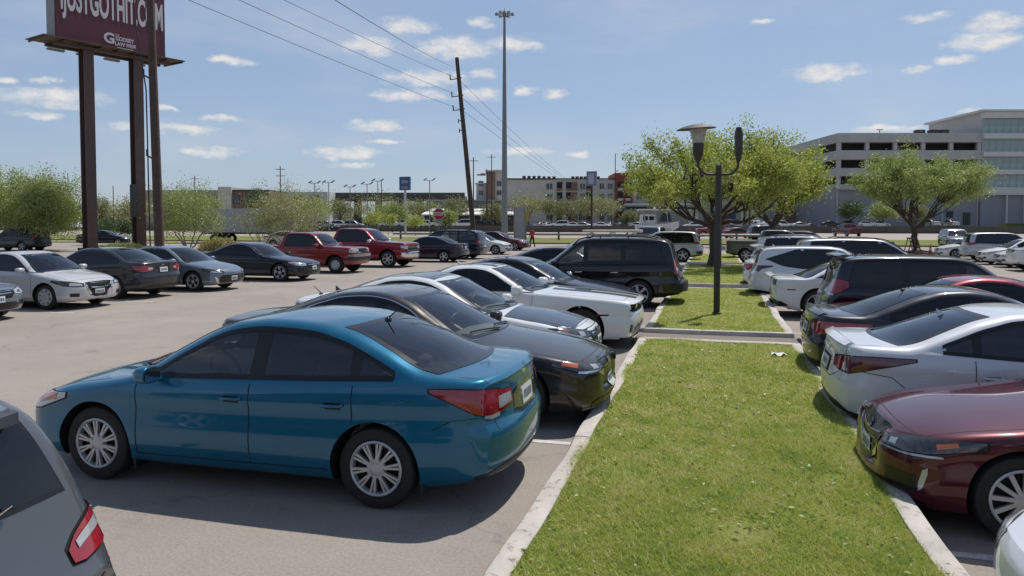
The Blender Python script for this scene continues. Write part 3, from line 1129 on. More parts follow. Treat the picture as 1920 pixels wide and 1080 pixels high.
def cabin(sh, root, sp, wsb):
    """Seats, dashboard and wheel seen through the glass."""
    L = sh.L
    seat = sp.get('seatmat', M_SEAT)
    zf = .32
    b = MB(); b.box((L / 2 - (wsb + 1.55), 0, .33), (2.7, 1.4, .06))
    b.build('cabin_floor', M_CABIN, root)
    zb = sh.at(sh.zb, wsb + .6)
    if sp.get('bl'):
        p = MB(); p.box((L / 2 - sp['bl'][0] + .30, 0, sh.at(sh.zb, sp['bl'][0]) - .10), (.75, 1.25, .03)); p.build('parcel_shelf', M_CABIN, root)
    d = MB()
    V = []; F = []
    prof = [(wsb + .06, zb - .02), (wsb + .40, zb + .005), (wsb + .62, zb - .03), (wsb + .72, zb - .16), (wsb + .66, .45)]
    for sy in (-.66, -.3, .1, .66):
        for x, z in prof:
            V.append((L / 2 - x, sy, z))
    n = len(prof)
    for i in range(3):
        for k in range(n - 1):
            F.append((i * n + k, i * n + k + 1, (i + 1) * n + k + 1, (i + 1) * n + k))
    d.add(V, F)
    d.build('dashboard', M_CABIN, root, smooth=50)
    def seat_at(x, y, w):
        s_ = MB()
        s_.box((L / 2 - x, y, zf + .16), (.52, w, .16), taper=.92)
        tl = Matrix.Rotation(R(-16), 3, 'Y')
        s_.box((L / 2 - x - .33, y, zf + (.43 if w < .7 else .32)), (.14, w, .60 if w < .7 else .44), taper=.88, tilt=tl)
        o = s_.build('seat', seat, root, bevel=.03, smooth=60)
        for yy in ([y] if w < .7 else [-.38, .38]):
            h = MB(); h.box((L / 2 - x - .42, yy, zf + (.78 if w < .7 else .60)), (.09, .26, .15), tilt=tl)
            h.build('headrest', seat, o, bevel=.03, smooth=60)
    xs = sp.get('seatx', wsb + 1.12)
    seat_at(xs, .37, .5); seat_at(xs, -.37, .5)
    if sp.get('backseat', True):
        seat_at(xs + .86, 0, 1.28)
    st = MB()
    ring = []
    for k in range(21):
        a = 2 * math.pi * k / 20
        v = Matrix.Rotation(R(-62), 3, 'Y') @ Vector((.18 * math.cos(a), .18 * math.sin(a), 0))
        ring.append(Vector((L / 2 - (wsb + .82), .37, zb - .01)) + v)
    st.tube(ring, .016, 7, cap=False)
    st.tube([(L / 2 - (wsb + .60), .37, zb - .12), (L / 2 - (wsb + .81), .37, zb - .012)], [.05, .06], 8)
    st.build('steering_wheel', M_BLACK, root, smooth=60)
    rv = MB(); rv.box((L / 2 - sp['ws'][1] + .10 - .06, 0, sh.at(sh.ze, sp['ws'][1]) - .06), (.02, .22, .06))
    rv.build('rear_view_mirror', M_BLACK, root, bevel=.006)
# ---------------------------------------------------------------- vehicle shapes
def sedan(**kw):
    s = dict(L=4.62, xm=2.5, kind='sedan',
        top=[(0, .70), (.10, .745), (.3, .81), (.7, .895), (1.02, .955), (1.13, .99), (1.48, 1.17), (1.83, 1.335), (2.15, 1.42), (2.5, 1.45), (3.0, 1.435), (3.35, 1.38), (3.75, 1.25), (4.1, 1.12), (4.24, 1.088), (4.4, 1.078), (4.54, 1.066), (4.62, 1.03)],
        belt=[(0, .64), (.3, .745), (.8, .86), (1.15, .915), (2.0, .945), (3.0, .98), (3.6, 1.01), (4.1, 1.03), (4.45, 1.02), (4.62, .985)],
        w=[(0, .80), (.12, .84), (.4, .868), (.9, .885), (2.5, .888), (3.7, .885), (4.2, .865), (4.5, .83), (4.62, .79)],
        sill=[(0, .24), (.25, .20), (.6, .20), (3.9, .21), (4.4, .26), (4.62, .30)],
        nose=[(.2, .10), (.36, .01), (.5, 0), (.62, .02), (.72, .09), (.8, .16)],
        tail=[(.25, .09), (.42, .01), (.60, 0), (.665, .005), (.71, .04), (.85, .055), (1.0, .075), (1.1, .06)],
        xf=.93, xr=3.57, R=.322, rim=.218, doors=[1.36, 2.46, 3.38], dlo=(1.16, 3.72), ws=(1.06, 1.96), mirror=(1.58, .985), bl=(4.19, 3.26),
        cuts=[((3.22, 1.37), (3.74, 1.10))], panes=[(1.20, 2.46), (2.55, 3.36), (3.40, 3.69)], panes_gap=[(2.46, 2.55), (3.36, 3.40)],
        trunk=(4.22, 4.58), hz=.80)
    s.update(kw)
    return s

def stretch(sp, k, kz=1.0, kw=1.0):
    """Scale every length of a shape."""
    o = dict(sp)
    for key in ('top', 'belt', 'w', 'sill'):
        m = kw if key == 'w' else kz
        o[key] = [(a * k, b * m) for a, b in sp[key]]
    for key in ('L', 'xm', 'xf', 'xr'):
        o[key] = sp[key] * k
    for key in ('dlo', 'ws', 'bl', 'trunk', 'doors'):
        if sp.get(key):
            o[key] = type(sp[key])(v * k for v in sp[key])
    o['cuts'] = [((a * k, b * kz), (c * k, d * kz)) for (a, b), (c, d) in sp.get('cuts', [])]
    o['panes'] = [(a * k, b * k) for a, b in sp['panes']]
    o['panes_gap'] = [(a * k, b * k) for a, b in sp['panes_gap']]
    if sp.get('lows'):
        o['lows'] = [(a * k, b * kz) for a, b in sp['lows']]
    if sp.get('mirror'):
        o['mirror'] = (sp['mirror'][0] * k, sp['mirror'][1] * kz)
    if sp.get('recess'):
        o['recess'] = [(a * kz, b * kz, c, d) for a, b, c, d in sp['recess']]
    for key in ('nose', 'tail'):
        o[key] = [(a * kz, b) for a, b in sp[key]]
    return o

def coupe_sedan(**kw):
    """Longer, lower four-door with a fast rear."""
    s = dict(L=4.86, xm=2.7, kind='sedan',
        top=[(0, .69), (.10, .735), (.3, .79), (.8, .88), (1.3, .955), (1.45, .99), (1.8, 1.15), (2.2, 1.33), (2.55, 1.42), (2.85, 1.445), (3.2, 1.43), (3.55, 1.36), (3.95, 1.225), (4.3, 1.105), (4.42, 1.085), (4.6, 1.083), (4.78, 1.075), (4.86, 1.03)],
        belt=[(0, .63), (.3, .735), (.8, .845), (1.4, .905), (2.2, .93), (3.2, .97), (3.9, 1.01), (4.4, 1.03), (4.7, 1.02), (4.86, .985)],
        w=[(0, .82), (.12, .86), (.4, .892), (.95, .915), (2.6, .915), (3.8, .918), (4.4, .89), (4.72, .85), (4.86, .80)],
        sill=[(0, .22), (.25, .19), (.6, .19), (4.1, .20), (4.6, .26), (4.86, .31)],
        nose=[(.2, .08), (.36, .0), (.5, 0), (.6, .02), (.70, .08), (.8, .18)],
        tail=[(.25, .10), (.42, .02), (.62, 0), (.82, .04), (1.0, .06), (1.1, .03)],
        xf=.96, xr=3.78, R=.335, rim=.235, doors=[1.45, 2.58, 3.55], dlo=(1.44, 3.84), ws=(1.34, 2.30), bl=(4.36, 3.42),
        cuts=[((3.35, 1.36), (3.86, 1.10))], panes=[(1.49, 2.58), (2.66, 3.50), (3.54, 3.81)], panes_gap=[(2.58, 2.66), (3.50, 3.54)],
        trunk=(4.40, 4.82), hz=.80, kn=.30, kt=.18)
    s.update(kw)
    return s

def muscle(**kw):
    """Two-door with a long flat bonnet and a square nose."""
    s = dict(L=5.0, xm=3.1, kind='muscle',
        top=[(0, .83), (.08, .865), (.3, .90), (.9, .955), (1.6, 1.0), (1.78, 1.02), (2.1, 1.16), (2.5, 1.335), (2.8, 1.41), (3.1, 1.43), (3.45, 1.41), (3.75, 1.34), (4.1, 1.19), (4.35, 1.085), (4.5, 1.06), (4.75, 1.06), (4.93, 1.05), (5.0, 1.02)],
        belt=[(0, .80), (.3, .855), (.9, .91), (1.7, .955), (2.3, .965), (3.0, .98), (3.6, 1.03), (4.1, 1.05), (4.6, 1.02), (5.0, .985)],
        w=[(0, .88), (.12, .905), (.4, .93), (1.0, .955), (1.9, .94), (2.8, .94), (3.7, .965), (4.4, .95), (4.85, .90), (5.0, .86)],
        sill=[(0, .22), (.25, .19), (.6, .19), (4.3, .20), (4.75, .26), (5.0, .31)],
        nose=[(.2, .10), (.36, .03), (.5, 0), (.66, .02), (.80, .0), (.9, .04)],
        tail=[(.25, .12), (.42, .02), (.62, 0), (.85, .02), (1.0, .05), (1.1, .03)],
        xf=.98, xr=3.93, R=.36, rim=.255, style='split', doors=[1.86, 3.18], dlo=(1.85, 3.98), ws=(1.72, 2.62), bl=(4.4, 3.62),
        cuts=[((3.3, 1.36), (3.98, 1.04))], panes=[(1.9, 3.05), (3.10, 3.94)], panes_gap=[(3.05, 3.10)],
        tum=.50, trunk=(4.45, 4.95), hz=.86, kn=.16, kt=.12, flare=.022, r_hood=.06)
    s.update(kw)
    return s

def suv(**kw):
    s = dict(L=4.87, xm=2.6, kind='suv',
        top=[(0, .90), (.10, .96), (.3, 1.01), (.8, 1.075), (1.15, 1.12), (1.28, 1.16), (1.6, 1.38), (1.95, 1.63), (2.2, 1.74), (2.6, 1.79), (3.3, 1.80), (4.0, 1.785), (4.35, 1.755), (4.5, 1.70), (4.58, 1.58), (4.70, 1.25), (4.77, 1.08), (4.83, .98), (4.87, .93)],
        belt=[(0, .82), (.3, .92), (.8, 1.0), (1.3, 1.06), (2.2, 1.08), (3.3, 1.10), (4.2, 1.12), (4.6, 1.12), (4.75, 1.02), (4.87, .90)],
        w=[(0, .84), (.12, .88), (.4, .92), (.95, .945), (2.6, .948), (3.8, .945), (4.4, .93), (4.72, .90), (4.87, .86)],
        sill=[(0, .30), (.25, .26), (.6, .26), (4.1, .28), (4.6, .34), (4.87, .38)],
        nose=[(.3, .10), (.45, .0), (.65, 0), (.85, .03), (.95, .10), (1.1, .18)],
        tail=[(.3, .08), (.45, .0), (.68, 0), (.85, .05), (1.1, .04), (1.5, .02)],
        xf=.93, xr=3.76, R=.37, rim=.25, doors=[1.32, 2.36, 3.30], dlo=(1.36, 4.42), ws=(1.20, 2.02),
        cuts=[((4.25, 1.72), (4.44, 1.15))], panes=[(1.40, 2.34), (2.42, 3.32), (3.40, 4.40)], panes_gap=[(2.34, 2.42), (3.32, 3.40)],
        rw=(.66, .58, 1.16, 1.62), tum=.27, tumc=.3, r_cab=.10, crown=.03, kf=.22, kr=.05, hz=.92, clad=2, uz=.30, kt=.12, mirror_size=1.15)
    s.update(kw)
    return s

def pickup(**kw):
    s = dict(L=5.85, xm=2.7, kind='pickup',
        top=[(0, 1.16), (.08, 1.20), (.4, 1.24), (1.0, 1.27), (1.42, 1.29), (1.55, 1.33), (1.85, 1.55), (2.15, 1.78), (2.4, 1.87), (2.8, 1.91), (3.4, 1.91), (3.72, 1.885), (3.83, 1.80), (3.95, 1.52), (4.02, 1.34), (4.08, 1.31), (4.6, 1.31), (5.78, 1.32), (5.85, 1.30)],
        belt=[(0, 1.08), (.3, 1.15), (.9, 1.19), (1.5, 1.22), (2.5, 1.23), (3.8, 1.24), (4.2, 1.24), (5.85, 1.25)],
        w=[(0, .94), (.12, .97), (.4, 1.0), (1.0, 1.02), (2.6, 1.015), (4.5, 1.015), (5.4, 1.01), (5.85, .99)],
        sill=[(0, .42), (.3, .38), (.8, .38), (5.0, .40), (5.85, .52)],
        nose=[(.4, .06), (.6, .0), (.85, 0), (1.05, .02), (1.2, .05)],
        tail=[(.4, .05), (.6, .0), (.9, 0), (1.3, .0)],
        xf=.98, xr=4.72, R=.41, rim=.27, style='six', doors=[1.58, 2.62, 3.62], dlo=(1.62, 3.78), ws=(1.47, 2.22),
        cuts=[((3.62, 1.86), (3.80, 1.26))], panes=[(1.66, 2.60), (2.70, 3.72)], panes_gap=[(2.60, 2.70)],
        rwp=(3.98, 3.84), tum=.26, tumc=.3, r_cab=.11, r_hood=.05, kf=.14, kr=.03, hz=1.05, uz=.42, kn=.12, kt=.03, flare=.03, arch=.49, mirror_size=1.35, inset=.04)
    s.update(kw)
    return s

def minivan(**kw):
    s = dict(L=5.05, xm=2.4, kind='minivan',
        top=[(0, .82), (.10, .88), (.4, .96), (.8, 1.05), (1.0, 1.10), (1.3, 1.28), (1.7, 1.53), (2.0, 1.66), (2.4, 1.73), (3.2, 1.75), (4.2, 1.73), (4.6, 1.69), (4.75, 1.60), (4.88, 1.28), (4.95, 1.1), (5.02, .98), (5.05, .93)],
        belt=[(0, .75), (.3, .86), (.8, .96), (1.1, 1.0), (2.2, 1.02), (3.3, 1.04), (4.4, 1.06), (4.75, 1.06), (4.9, .98), (5.05, .88)],
        w=[(0, .86), (.12, .90), (.4, .95), (.95, .985), (2.6, .99), (3.8, .985), (4.4, .97), (4.85, .93), (5.05, .89)],
        sill=[(0, .25), (.25, .21), (.6, .21), (4.2, .22), (4.7, .28), (5.05, .33)],
        nose=[(.3, .06), (.45, .0), (.6, 0), (.75, .03), (.85, .10), (1.0, .18)],
        tail=[(.3, .08), (.45, .0), (.68, 0), (.85, .05), (1.1, .04), (1.5, .02)],
        xf=.95, xr=3.98, R=.34, rim=.225, doors=[1.42, 2.45, 3.55], dlo=(1.30, 4.66), ws=(1.05, 1.92),
        cuts=[((4.5, 1.68), (4.70, 1.1))], panes=[(1.36, 2.42), (2.5, 3.55), (3.63, 4.62)], panes_gap=[(2.42, 2.50), (3.55, 3.63)],
        rw=(.70, .62, 1.12, 1.56), tum=.28, tumc=.3, r_cab=.12, kf=.26, kr=.05, hz=.9, kt=.12)
    s.update(kw)
    return s
# ---------------------------------------------------------------- setting
CY, SY = math.cos(YAW), math.sin(YAW)
def cg(xc, z):
    """Plan position from metres across and metres away along the viewing direction."""
    return (xc * CY - z * SY, xc * SY + z * CY)
def at(px, z):
    return cg((px - 960.0) / FPX * z, z)
def zy(y, z):
    return CAM_H + (416.0 - y) * z / FPX

def struct(o):
    o['kind'] = 'structure'
    return o

def noise_mix(nt, b, cols, scale, detail=8, rough=.6, coord='Object', stretch=None, lo=.35, hi=.65):
    tc = nt.nodes.new('ShaderNodeTexCoord')
    n = nt.nodes.new('ShaderNodeTexNoise'); n.inputs['Scale'].default_value = scale
    n.inputs['Detail'].default_value = detail; n.inputs['Roughness'].default_value = rough
    src = tc.outputs[coord]
    if stretch:
        mp = nt.nodes.new('ShaderNodeMapping'); mp.inputs['Scale'].default_value = stretch
        nt.links.new(src, mp.inputs[0]); src = mp.outputs[0]
    nt.links.new(src, n.inputs['Vector'])
    mr = nt.nodes.new('ShaderNodeMapRange'); mr.inputs['From Min'].default_value = lo; mr.inputs['From Max'].default_value = hi
    nt.links.new(n.outputs['Fac'], mr.inputs['Value'])
    mx = nt.nodes.new('ShaderNodeMix'); mx.data_type = 'RGBA'
    mx.inputs['A'].default_value = (*cols[0], 1); mx.inputs['B'].default_value = (*cols[1], 1)
    nt.links.new(mr.outputs[0], mx.inputs['Factor'])
    return mx, mr, tc

def concrete_mat(name, c1, c2, spots=True):
    m, nt, b = new_mat(name)
    L = nt.links.new
    mx, mr, tc = noise_mix(nt, b, (c1, c2), .45, 10, .62)
    # fine aggregate speckle
    n2 = nt.nodes.new('ShaderNodeTexNoise'); n2.inputs['Scale'].default_value = 46; n2.inputs['Detail'].default_value = 6; n2.inputs['Roughness'].default_value = .75
    L(tc.outputs['Object'], n2.inputs['Vector'])
    m2 = nt.nodes.new('ShaderNodeMapRange'); m2.inputs['From Min'].default_value = .3; m2.inputs['From Max'].default_value = .7
    m2.inputs['To Min'].default_value = .74; m2.inputs['To Max'].default_value = 1.24
    L(n2.outputs['Fac'], m2.inputs['Value'])
    sc = nt.nodes.new('ShaderNodeVectorMath'); sc.operation = 'SCALE'
    L(mx.outputs['Result'], sc.inputs[0]); L(m2.outputs[0], sc.inputs['Scale'])
    col = sc.outputs[0]
    if spots:
        # oil drips and dark stains
        v = nt.nodes.new('ShaderNodeTexNoise'); v.inputs['Scale'].default_value = 1.3; v.inputs['Detail'].default_value = 4; v.inputs['Roughness'].default_value = .7
        L(tc.outputs['Object'], v.inputs['Vector'])
        m3 = nt.nodes.new('ShaderNodeMapRange'); m3.inputs['From Min'].default_value = .58; m3.inputs['From Max'].default_value = .76
        m3.inputs['To Max'].default_value = .42
        L(v.outputs['Fac'], m3.inputs['Value'])
        k = nt.nodes.new('ShaderNodeMix'); k.data_type = 'RGBA'; k.inputs['B'].default_value = (.085, .078, .07, 1)
        # scattered drips
        vd = nt.nodes.new('ShaderNodeTexVoronoi'); vd.inputs['Scale'].default_value = 2.6; vd.inputs['Randomness'].default_value = 1
        L(tc.outputs['Object'], vd.inputs['Vector'])
        sv = nt.nodes.new('ShaderNodeSeparateColor'); L(vd.outputs['Color'], sv.inputs[0])
        rd = nt.nodes.new('ShaderNodeMath'); rd.operation = 'MULTIPLY_ADD'; rd.inputs[1].default_value = .26; rd.inputs[2].default_value = -.15
        L(sv.outputs[0], rd.inputs[0])
        sd_ = nt.nodes.new('ShaderNodeMath'); sd_.operation = 'SUBTRACT'; L(rd.outputs[0], sd_.inputs[0]); L(vd.outputs['Distance'], sd_.inputs[1])
        md = nt.nodes.new('ShaderNodeMapRange'); md.inputs['From Max'].default_value = .03; md.inputs['To Max'].default_value = .5
        L(sd_.outputs[0], md.inputs['Value'])
        mxx = nt.nodes.new('ShaderNodeMath'); mxx.operation = 'MAXIMUM'; L(m3.outputs[0], mxx.inputs[0]); L(md.outputs[0], mxx.inputs[1])
        L(mxx.outputs[0], k.inputs['Factor']); L(col, k.inputs['A'])
        # fine wandering cracks
        w = nt.nodes.new('ShaderNodeTexVoronoi'); w.feature = 'DISTANCE_TO_EDGE'; w.inputs['Scale'].default_value = .22
        nz = nt.nodes.new('ShaderNodeTexNoise'); nz.inputs['Scale'].default_value = 1.5; nz.inputs['Detail'].default_value = 6
        L(tc.outputs['Object'], nz.inputs['Vector'])
        ad = nt.nodes.new('ShaderNodeVectorMath'); ad.operation = 'MULTIPLY_ADD'
        L(nz.outputs['Color'], ad.inputs[0]); ad.inputs[1].default_value = (1.1, 1.1, 0); L(tc.outputs['Object'], ad.inputs[2])
        L(ad.outputs[0], w.inputs['Vector'])
        m4 = nt.nodes.new('ShaderNodeMapRange'); m4.inputs['From Min'].default_value = .0; m4.inputs['From Max'].default_value = .006
        m4.inputs['To Min'].default_value = .30; m4.inputs['To Max'].default_value = 0
        L(w.outputs['Distance'], m4.inputs['Value'])
        k2 = nt.nodes.new('ShaderNodeMix'); k2.data_type = 'RGBA'; k2.inputs['B'].default_value = (.10, .09, .08, 1)
        L(m4.outputs[0], k2.inputs['Factor']); L(k.outputs['Result'], k2.inputs['A'])
        col = k2.outputs['Result']
    L(col, b.inputs['Base Color'])
    b.inputs['Roughness'].default_value = .88
    b.inputs['Specular IOR Level'].default_value = .3
    bp = nt.nodes.new('ShaderNodeBump'); bp.inputs['Strength'].default_value = .25; bp.inputs['Distance'].default_value = .006
    L(n2.outputs['Fac'], bp.inputs['Height']); L(bp.outputs[0], b.inputs['Normal'])
    return m

M_LOT = concrete_mat('lot_concrete', (.275, .240, .210), (.328, .290, .255))
M_ROAD = concrete_mat('road_concrete', (.31, .27, .23), (.37, .33, .29), spots=False)

def kerb_mat():
    m, nt, b = new_mat('worn_white_kerb')
    L = nt.links.new
    mx, mr, tc = noise_mix(nt, b, ((.50, .465, .42), (.20, .145, .115)), 13, 10, .78, lo=.56, hi=.68)
    n2 = nt.nodes.new('ShaderNodeTexNoise'); n2.inputs['Scale'].default_value = 2.2; n2.inputs['Detail'].default_value = 5
    L(tc.outputs['Object'], n2.inputs['Vector'])
    m2 = nt.nodes.new('ShaderNodeMapRange'); m2.inputs['From Min'].default_value = .3; m2.inputs['From Max'].default_value = .7
    m2.inputs['To Min'].default_value = .78; m2.inputs['To Max'].default_value = 1.1
    L(n2.outputs['Fac'], m2.inputs['Value'])
    sc = nt.nodes.new('ShaderNodeVectorMath'); sc.operation = 'SCALE'
    L(mx.outputs['Result'], sc.inputs[0]); L(m2.outputs[0], sc.inputs['Scale'])
    L(sc.outputs[0], b.inputs['Base Color'])
    b.inputs['Roughness'].default_value = .85
    bp = nt.nodes.new('ShaderNodeBump'); bp.inputs['Strength'].default_value = .5; bp.inputs['Distance'].default_value = .008
    L(mr.outputs[0], bp.inputs['Height']); bp.invert = True
    L(bp.outputs[0], b.inputs['Normal'])
    return m
M_KERB = kerb_mat()

def soil_mat():
    m, nt, b = new_mat('turf_thatch')
    L = nt.links.new
    mx, mr, tc = noise_mix(nt, b, ((.165, .205, .040), (.240, .245, .080)), 1.6, 9, .7)
    n2 = nt.nodes.new('ShaderNodeTexNoise'); n2.inputs['Scale'].default_value = 70; n2.inputs['Detail'].default_value = 4
    L(tc.outputs['Object'], n2.inputs['Vector'])
    m2 = nt.nodes.new('ShaderNodeMapRange'); m2.inputs['From Min'].default_value = .3; m2.inputs['From Max'].default_value = .7
    m2.inputs['To Min'].default_value = .5; m2.inputs['To Max'].default_value = 1.3
    L(n2.outputs['Fac'], m2.inputs['Value'])
    sc = nt.nodes.new('ShaderNodeVectorMath'); sc.operation = 'SCALE'
    L(mx.outputs['Result'], sc.inputs[0]); L(m2.outputs[0], sc.inputs['Scale'])
    L(sc.outputs[0], b.inputs['Base Color'])
    b.inputs['Roughness'].default_value = .95
    b.inputs['Specular IOR Level'].default_value = .1
    return m
M_TURF = soil_mat()
M_SOIL = simple('bare_soil', (.15, .115, .08), .95, var=.4, vscale=9, bump=.6, bscale=40)
M_VERGE = simple('verge_grass', (.165, .185, .055), .95, var=.28, vscale=.8, spec=.1)

def leaf_mat(name, cols, trans=.35, patch=.9):
    m = bpy.data.materials.new(name); m.use_nodes = True
    nt = m.node_tree; nt.nodes.clear(); L = nt.links.new
    out = nt.nodes.new('ShaderNodeOutputMaterial')
    geo = nt.nodes.new('ShaderNodeNewGeometry')
    ramp = nt.nodes.new('ShaderNodeValToRGB')
    els = ramp.color_ramp.elements
    while len(els) < len(cols):
        els.new(.5)
    for i, c in enumerate(cols):
        els[i].position = i / (len(cols) - 1); els[i].color = (*c, 1)
    tc = nt.nodes.new('ShaderNodeTexCoord'); nz = nt.nodes.new('ShaderNodeTexNoise')
    nz.inputs['Scale'].default_value = patch; nz.inputs['Detail'].default_value = 6; nz.inputs['Roughness'].default_value = .65
    L(tc.outputs['Object'], nz.inputs['Vector'])
    m1 = nt.nodes.new('ShaderNodeMath'); m1.operation = 'MULTIPLY_ADD'; m1.inputs[1].default_value = 2.0; m1.inputs[2].default_value = -.75
    L(nz.outputs['Fac'], m1.inputs[0])
    m2 = nt.nodes.new('ShaderNodeMath'); m2.operation = 'MULTIPLY_ADD'; m2.inputs[1].default_value = .55
    L(geo.outputs['Random Per Island'], m2.inputs[0]); L(m1.outputs[0], m2.inputs[2])
    L(m2.outputs[0], ramp.inputs[0])
    d = nt.nodes.new('ShaderNodeBsdfDiffuse'); t = nt.nodes.new('ShaderNodeBsdfTranslucent')
    g = nt.nodes.new('ShaderNodeBsdfGlossy'); g.inputs['Roughness'].default_value = .45; g.inputs[0].default_value = (.8, .85, .8, 1)
    L(ramp.outputs[0], d.inputs[0]); L(ramp.outputs[0], t.inputs[0])
    a = nt.nodes.new('ShaderNodeMixShader'); a.inputs[0].default_value = trans
    L(d.outputs[0], a.inputs[1]); L(t.outputs[0], a.inputs[2])
    b2 = nt.nodes.new('ShaderNodeMixShader'); b2.inputs[0].default_value = .05
    L(a.outputs[0], b2.inputs[1]); L(g.outputs[0], b2.inputs[2])
    L(b2.outputs[0], out.inputs[0])
    return m

# ---- ground: one sheet; the right half of the lot lies a little lower than the left
def ground_sheet():
    xs = [-3500, -60, -1.30, 1.55, 60, 3500]
    ysl = [-400, -5, 30, 64, 72, 160, 4500]
    V = []; F = []
    for y in ysl:
        for x in xs:
            V.append((x, y, -.15 if (x > 1 and y < 70) else 0))
    n = len(xs)
    for j in range(len(ysl) - 1):
        for i in range(n - 1):
            F.append((j * n + i, j * n + i + 1, (j + 1) * n + i + 1, (j + 1) * n + i))
    struct(link('ground', mesh_from('ground', V, F), None, M_LOT))
ground_sheet()

def sheet(name, x0, x1, y0, y1, z, mat, rz=0):
    V = [(x0, y0, z), (x1, y0, z), (x1, y1, z), (x0, y1, z)]
    return struct(link(name, mesh_from(name, V, [(0, 1, 2, 3)]), None, mat))

# ---- planted islands between the parking rows
IX0, IX1 = -1.30, 1.50
ISL = [(-6.0, 13.75), (14.85, 24.55), (26.1, 38.6), (40.2, 50.5)]
def island(y0, y1):
    w = .165
    def rng_wob(t):
        return .012 * math.sin(t * 1.7) + .008 * math.sin(t * 4.1 + 1)
    mb = MB()
    # kerb as four mitred runs with a rounded edge, cut by joints every three metres
    def run(pa, pb, nrm):
        L_ = (Vector(pb) - Vector(pa)).length
        d = (Vector(pb) - Vector(pa)).normalized()
        nr = Vector(nrm)
        k = max(1, round(L_ / 3.05))
        for i in range(k):
            a, b = L_ * i / k + (.004 if i else 0), L_ * (i + 1) / k - (.004 if i < k - 1 else 0)
            ns = max(2, int((b - a) / .35))
            prof = [(0, -.20), (0, .105), (.018, .128), (.05, .134), (w - .03, .132), (w, .118), (w, -.02)]
            V = []; F = []
            dz = rng.uniform(-.006, .006)
            for j in range(ns + 1):
                t = a + (b - a) * j / ns
                c = Vector(pa) + d * t + nr * rng_wob(t + pa[1])
                # mitre at the corners
                for q, h in prof:
                    off = 0
                    if i == 0 and j == 0:
                        off = q
                    if i == k - 1 and j == ns:
                        off = -q
                    p = c + d * off - nr * q
                    V.append((p.x, p.y, h + dz + .003 * math.sin(t * 3.3)))
            n = len(prof)
            for j in range(ns):
                for q in range(n - 1):
                    F.append((j * n + q, (j + 1) * n + q, (j + 1) * n + q + 1, j * n + q + 1))
            F.append(tuple(range(n))); F.append(tuple(ns * n + q for q in range(n - 1, -1, -1)))
            mb.add(V, F)
    A, B, C_, D = (IX0, y0, 0), (IX1, y0, 0), (IX1, y1, 0), (IX0, y1, 0)
    run(A, B, (0, -1, 0)); run(B, C_, (1, 0, 0)); run(C_, D, (0, 1, 0)); run(D, A, (-1, 0, 0))
    k = mb.build('kerb', M_KERB, smooth=40)
    bm = bmesh.new(); bm.from_mesh(k.data); bmesh.ops.recalc_face_normals(bm, faces=bm.faces); bm.to_mesh(k.data); bm.free()
    struct(k)
    # turf surface, slightly uneven
    nx, ny = 14, max(4, int((y1 - y0) / .35))
    V = []; F = []
    for j in range(ny + 1):
        for i in range(nx + 1):
            x = IX0 + w - .02 + (IX1 - IX0 - 2 * w + .04) * i / nx; y = y0 + w - .02 + (y1 - y0 - 2 * w + .04) * j / ny
            V.append((x, y, turf_z(x, y)))
    for j in range(ny):
        for i in range(nx):
            a = j * (nx + 1) + i
            F.append((a, a + 1, a + nx + 2, a + nx + 1))
    struct(link('lawn', mesh_from('lawn', V, F), None, M_TURF, smooth=180))
slab_path = [(IX0 - .1, IX1 + .1, 13.752, 14.848)]
def turf_z(x, y):
    return .105 + .018 * math.sin(x * 1.9 + y * .7) * math.sin(y * .9 + 1) + .008 * math.sin(x * 5 + y * 3.1)
for a, b in ISL:
    island(a, b)

for (xa, xb_, ya, yb) in slab_path:
    mb = MB()
    mb.add([(xa, ya, -.2), (xb_, ya, -.2), (xb_, yb, -.2), (xa, yb, -.2), (xa, ya, .045), (xb_, ya, .045), (xb_, yb, .045), (xa, yb, .045)],
           [(3, 2, 1, 0), (4, 5, 6, 7), (0, 1, 5, 4), (1, 2, 6, 5), (2, 3, 7, 6), (3, 0, 4, 7)])
    struct(mb.build('path', concrete_mat('path_concrete', (.17, .14, .115), (.23, .195, .165), spots=False)))

def quads(P, sz, r, flat=0.0, aspect=.5):
    """Small leaf faces at points P."""
    n = len(P)
    d = r.normal(size=(n, 3)); d[:, 2] = d[:, 2] * (1 - flat) - .15
    d /= np.linalg.norm(d, axis=1)[:, None] + 1e-9
    q = r.normal(size=(n, 3)); w = np.cross(d, q); w /= np.linalg.norm(w, axis=1)[:, None] + 1e-9
    s = (sz * r.uniform(.6, 1.35, n))[:, None]
    return np.stack([P, P + d * s * .5 + w * s * aspect * .5, P + d * s, P + d * s * .5 - w * s * aspect * .5], 1).reshape(-1, 3)

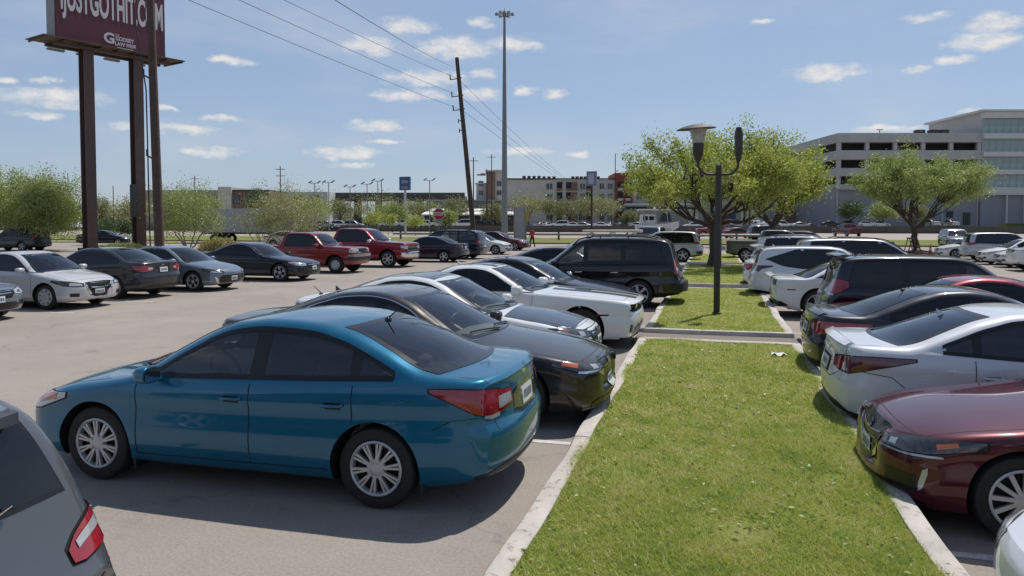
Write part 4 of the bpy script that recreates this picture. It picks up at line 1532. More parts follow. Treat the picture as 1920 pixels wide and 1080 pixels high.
# ---- grass blades: bunches of tapered triangles, mown short
def blades(name, x0, x1, y0, y1, n, h, w, mat, bare=()):
    x = nrg.uniform(x0, x1, n); y = nrg.uniform(y0, y1, n)
    keep = np.ones(n, bool)
    for bx, by, br in bare:
        d = np.hypot((x - bx), (y - by) * .8) / br
        keep &= (d > 1) | (nrg.uniform(0, 1, n) < d ** 3 * .6)
    # thin and thick patches
    patch = np.sin(x * 2.3 + np.sin(y * 1.7) * 2) * np.sin(y * 1.9 + x) * .5 + np.sin(x * 7 + y * 5.3) * .25
    keep &= nrg.uniform(-1.2, .9, n) < patch + .75
    x, y, patch = x[keep], y[keep], patch[keep]
    n = len(x)
    z = .105 + .018 * np.sin(x * 1.9 + y * .7) * np.sin(y * .9 + 1) + .008 * np.sin(x * 5 + y * 3.1) - .004
    a = nrg.uniform(0, 2 * np.pi, n)
    hh = h * nrg.uniform(.45, 1.25, n) * (1 + .35 * patch)
    ww = w * nrg.uniform(.7, 1.3, n)
    lean = nrg.uniform(.5, 1.9, n) * hh
    b = a + nrg.uniform(.8, 2.2, n)
    P = np.stack([x, y, z], 1)
    dx = np.stack([np.cos(a) * ww, np.sin(a) * ww, np.zeros(n)], 1)
    tip = P + np.stack([np.cos(b) * lean, np.sin(b) * lean, hh], 1)
    V = np.stack([P - dx, P + dx, tip], 1).reshape(-1, 3)
    o = link(name, tri_mesh(name, V, 3), None, mat)
    o['kind'] = 'stuff'
    return o
M_BLADE = leaf_mat('grass_blade', [(.205, .295, .040), (.325, .405, .055), (.420, .475, .080), (.510, .505, .13), (.60, .55, .30)], .5, 3.2)
BARE = [(.18, 5.25, .16), (-.1, 12.3, .24), (.95, 9.0, .10), (-.9, 7.6, .12), (1.0, 6.6, .10)]
blades('grass', IX0 + .105, IX1 - .105, 3.2, 8.2, 215000, .034, .0028, M_BLADE, BARE)
blades('grass', IX0 + .105, IX1 - .105, 8.2, 13.65, 112000, .036, .0040, M_BLADE, BARE)
blades('grass', IX0 + .15, IX1 - .15, 15.0, 24.4, 80000, .04, .0065, M_BLADE, [(1.2, 20, .4)])
blades('grass', IX0 + .15, IX1 - .15, 26.3, 38.4, 50000, .045, .010, M_BLADE, [(.02, 37.2, 1.7)])
blades('grass', IX0 + .15, IX1 - .15, 40.4, 50.3, 25000, .05, .012, M_BLADE)
def flecks(name, n, y0, y1, sz, mat):
    x = nrg.uniform(IX0 + .1, IX1 - .1, n); y = nrg.uniform(y0, y1, n)
    P = np.stack([x, y, np.array([turf_z(a, b) for a, b in zip(x, y)]) + nrg.uniform(.012, .03, n)], 1)
    o = link(name, tri_mesh(name, quads(P, sz, nrg, flat=.85), 4), None, mat); o['kind'] = 'stuff'
def clump_soil(x, y, rx, ry):
    n = 22
    V = [(x, y, turf_z(x, y) + .006)]
    for k in range(n):
        a = 2 * math.pi * k / n; q = 1 + rng.uniform(-.25, .25)
        px, py = x + rx * q * math.cos(a), y + ry * q * math.sin(a)
        V.append((px, py, turf_z(px, py) + .0045))
    F = [(0, 1 + k, 1 + (k + 1) % n) for k in range(n)]
    struct(link('bare_soil', mesh_from('bare_soil', V, F), None, M_SOIL))
clump_soil(.02, 37.2, 1.1, 1.1)
flecks('dead_leaves', 900, 3.3, 13.6, .035, leaf_mat('dead_leaf', [(.16, .10, .05), (.32, .24, .13), (.45, .38, .24)], .1))
flecks('broadleaf_weeds', 2600, 3.3, 13.6, .045, leaf_mat('weed_leaf', [(.18, .26, .05), (.28, .36, .07), (.36, .43, .11)], .4))

# ---- painted stall lines
M_LINE = simple('worn_white_line', (.52, .50, .47), .8, var=.35, vscale=14)
def stall(x0, x1, y, z=.004, w=.10):
    V = [(x0, y - w / 2, z), (x1, y - w / 2, z), (x1, y + w / 2, z), (x0, y + w / 2, z)]
    struct(link('stall_line', mesh_from('stall_line', V, [(0, 1, 2, 3)]), None, M_LINE))
for y in (7.32, 10.15, 12.95, 16.05, 18.95, 22.0, 25.0, 28.0):
    stall(-6.3, -1.36, y)
for y in (5.9, 8.6, 11.3, 14.1, 16.9, 19.7, 22.6, 25.5):
    stall(1.58, 6.4, y, -.146)
for y in (14.75, 17.4, 20.1, 23.4, 27.6, 32.4, 37.2):
    stall(-20.4, -15.0, y)

# ---- verge, highway and its wall, all square to the parking rows
def slab(name, x0, x1, y0, y1, z0, z1, mat):
    mb = MB(); mb.box(((x0 + x1) / 2, (y0 + y1) / 2, (z0 + z1) / 2), (x1 - x0, y1 - y0, z1 - z0))
    return struct(mb.build(name, mat))
slab('verge', -400, 400, 73.5, 96.0, -.2, .12, M_VERGE)
M_KRED = simple('rusty_kerb', (.16, .085, .06), .9, var=.3, vscale=2)
slab('kerb', -400, 400, 73.1, 73.497, -.2, .13, M_KRED)
sheet('road', -500, 500, 96.1, 154.9, .012, M_ROAD)
slab('verge', -500, -24, 64.5, 69.5, -.2, .05, M_VERGE)
M_WALL = simple('stained_wall_concrete', (.105, .088, .072), .9, var=.25, vscale=.25)
w_ = empty('retaining_wall', (0, 155, 0)); tag(w_, 'long low brown concrete wall along the far side of the highway', 'wall')
for i in range(-30, 31):
    mb = MB(); mb.box((i * 9, .2, .62), (8.96, .4, 1.26)); mb.build('panel', M_WALL, w_)
mb = MB(); mb.box((0, .2, 1.32), (560, .5, .14)); mb.build('coping', M_WALL, w_)
sheet('freeway', -600, 600, 155.6, 196, .55, M_ROAD)
M_FARG = simple('far_lot', (.17, .165, .14), .95, var=.3, vscale=.05)
sheet('far_ground', -3000, 3000, 196, 4400, .03, M_FARG)
slab('hedge_bank', 52, 200, 156.2, 160.5, .3, 1.95, simple('bank_grass', (.08, .115, .03), .95, var=.4, vscale=.9, bump=1.0, bscale=4))

# ---- guard rail
M_GALV = simple('galvanised_steel', (.36, .36, .35), .45, .6, var=.15, vscale=3)
M_POST = simple('weathered_post', (.10, .085, .07), .9, var=.3, vscale=6)
g = empty('guard_rail', (0, 85.0, 0)); tag(g, 'long galvanised guard rail on dark posts across the grass verge', 'guard rail')
mb = MB()
prof = [(-.0, .52), (-.07, .56), (-.02, .62), (-.02, .66), (-.07, .72), (0, .78), (.012, .78), (-.055, .72), (-.006, .66), (-.006, .62), (-.055, .56), (.012, .52)]
V = []
for x in (-38, 9):
    for q, h in prof:
        V.append((x, q - .12, h + .12))
n = len(prof)
mb.add(V, [(k, (k + 1) % n, n + (k + 1) % n, n + k) for k in range(n)])
mb.build('rail', M_GALV, g)
pm_ = MB(); pm_.box((0, 0, .45), (.2, .2, .95)); pme = pm_.mesh('post'); pme.materials.append(M_POST)
for i in range(12):
    o = bpy.data.objects.new('post', pme); COL.objects.link(o); o.parent = g; o.location = (-37 + i * 3.95, 0, .1)

# ---------------------------------------------------------------- trees and shrubs
M_BARK = simple('bark', (.075, .058, .045), .95, var=.35, vscale=8, bump=.8, bscale=25)
M_BARKL = simple('pale_bark', (.26, .215, .17), .9, var=.3, vscale=6)
LEAF_SPRING = leaf_mat('spring_leaves', [(.19, .25, .045), (.30, .36, .065), (.39, .44, .085), (.46, .42, .13)], .5)
LEAF_OAK = leaf_mat('oak_leaves', [(.150, .200, .055), (.26, .32, .09), (.36, .43, .12), (.44, .48, .19)], .45)
LEAF_SHRUB = leaf_mat('shrub_leaves', [(.17, .22, .065), (.28, .34, .095), (.37, .42, .125), (.39, .38, .17)], .45)
LEAF_FAR = leaf_mat('far_leaves', [(.17, .19, .08), (.25, .26, .11), (.30, .31, .14)], .35)
LEAF_DARK = leaf_mat('dark_leaves', [(.04, .07, .025), (.08, .12, .04), (.11, .16, .055)], .3)
LEAF_OLIVE = leaf_mat('olive_leaves', [(.27, .24, .07), (.36, .32, .09), (.40, .35, .12)], .3)
LEAF_TWIG = leaf_mat('brownish_leaves', [(.25, .25, .12), (.32, .32, .14), (.30, .35, .11)], .42)

def curve_pts(a, b, r, n=6, sag=.12, up=.0):
    a = np.array(a, float); b = np.array(b, float)
    L_ = np.linalg.norm(b - a)
    off = r.normal(size=3) * sag * L_
    pts = []
    for i in range(n + 1):
        t = i / n
        p = a + (b - a) * t + off * math.sin(math.pi * t) * .6 + np.array([0, 0, up * L_ * (math.sin(math.pi * t))])
        if 0 < i < n:
            p = p + r.normal(size=3) * .02 * L_
        pts.append(p)
    return pts

def tree(name, loc, H, fork, trad, rx, rz, zc, leaves, lsz, lm, bark, label, cat, group=None, seed=1, limbs=7, subs=4, sig=.35, twigs=0, ry=None, stems=1, low=-.55, thin=1.0, shell=.55, fan=.5):
    r = np.random.default_rng(seed)
    root = empty(name, loc); tag(root, label, cat, group)
    ry = ry or rx
    mb = MB()
    tips = []
    bases = []
    for s_ in range(stems):
        if stems == 1:
            b0 = np.array([0, 0, -.1]); f = np.array([r.normal() * .03 * H, r.normal() * .03 * H, fork])
        else:
            an = 2 * math.pi * s_ / stems + r.uniform(-.3, .3)
            b0 = np.array([math.cos(an) * trad * 2, math.sin(an) * trad * 2, -.05])
            f = b0 + np.array([math.cos(an) * fan * rx * r.uniform(.3, 1), math.sin(an) * fan * ry * r.uniform(.3, 1), fork * r.uniform(.85, 1.2)])
        pts = curve_pts(b0, f, r, 6, .03)
        rads = [trad * (1.35 if i == 0 else 1.0 - .25 * i / 6) for i in range(7)]
        mb.tube(pts, rads, 9, cap=False)
        bases.append((f, trad * .75, math.atan2(b0[1], b0[0]) if stems > 1 else None))
    def crown_pt(lo_=.55, hi_=1.0, az=None, spread=.6):
        while True:
            v = r.normal(size=3); v /= np.linalg.norm(v)
            if v[2] < low:
                continue
            if az is not None:
                a = az + r.uniform(-spread, spread); h = math.hypot(v[0], v[1]); v[0] = h * math.cos(a); v[1] = h * math.sin(a)
            k = r.uniform(lo_, hi_)
            return np.array([v[0] * rx * k, v[1] * ry * k, zc + v[2] * rz * k])
    for bi, (f, rad, az0) in enumerate(bases):
        nl = limbs if stems == 1 else max(2, limbs // stems)
        for i in range(nl):
            az = 2 * math.pi * (i + r.uniform(-.3, .3)) / nl if stems == 1 else az0
            e = crown_pt(.55, .85, az, .4 if stems == 1 else .9)
            pts = curve_pts(f - np.array([0, 0, .05 * fork * (i % 3)]), e, r, 7, .10, .10 if e[2] < f[2] + .4 * rz else 0)
            r0 = rad * r.uniform(.45, .7)
            rads = [r0 * (1 - .82 * k / 7) for k in range(8)]
            mb.tube(pts, rads, 7)
            tips.append(pts[-1]); tips.append(pts[5])
            for j in range(subs):
                st = pts[r.integers(2, 7)]
                e2 = crown_pt(shell, 1.0, math.atan2(e[1], e[0]), .75)
                if np.linalg.norm(e2 - st) > 1.1 * rx:
                    e2 = st + (e2 - st) * .6
                p2 = curve_pts(st, e2, r, 5, .1)
                mb.tube(p2, [r0 * .45 * (1 - .8 * k / 5) for k in range(6)], 5)
                tips.append(p2[-1]); tips.append(p2[4]); tips.append(p2[3])
                for q in range(twigs):
                    st2 = p2[r.integers(2, 6)]
                    d = (st2 - np.array([0, 0, zc - .3 * rz])); d = d / (np.linalg.norm(d) + 1e-6)
                    e3 = st2 + (d + r.normal(size=3) * .5 + np.array([0, 0, .35])) * r.uniform(.07, .15) * rx
                    mb.tube([st2, (st2 + e3) / 2 + r.normal(size=3) * .03, e3], [r0 * .16, r0 * .11, r0 * .05], 4)
                    tips.append(e3); tips.append((st2 + e3) / 2)
    mb.build('trunk', bark, root, smooth=60)
    T = np.array(tips)
    k = r.integers(0, len(T), leaves)
    wgt = r.uniform(.55, 1.25, len(T))
    P = T[k] + r.normal(size=(leaves, 3)) * (sig * wgt[k])[:, None] * np.array([1, 1, .75])
    P = P[P[:, 2] > .15 * zc]
    o = link('crown', tri_mesh('crown', quads(P, lsz, r), 4), root, lm)
    return root

def shrub(name, loc, rx, ry, rz, n, lsz, lm, label, cat, group=None, seed=1, flat_top=.0):
    """Clipped mound: leaf faces through a thick shell over a short twiggy base."""
    r = np.random.default_rng(seed)
    root = empty(name, loc); tag(root, label, cat, group)
    v = r.normal(size=(n, 3)); v /= np.linalg.norm(v, axis=1)[:, None]
    v[:, 2] = np.abs(v[:, 2])
    k = r.uniform(.72, 1.02, n) * (1 + .07 * np.sin(v[:, 0] * 9 + seed) * np.sin(v[:, 1] * 8 + 2))
    P = v * k[:, None] * np.array([rx, ry, rz])
    if flat_top:
        P[:, 2] = np.minimum(P[:, 2], rz * flat_top + r.normal(size=n) * .03)
    link('crown', tri_mesh('crown', quads(P, lsz, r), 4), root, lm)
    mb = MB(); mb.sphere((0, 0, 0), (rx * .78, ry * .78, rz * .78 * (flat_top or 1)), 14, 8); mb.build('branches', M_BARK, root)
    return root

# the big spring-green tree in the island behind the lamp, and its neighbour
tree('broad_tree', (.02, 37.2, .08), 7.6, 2.1, .27, 4.6, 2.15, 4.05, 56000, .125, LEAF_SPRING, M_BARK,
     'broad spring-green tree with spreading bare limbs behind the lamp post', 'tree', seed=11, limbs=10, subs=6, sig=.27, twigs=4, low=-.35, shell=.6)
x, y = at(1452, 66)
tree('broad_tree', (x, y, -.1), 9.3, 2.0, .36, 5.0, 3.0, 6.0, 24000, .25, LEAF_SPRING, M_BARK,
     'yellow-green tree with forked dark trunk right of the island tree', 'tree', seed=5, limbs=8, subs=5, sig=.6, low=-.3, twigs=1)
x, y = at(1722, 57)
tree('oak_tree', (x, y, -.12), 8.0, 1.9, .27, 4.7, 2.0, 5.3, 58000, .14, LEAF_OAK, M_BARK,
     'round green oak with low forked limbs before the parking garage', 'tree', seed=8, limbs=9, subs=6, sig=.33, low=-.25, twigs=3)
# multi-stemmed trees along the left side
x, y = at(62, 58)
tree('myrtle_tree', (x, y, 0), 6.4, 1.6, .07, 3.9, 3.0, 3.4, 46000, .15, LEAF_SHRUB, M_BARKL,
     'leafy many-stemmed tree left of the first billboard column', 'tree', seed=21, limbs=18, subs=5, stems=6, sig=.50, low=-.8, twigs=2, fan=.4)
x, y = at(352, 60)
tree('myrtle_tree', (x, y, 0), 5.7, 1.3, .06, 2.7, 2.6, 3.0, 13000, .14, LEAF_SHRUB, M_BARKL,
     'airy many-stemmed tree just right of the dark utility pole', 'tree', seed=22, limbs=15, subs=5, stems=5, sig=.50, low=-.85, twigs=2, fan=.5)
x, y = at(545, 62)
tree('myrtle_tree', (x, y, 0), 5.3, 1.2, .06, 3.2, 2.5, 2.9, 12000, .13, LEAF_TWIG, M_BARKL,
     'sparse pale-stemmed tree behind the older red pickup', 'tree', seed=23, limbs=18, subs=5, stems=6, sig=.48, low=-.85, twigs=2, fan=.6)
x, y = at(492, 63)
tree('myrtle_tree', (x, y, 0), 4.9, 1.1, .05, 2.2, 2.1, 2.8, 2200, .12, LEAF_TWIG, M_BARKL,
     'nearly bare twiggy tree in front of the white trailer', 'tree', seed=24, limbs=12, subs=5, stems=5, sig=.42, low=-.7, twigs=2, fan=.6)
x, y = at(412, 56)
shrub('clipped_shrub', (x, y, 0), 1.75, 1.3, 1.05, 7000, .10, LEAF_OLIVE, 'rounded olive-yellow clipped shrub behind the dark sedan', 'shrub', seed=3)
x, y = at(232, 57)
shrub('low_hedge', (x, y, 0), 2.6, .8, .62, 6000, .10, LEAF_SHRUB, 'low flat hedge between the billboard columns', 'hedge', seed=4, flat_top=.9)
x, y = at(214, 82)
tree('dark_tree', (x, y, 0), 2.6, .6, .08, 2.4, 1.2, 1.5, 7000, .16, LEAF_DARK, M_BARK, 'dark green bushy tree between the billboard columns', 'tree', seed=31, limbs=8, subs=4, sig=.35)

# trees across the highway
far_trees = [
    (640, 205, 3.6, 8.5, LEAF_FAR, 'pale green tree below the dark overpass at its left end'), (705, 210, 7.0, 9.6, LEAF_TWIG, 'broad brownish tree below the dark overpass'),
    (760, 208, 4.8, 8.6, LEAF_FAR, 'bushy tree hiding the blue sign pole'), (795, 206, 4.6, 8.2, LEAF_TWIG, 'brownish tree just left of the stop sign'),
    (855, 185, 3.2, 8.2, LEAF_FAR, 'rounded green tree beside the leaning pole, above the white canopy'), (925, 188, 3.0, 7.0, LEAF_FAR, 'small round tree left of the tall light mast'),
    (990, 183, 5.6, 9.6, LEAF_TWIG, 'wide brownish tree right of the tall light mast'), (1035, 184, 3.6, 7.8, LEAF_FAR, 'green tree before the apartment balconies'),
    (1083, 184, 5.0, 8.2, LEAF_FAR, 'wide green tree behind the grey pole sign'), (1128, 186, 4.2, 8.8, LEAF_TWIG, 'yellowish tree left of the red tower'),
    (585, 150, 4.8, 7.2, LEAF_SHRUB, 'green tree behind the sparse pale-stemmed tree'), (545, 160, 5.2, 8.4, LEAF_TWIG, 'brown-green tree beyond the white trailer'),
    (250, 160, 4.0, 7.2, LEAF_TWIG, 'grey leafless-looking tree between the billboard columns, far off'), (190, 200, 3.4, 9.2, LEAF_FAR, 'small far tree right of the first billboard column'),
    (485, 210, 3.4, 12.2, LEAF_DARK, 'dark rounded treetop above the low brown building'), (1597, 163, 2.6, 6.6, LEAF_DARK, 'small dark tree before the garage wall, left of its pair'),
    (1656, 163, 2.6, 6.6, LEAF_OAK, 'small green tree before the garage wall, right of its pair'), (1715, 166, 2.6, 5.6, LEAF_FAR, 'small tree half hidden behind the oak trunk'),
    (20, 190, 7.0, 9.0, LEAF_FAR, 'far tree at the left edge behind the leafy tree'), (1180, 200, 2.2, 4.6, LEAF_FAR, 'small tree at the foot of the red tower'),
    (735, 150, 3.4, 5.6, LEAF_SHRUB, 'bright green sapling left of the white pickup beyond the wall'), (835, 152, 2.0, 4.4, LEAF_SHRUB, 'bright sapling behind the stop sign')]
for i, (px, z, rx, H, lm, lab) in enumerate(far_trees):
    x, y = at(px, z)
    tree('far_tree', (x, y, .3), H, H * .28, .16, rx, H * .34, H * .66, 2600, .42, lm, M_BARK, lab, 'tree', 'trees across the highway', seed=60 + i, limbs=7, subs=4, sig=.16 * rx + .25, low=-.6)
# bright leafy saplings near the road, left of the stop sign
for i, (px, z, H) in enumerate([(698, 118, 4.6), (728, 122, 4.2), (780, 118, 4.0)]):
    x, y = at(px, z)
    tree('roadside_sapling', (x, y, 0), H, H * .3, .05, 1.4, H * .35, H * .6, 1500, .22, LEAF_SPRING, M_BARK,
         ['bright green sapling behind the newer red pickup cab', 'bright green sapling right of the newer red pickup roof', 'leaning bright sapling nearest the stop sign'][i], 'tree', 'saplings along the road', seed=90 + i, limbs=6, subs=3, sig=.35)

# ---------------------------------------------------------------- street furniture and signs
M_BROWN = simple('brown_painted_steel', (.088, .053, .046), .55, var=.25, vscale=1.5)
M_WOOD = simple('creosoted_wood', (.072, .050, .041), .9, var=.3, vscale=2.5, bump=.4, bscale=12)
M_STEEL = simple('grey_steel', (.22, .22, .225), .5, .5, var=.12, vscale=3)
M_LAMPB = simple('dark_lamp_paint', (.040, .034, .028), .6, var=.3, vscale=6)
M_SIGNW = simple('white_lettering', (.62, .60, .60), .6)
M_VINYL = simple('maroon_vinyl', (.105, .022, .034), .5, var=.12, vscale=.6)
M_GREYP = simple('grey_panel', (.25, .255, .255), .6, var=.15, vscale=2)
M_CABLE = simple('black_cable', (.02, .02, .022), .6)

def text(name, s, size, mat, parent, M, xs=1.0, bold=0.0, ext=.012):
    cu = bpy.data.curves.new(name, 'FONT')
    cu.body = s; cu.size = size; cu.offset = bold; cu.extrude = ext; cu.align_x = 'CENTER'; cu.align_y = 'CENTER'
    tmp = bpy.data.objects.new('tmp', cu); COL.objects.link(tmp)
    dg = bpy.context.evaluated_depsgraph_get()
    me = bpy.data.meshes.new_from_object(tmp.evaluated_get(dg))
    bpy.data.objects.remove(tmp); bpy.data.curves.remove(cu)
    me.name = name
    me.transform(M @ Matrix.Diagonal((xs, 1, 1, 1)))
    me.materials.clear()
    return link(name, me, parent, mat)

def billboard():
    p1 = Vector((*at(169, 57), 0)); p2 = Vector((*at(261, 60.2), 0))
    d = (p2 - p1).normalized(); span = (p2 - p1).length
    ang = math.atan2(d.y, d.x)
    root = empty('billboard', p1, ang)                     # local +X runs along the board, -Y faces the lot
    tag(root, 'tall maroon billboard with white lettering on two brown steel columns', 'billboard')
    a, b = -.60 * span, 1.60 * span
    z0 = 15.6; h = 5.2; cx = (a + b) / 2; W_ = b - a
    for x in (0, span):
        mb = MB()
        for yy in (-.36, .36):
            mb.box((x, yy, 7.7), (.74, .09, 15.8))
        mb.box((x, 0, 7.7), (.12, .63, 15.8))
        mb.box((x, 0, .1), (1.3, 1.2, .3))
        mb.build('column', M_BROWN, root)
    mb = MB(); mb.box((cx, .3, z0 + h / 2), (W_, 1.3, h)); f = mb.build('board_frame', M_BROWN, root)
    mb = MB(); mb.box((cx, -.37, z0 + h / 2 + .03), (W_ - .1, .03, h - .1)); mb.build('poster', M_VINYL, root)
    mb = MB(); mb.box((a - .008, .3, z0 + h / 2), (.02, 1.22, h - .05)); mb.build('end_panel', M_GREYP, root)
    M = Matrix.Translation((cx + .10, -.392, z0 + 3.12)) @ Matrix.Rotation(R(90), 4, 'X')
    t = text('lettering', 'IJUSTGOTHIT.COM', 2.9, M_SIGNW, root, M, xs=.30, bold=.075)
    w = max(v.co.x for v in t.data.vertices) - min(v.co.x for v in t.data.vertices)
    k = (W_ * .93) / w
    for v in t.data.vertices:
        v.co.x = cx + .10 + (v.co.x - cx - .10) * k
    def lab(s, size, x, z, xs=1.0, bold=.0):
        text('lettering', s, size, M_SIGNW, root, Matrix.Translation((x, -.392, z0 + z)) @ Matrix.Rotation(R(90), 4, 'X'), xs, bold)
    lab('G', 1.05, cx - .35, .72, 1.1, .04); lab('THE', .22, cx + .25, 1.08); lab('GODSEY', .42, cx + .85, .82, .9, .012); lab('LAW FIRM', .40, cx + .90, .42, .9, .012)
    mb = MB(); mb.box((cx + .9, -.39, z0 + .16), (1.3, .015, .05)); mb.build('underline', M_SIGNW, root)
    # service deck with ribs under the board
    mb = MB(); mb.box((cx, .15, z0 - .10), (W_ + 2.4, 2.8, .07)); mb.build('deck', simple('rusty_deck', (.12, .085, .06), .8, var=.35, vscale=1.2), root)
    for i in range(9):
        mb = MB(); mb.box((a - 1.0 + (W_ + 2.0) * i / 8, .15, z0 - .22), (.08, 2.7, .12)); mb.build('deck_rib', M_BROWN, root)
    for yy in (-.5, .8):
        mb = MB(); mb.box((cx, yy, z0 - .38), (W_ + .4, .22, .22)); mb.build('beam', M_BROWN, root)
    for i in range(4):
        mb = MB(); x = a + W_ * (i + .5) / 4
        mb.box((x, 1.95, z0 - .25), (1.3, .06, .06)); mb.box((x, 1.95, z0 - .4), (1.2, .3, .14))
        mb.build('flood_light', M_GREYP, root)
    mb = MB(); mb.box((span - .55, -.3, 3.9), (.35, .5, 2.6)); mb.build('cabinet', simple('meter_box', (.05, .05, .055), .6), root)
billboard()

def utility_pole(px0, px1, z, h, r0, label, lean_px=0, brackets=True):
    x, y = at(px0, z)
    root = empty('utility_pole', (x, y, 0)); tag(root, label, 'utility pole')
    lx = (px1 - px0) / FPX * z
    top = Vector((lx * CY, lx * SY, h))
    mb = MB(); mb.tube([Vector((0, 0, -.3)), top * .5, top], [r0, r0 * .88, r0 * .72], 14); mb.build('post', M_WOOD, root, smooth=60)
    return root, top
root, top = utility_pole(299, 288, 50, 21, .31, 'thick dark wooden utility pole with conduit beside the billboard')
mb = MB()
cl = [(-.62, -.1, .2), (-.60, -.1, 3), (-.55, -.05, 6.5), (-.50, 0, 11), (-1.0, 0, 15), (-1.3, 0, 21)]
mb.tube([Vector((x * CY + top.x * z / 21, x * SY + top.y * z / 21, z)) for x, y_, z in cl], .045, 7); mb.build('conduit', M_CABLE, root, smooth=60)
for hz in (6.3, 11.6):
    c = top * (hz / 21)
    mb = MB(); mb.tube([c, c + Vector((-.62 * CY, -.62 * SY, .35))], .06, 6); mb.tube([c + Vector((-.62 * CY, -.62 * SY, .3)), c + Vector((-.62 * CY, -.62 * SY, .75))], .05, 6)
    mb.build('bracket', M_BLACK, root)
root, top = utility_pole(890, 857.5, 85, 20.7, .30, 'tall leaning wooden utility pole carrying three power lines')
wires_at = []
for i, yy in enumerate((150, 182, 207, 228, 246)):
    hz = zy(yy, 85); c = top * (hz / 20.7)
    s = Vector((-CY, -SY, 0))
    mb = MB()
    if i < 3:
        mb.tube([c, c + s * .95 + Vector((0, 0, -.12))], .055, 6); mb.tube([c + s * .95 + Vector((0, 0, -.15)), c + s * 1.0 + Vector((0, 0, .45))], .07, 7)
        mb.tube([c, c - s * .35 + Vector((0, 0, .1))], .06, 6)
        wires_at.append(root.location + c + s * .1)
    else:
        mb.tube([c, c + s * .5], .05, 6); mb.tube([c + s * .5 + Vector((0, 0, -.25)), c + s * .5 + Vector((0, 0, .2))], .06, 6)
    mb.build('insulator_arm', M_BLACK, root)
def wire(a, b, sag, r, label):
    pts = []
    for i in range(25):
        t = i / 24
        p = Vector(a).lerp(Vector(b), t); p.z -= sag * 4 * t * (1 - t); pts.append(p)
    mb = MB(); mb.tube(pts, r, 5)
    o = mb.build('power_line', M_CABLE)
    tag(o, label, 'power line', 'power lines on the leaning pole')
for i, (w, px) in enumerate(zip(wires_at, (545, 465, 375))):
    zz = (w.z - .15 - CAM_H) * FPX / 416
    e = Vector((*at(px, zz), w.z)); e = w + (e - w) * 1.9; e.z = w.z + .1
    wire(w, e, .55, .017, ['topmost', 'middle', 'lowest'][i] + ' of the three power lines rising left from the leaning pole')
    e2 = Vector((*at(1150 + 20 * i, 420), 14 - 1.5 * i))
    wire(w, e2, 4.5, .022, ['topmost', 'middle', 'lowest'][i] + ' of the three power lines falling right from the leaning pole')
e = Vector((*at(655, 40), CAM_H + 416 * 40 / FPX)); w = Vector((*at(850, 110), zy(128, 110)))
wire(w, w + (e - w) * 1.6, .6, .02, 'faint thin power line high above the leaning pole')

# tall light mast
x, y = at(946, 116)
root = empty('light_mast', (x, y, 0)); tag(root, 'very tall grey steel light mast with a ring of lamps', 'light mast')
mb = MB(); mb.tube([(0, 0, 0), (0, 0, 10), (0, 0, 22), (0, 0, 34.4)], [.50, .42, .30, .17], 14); mb.build('mast', M_STEEL, root, smooth=60)
mb = MB()
ringp = [Vector((1.0 * math.cos(2 * math.pi * k / 18), 1.0 * math.sin(2 * math.pi * k / 18), 34.0)) for k in range(19)]
mb.tube(ringp, .06, 6, cap=False)
for k in range(4):
    mb.tube([(0, 0, 34.0), (math.cos(k * math.pi / 2), math.sin(k * math.pi / 2), 34.0)], .05, 5)
mb.tube([(0, 0, 34.3), (0, 0, 35.0)], .04, 6); mb.lathe([(.3, 33.7), (.34, 34.1), (.2, 34.5)], 12)
mb.build('lamp_ring', M_STEEL, root)
for k in range(6):
    a = 2 * math.pi * k / 6 + .3
    mb = MB(); mb.box((1.22 * math.cos(a), 1.22 * math.sin(a), 34.05), (.5, .42, .42), rz=a, taper=.6); mb.build('flood_lamp', M_GREYP, root, smooth=30)

# twin-arm lamp in the island, one head broken off to a bare panel
M_GLOBE = simple('frosted_lamp_globe', (.38, .37, .34), .4, var=.2, vscale=8)
def lamp_post(x, y, z, label, full=True):
    root = empty('lamp_post', (x, y, z), YAW); tag(root, label, 'lamp post', 'lamp posts in the planted islands')
    mb = MB(); mb.tube([(0, 0, -.1), (0, 0, 1.5), (.012, 0, 3.42)], [.072, .070, .066], 14)
    mb.lathe([(.10, .03), (.10, .06), (.075, .07)], 14); mb.build('post', M_LAMPB, root, smooth=60)
    mb = MB()
    for sg in (-1, 1):
        pts = [(0, 0, 3.22)]
        for k in range(9):
            a = math.pi / 2 * k / 8
            pts.append((sg * (.20 + .26 * math.sin(a)), 0, 3.22 + .26 * (1 - math.cos(a))))
        pts.append((sg * .46, 0, 3.62))
        mb.tube(pts, .030, 8)
    mb.build('arm', M_LAMPB, root, smooth=60)
    tilt = Matrix.Rotation(R(-4), 4, 'Y') @ Matrix.Rotation(R(3), 4, 'X')
    def head(sx):
        b = MB()
        b.lathe([(.035, 3.5), (.075, 3.56), (.085, 3.62), (.115, 3.66), (.125, 3.90), (.12, 3.93)], 18, c=(sx, 0, 0)); o = b.build('lamp_base', M_LAMPB, root, smooth=40)
        g_ = MB(); g_.lathe([(.118, 3.93), (.135, 4.02), (.19, 4.22), (.20, 4.25)], 20, c=(sx, 0, 0)); g_.build('globe', M_GLOBE, root, smooth=60)
        c_ = MB(); c_.lathe([(.001, .09), (.12, .08), (.30, .045), (.44, -.01), (.445, -.025), (.43, -.03), (.2, -.01), (.001, 0)], 28)
        me = c_.mesh('cap'); me.transform(Matrix.Translation((sx - .05, 0, 4.27)) @ tilt)
        link('cap', me, root, M_LAMPB, smooth=40)
    head(-.46)
    if full:
        b = MB(); b.box((.46, 0, 3.93), (.15, .16, .52)); b.box((.455, 0, 4.24), (.13, .14, .10), taper=.7); b.lathe([(.035, 3.5), (.07, 3.58), (.07, 3.66)], 14, c=(.46, 0, 0))
        b.build('bare_lamp_body', M_LAMPB, root, bevel=.008)
    else:
        head(.46)
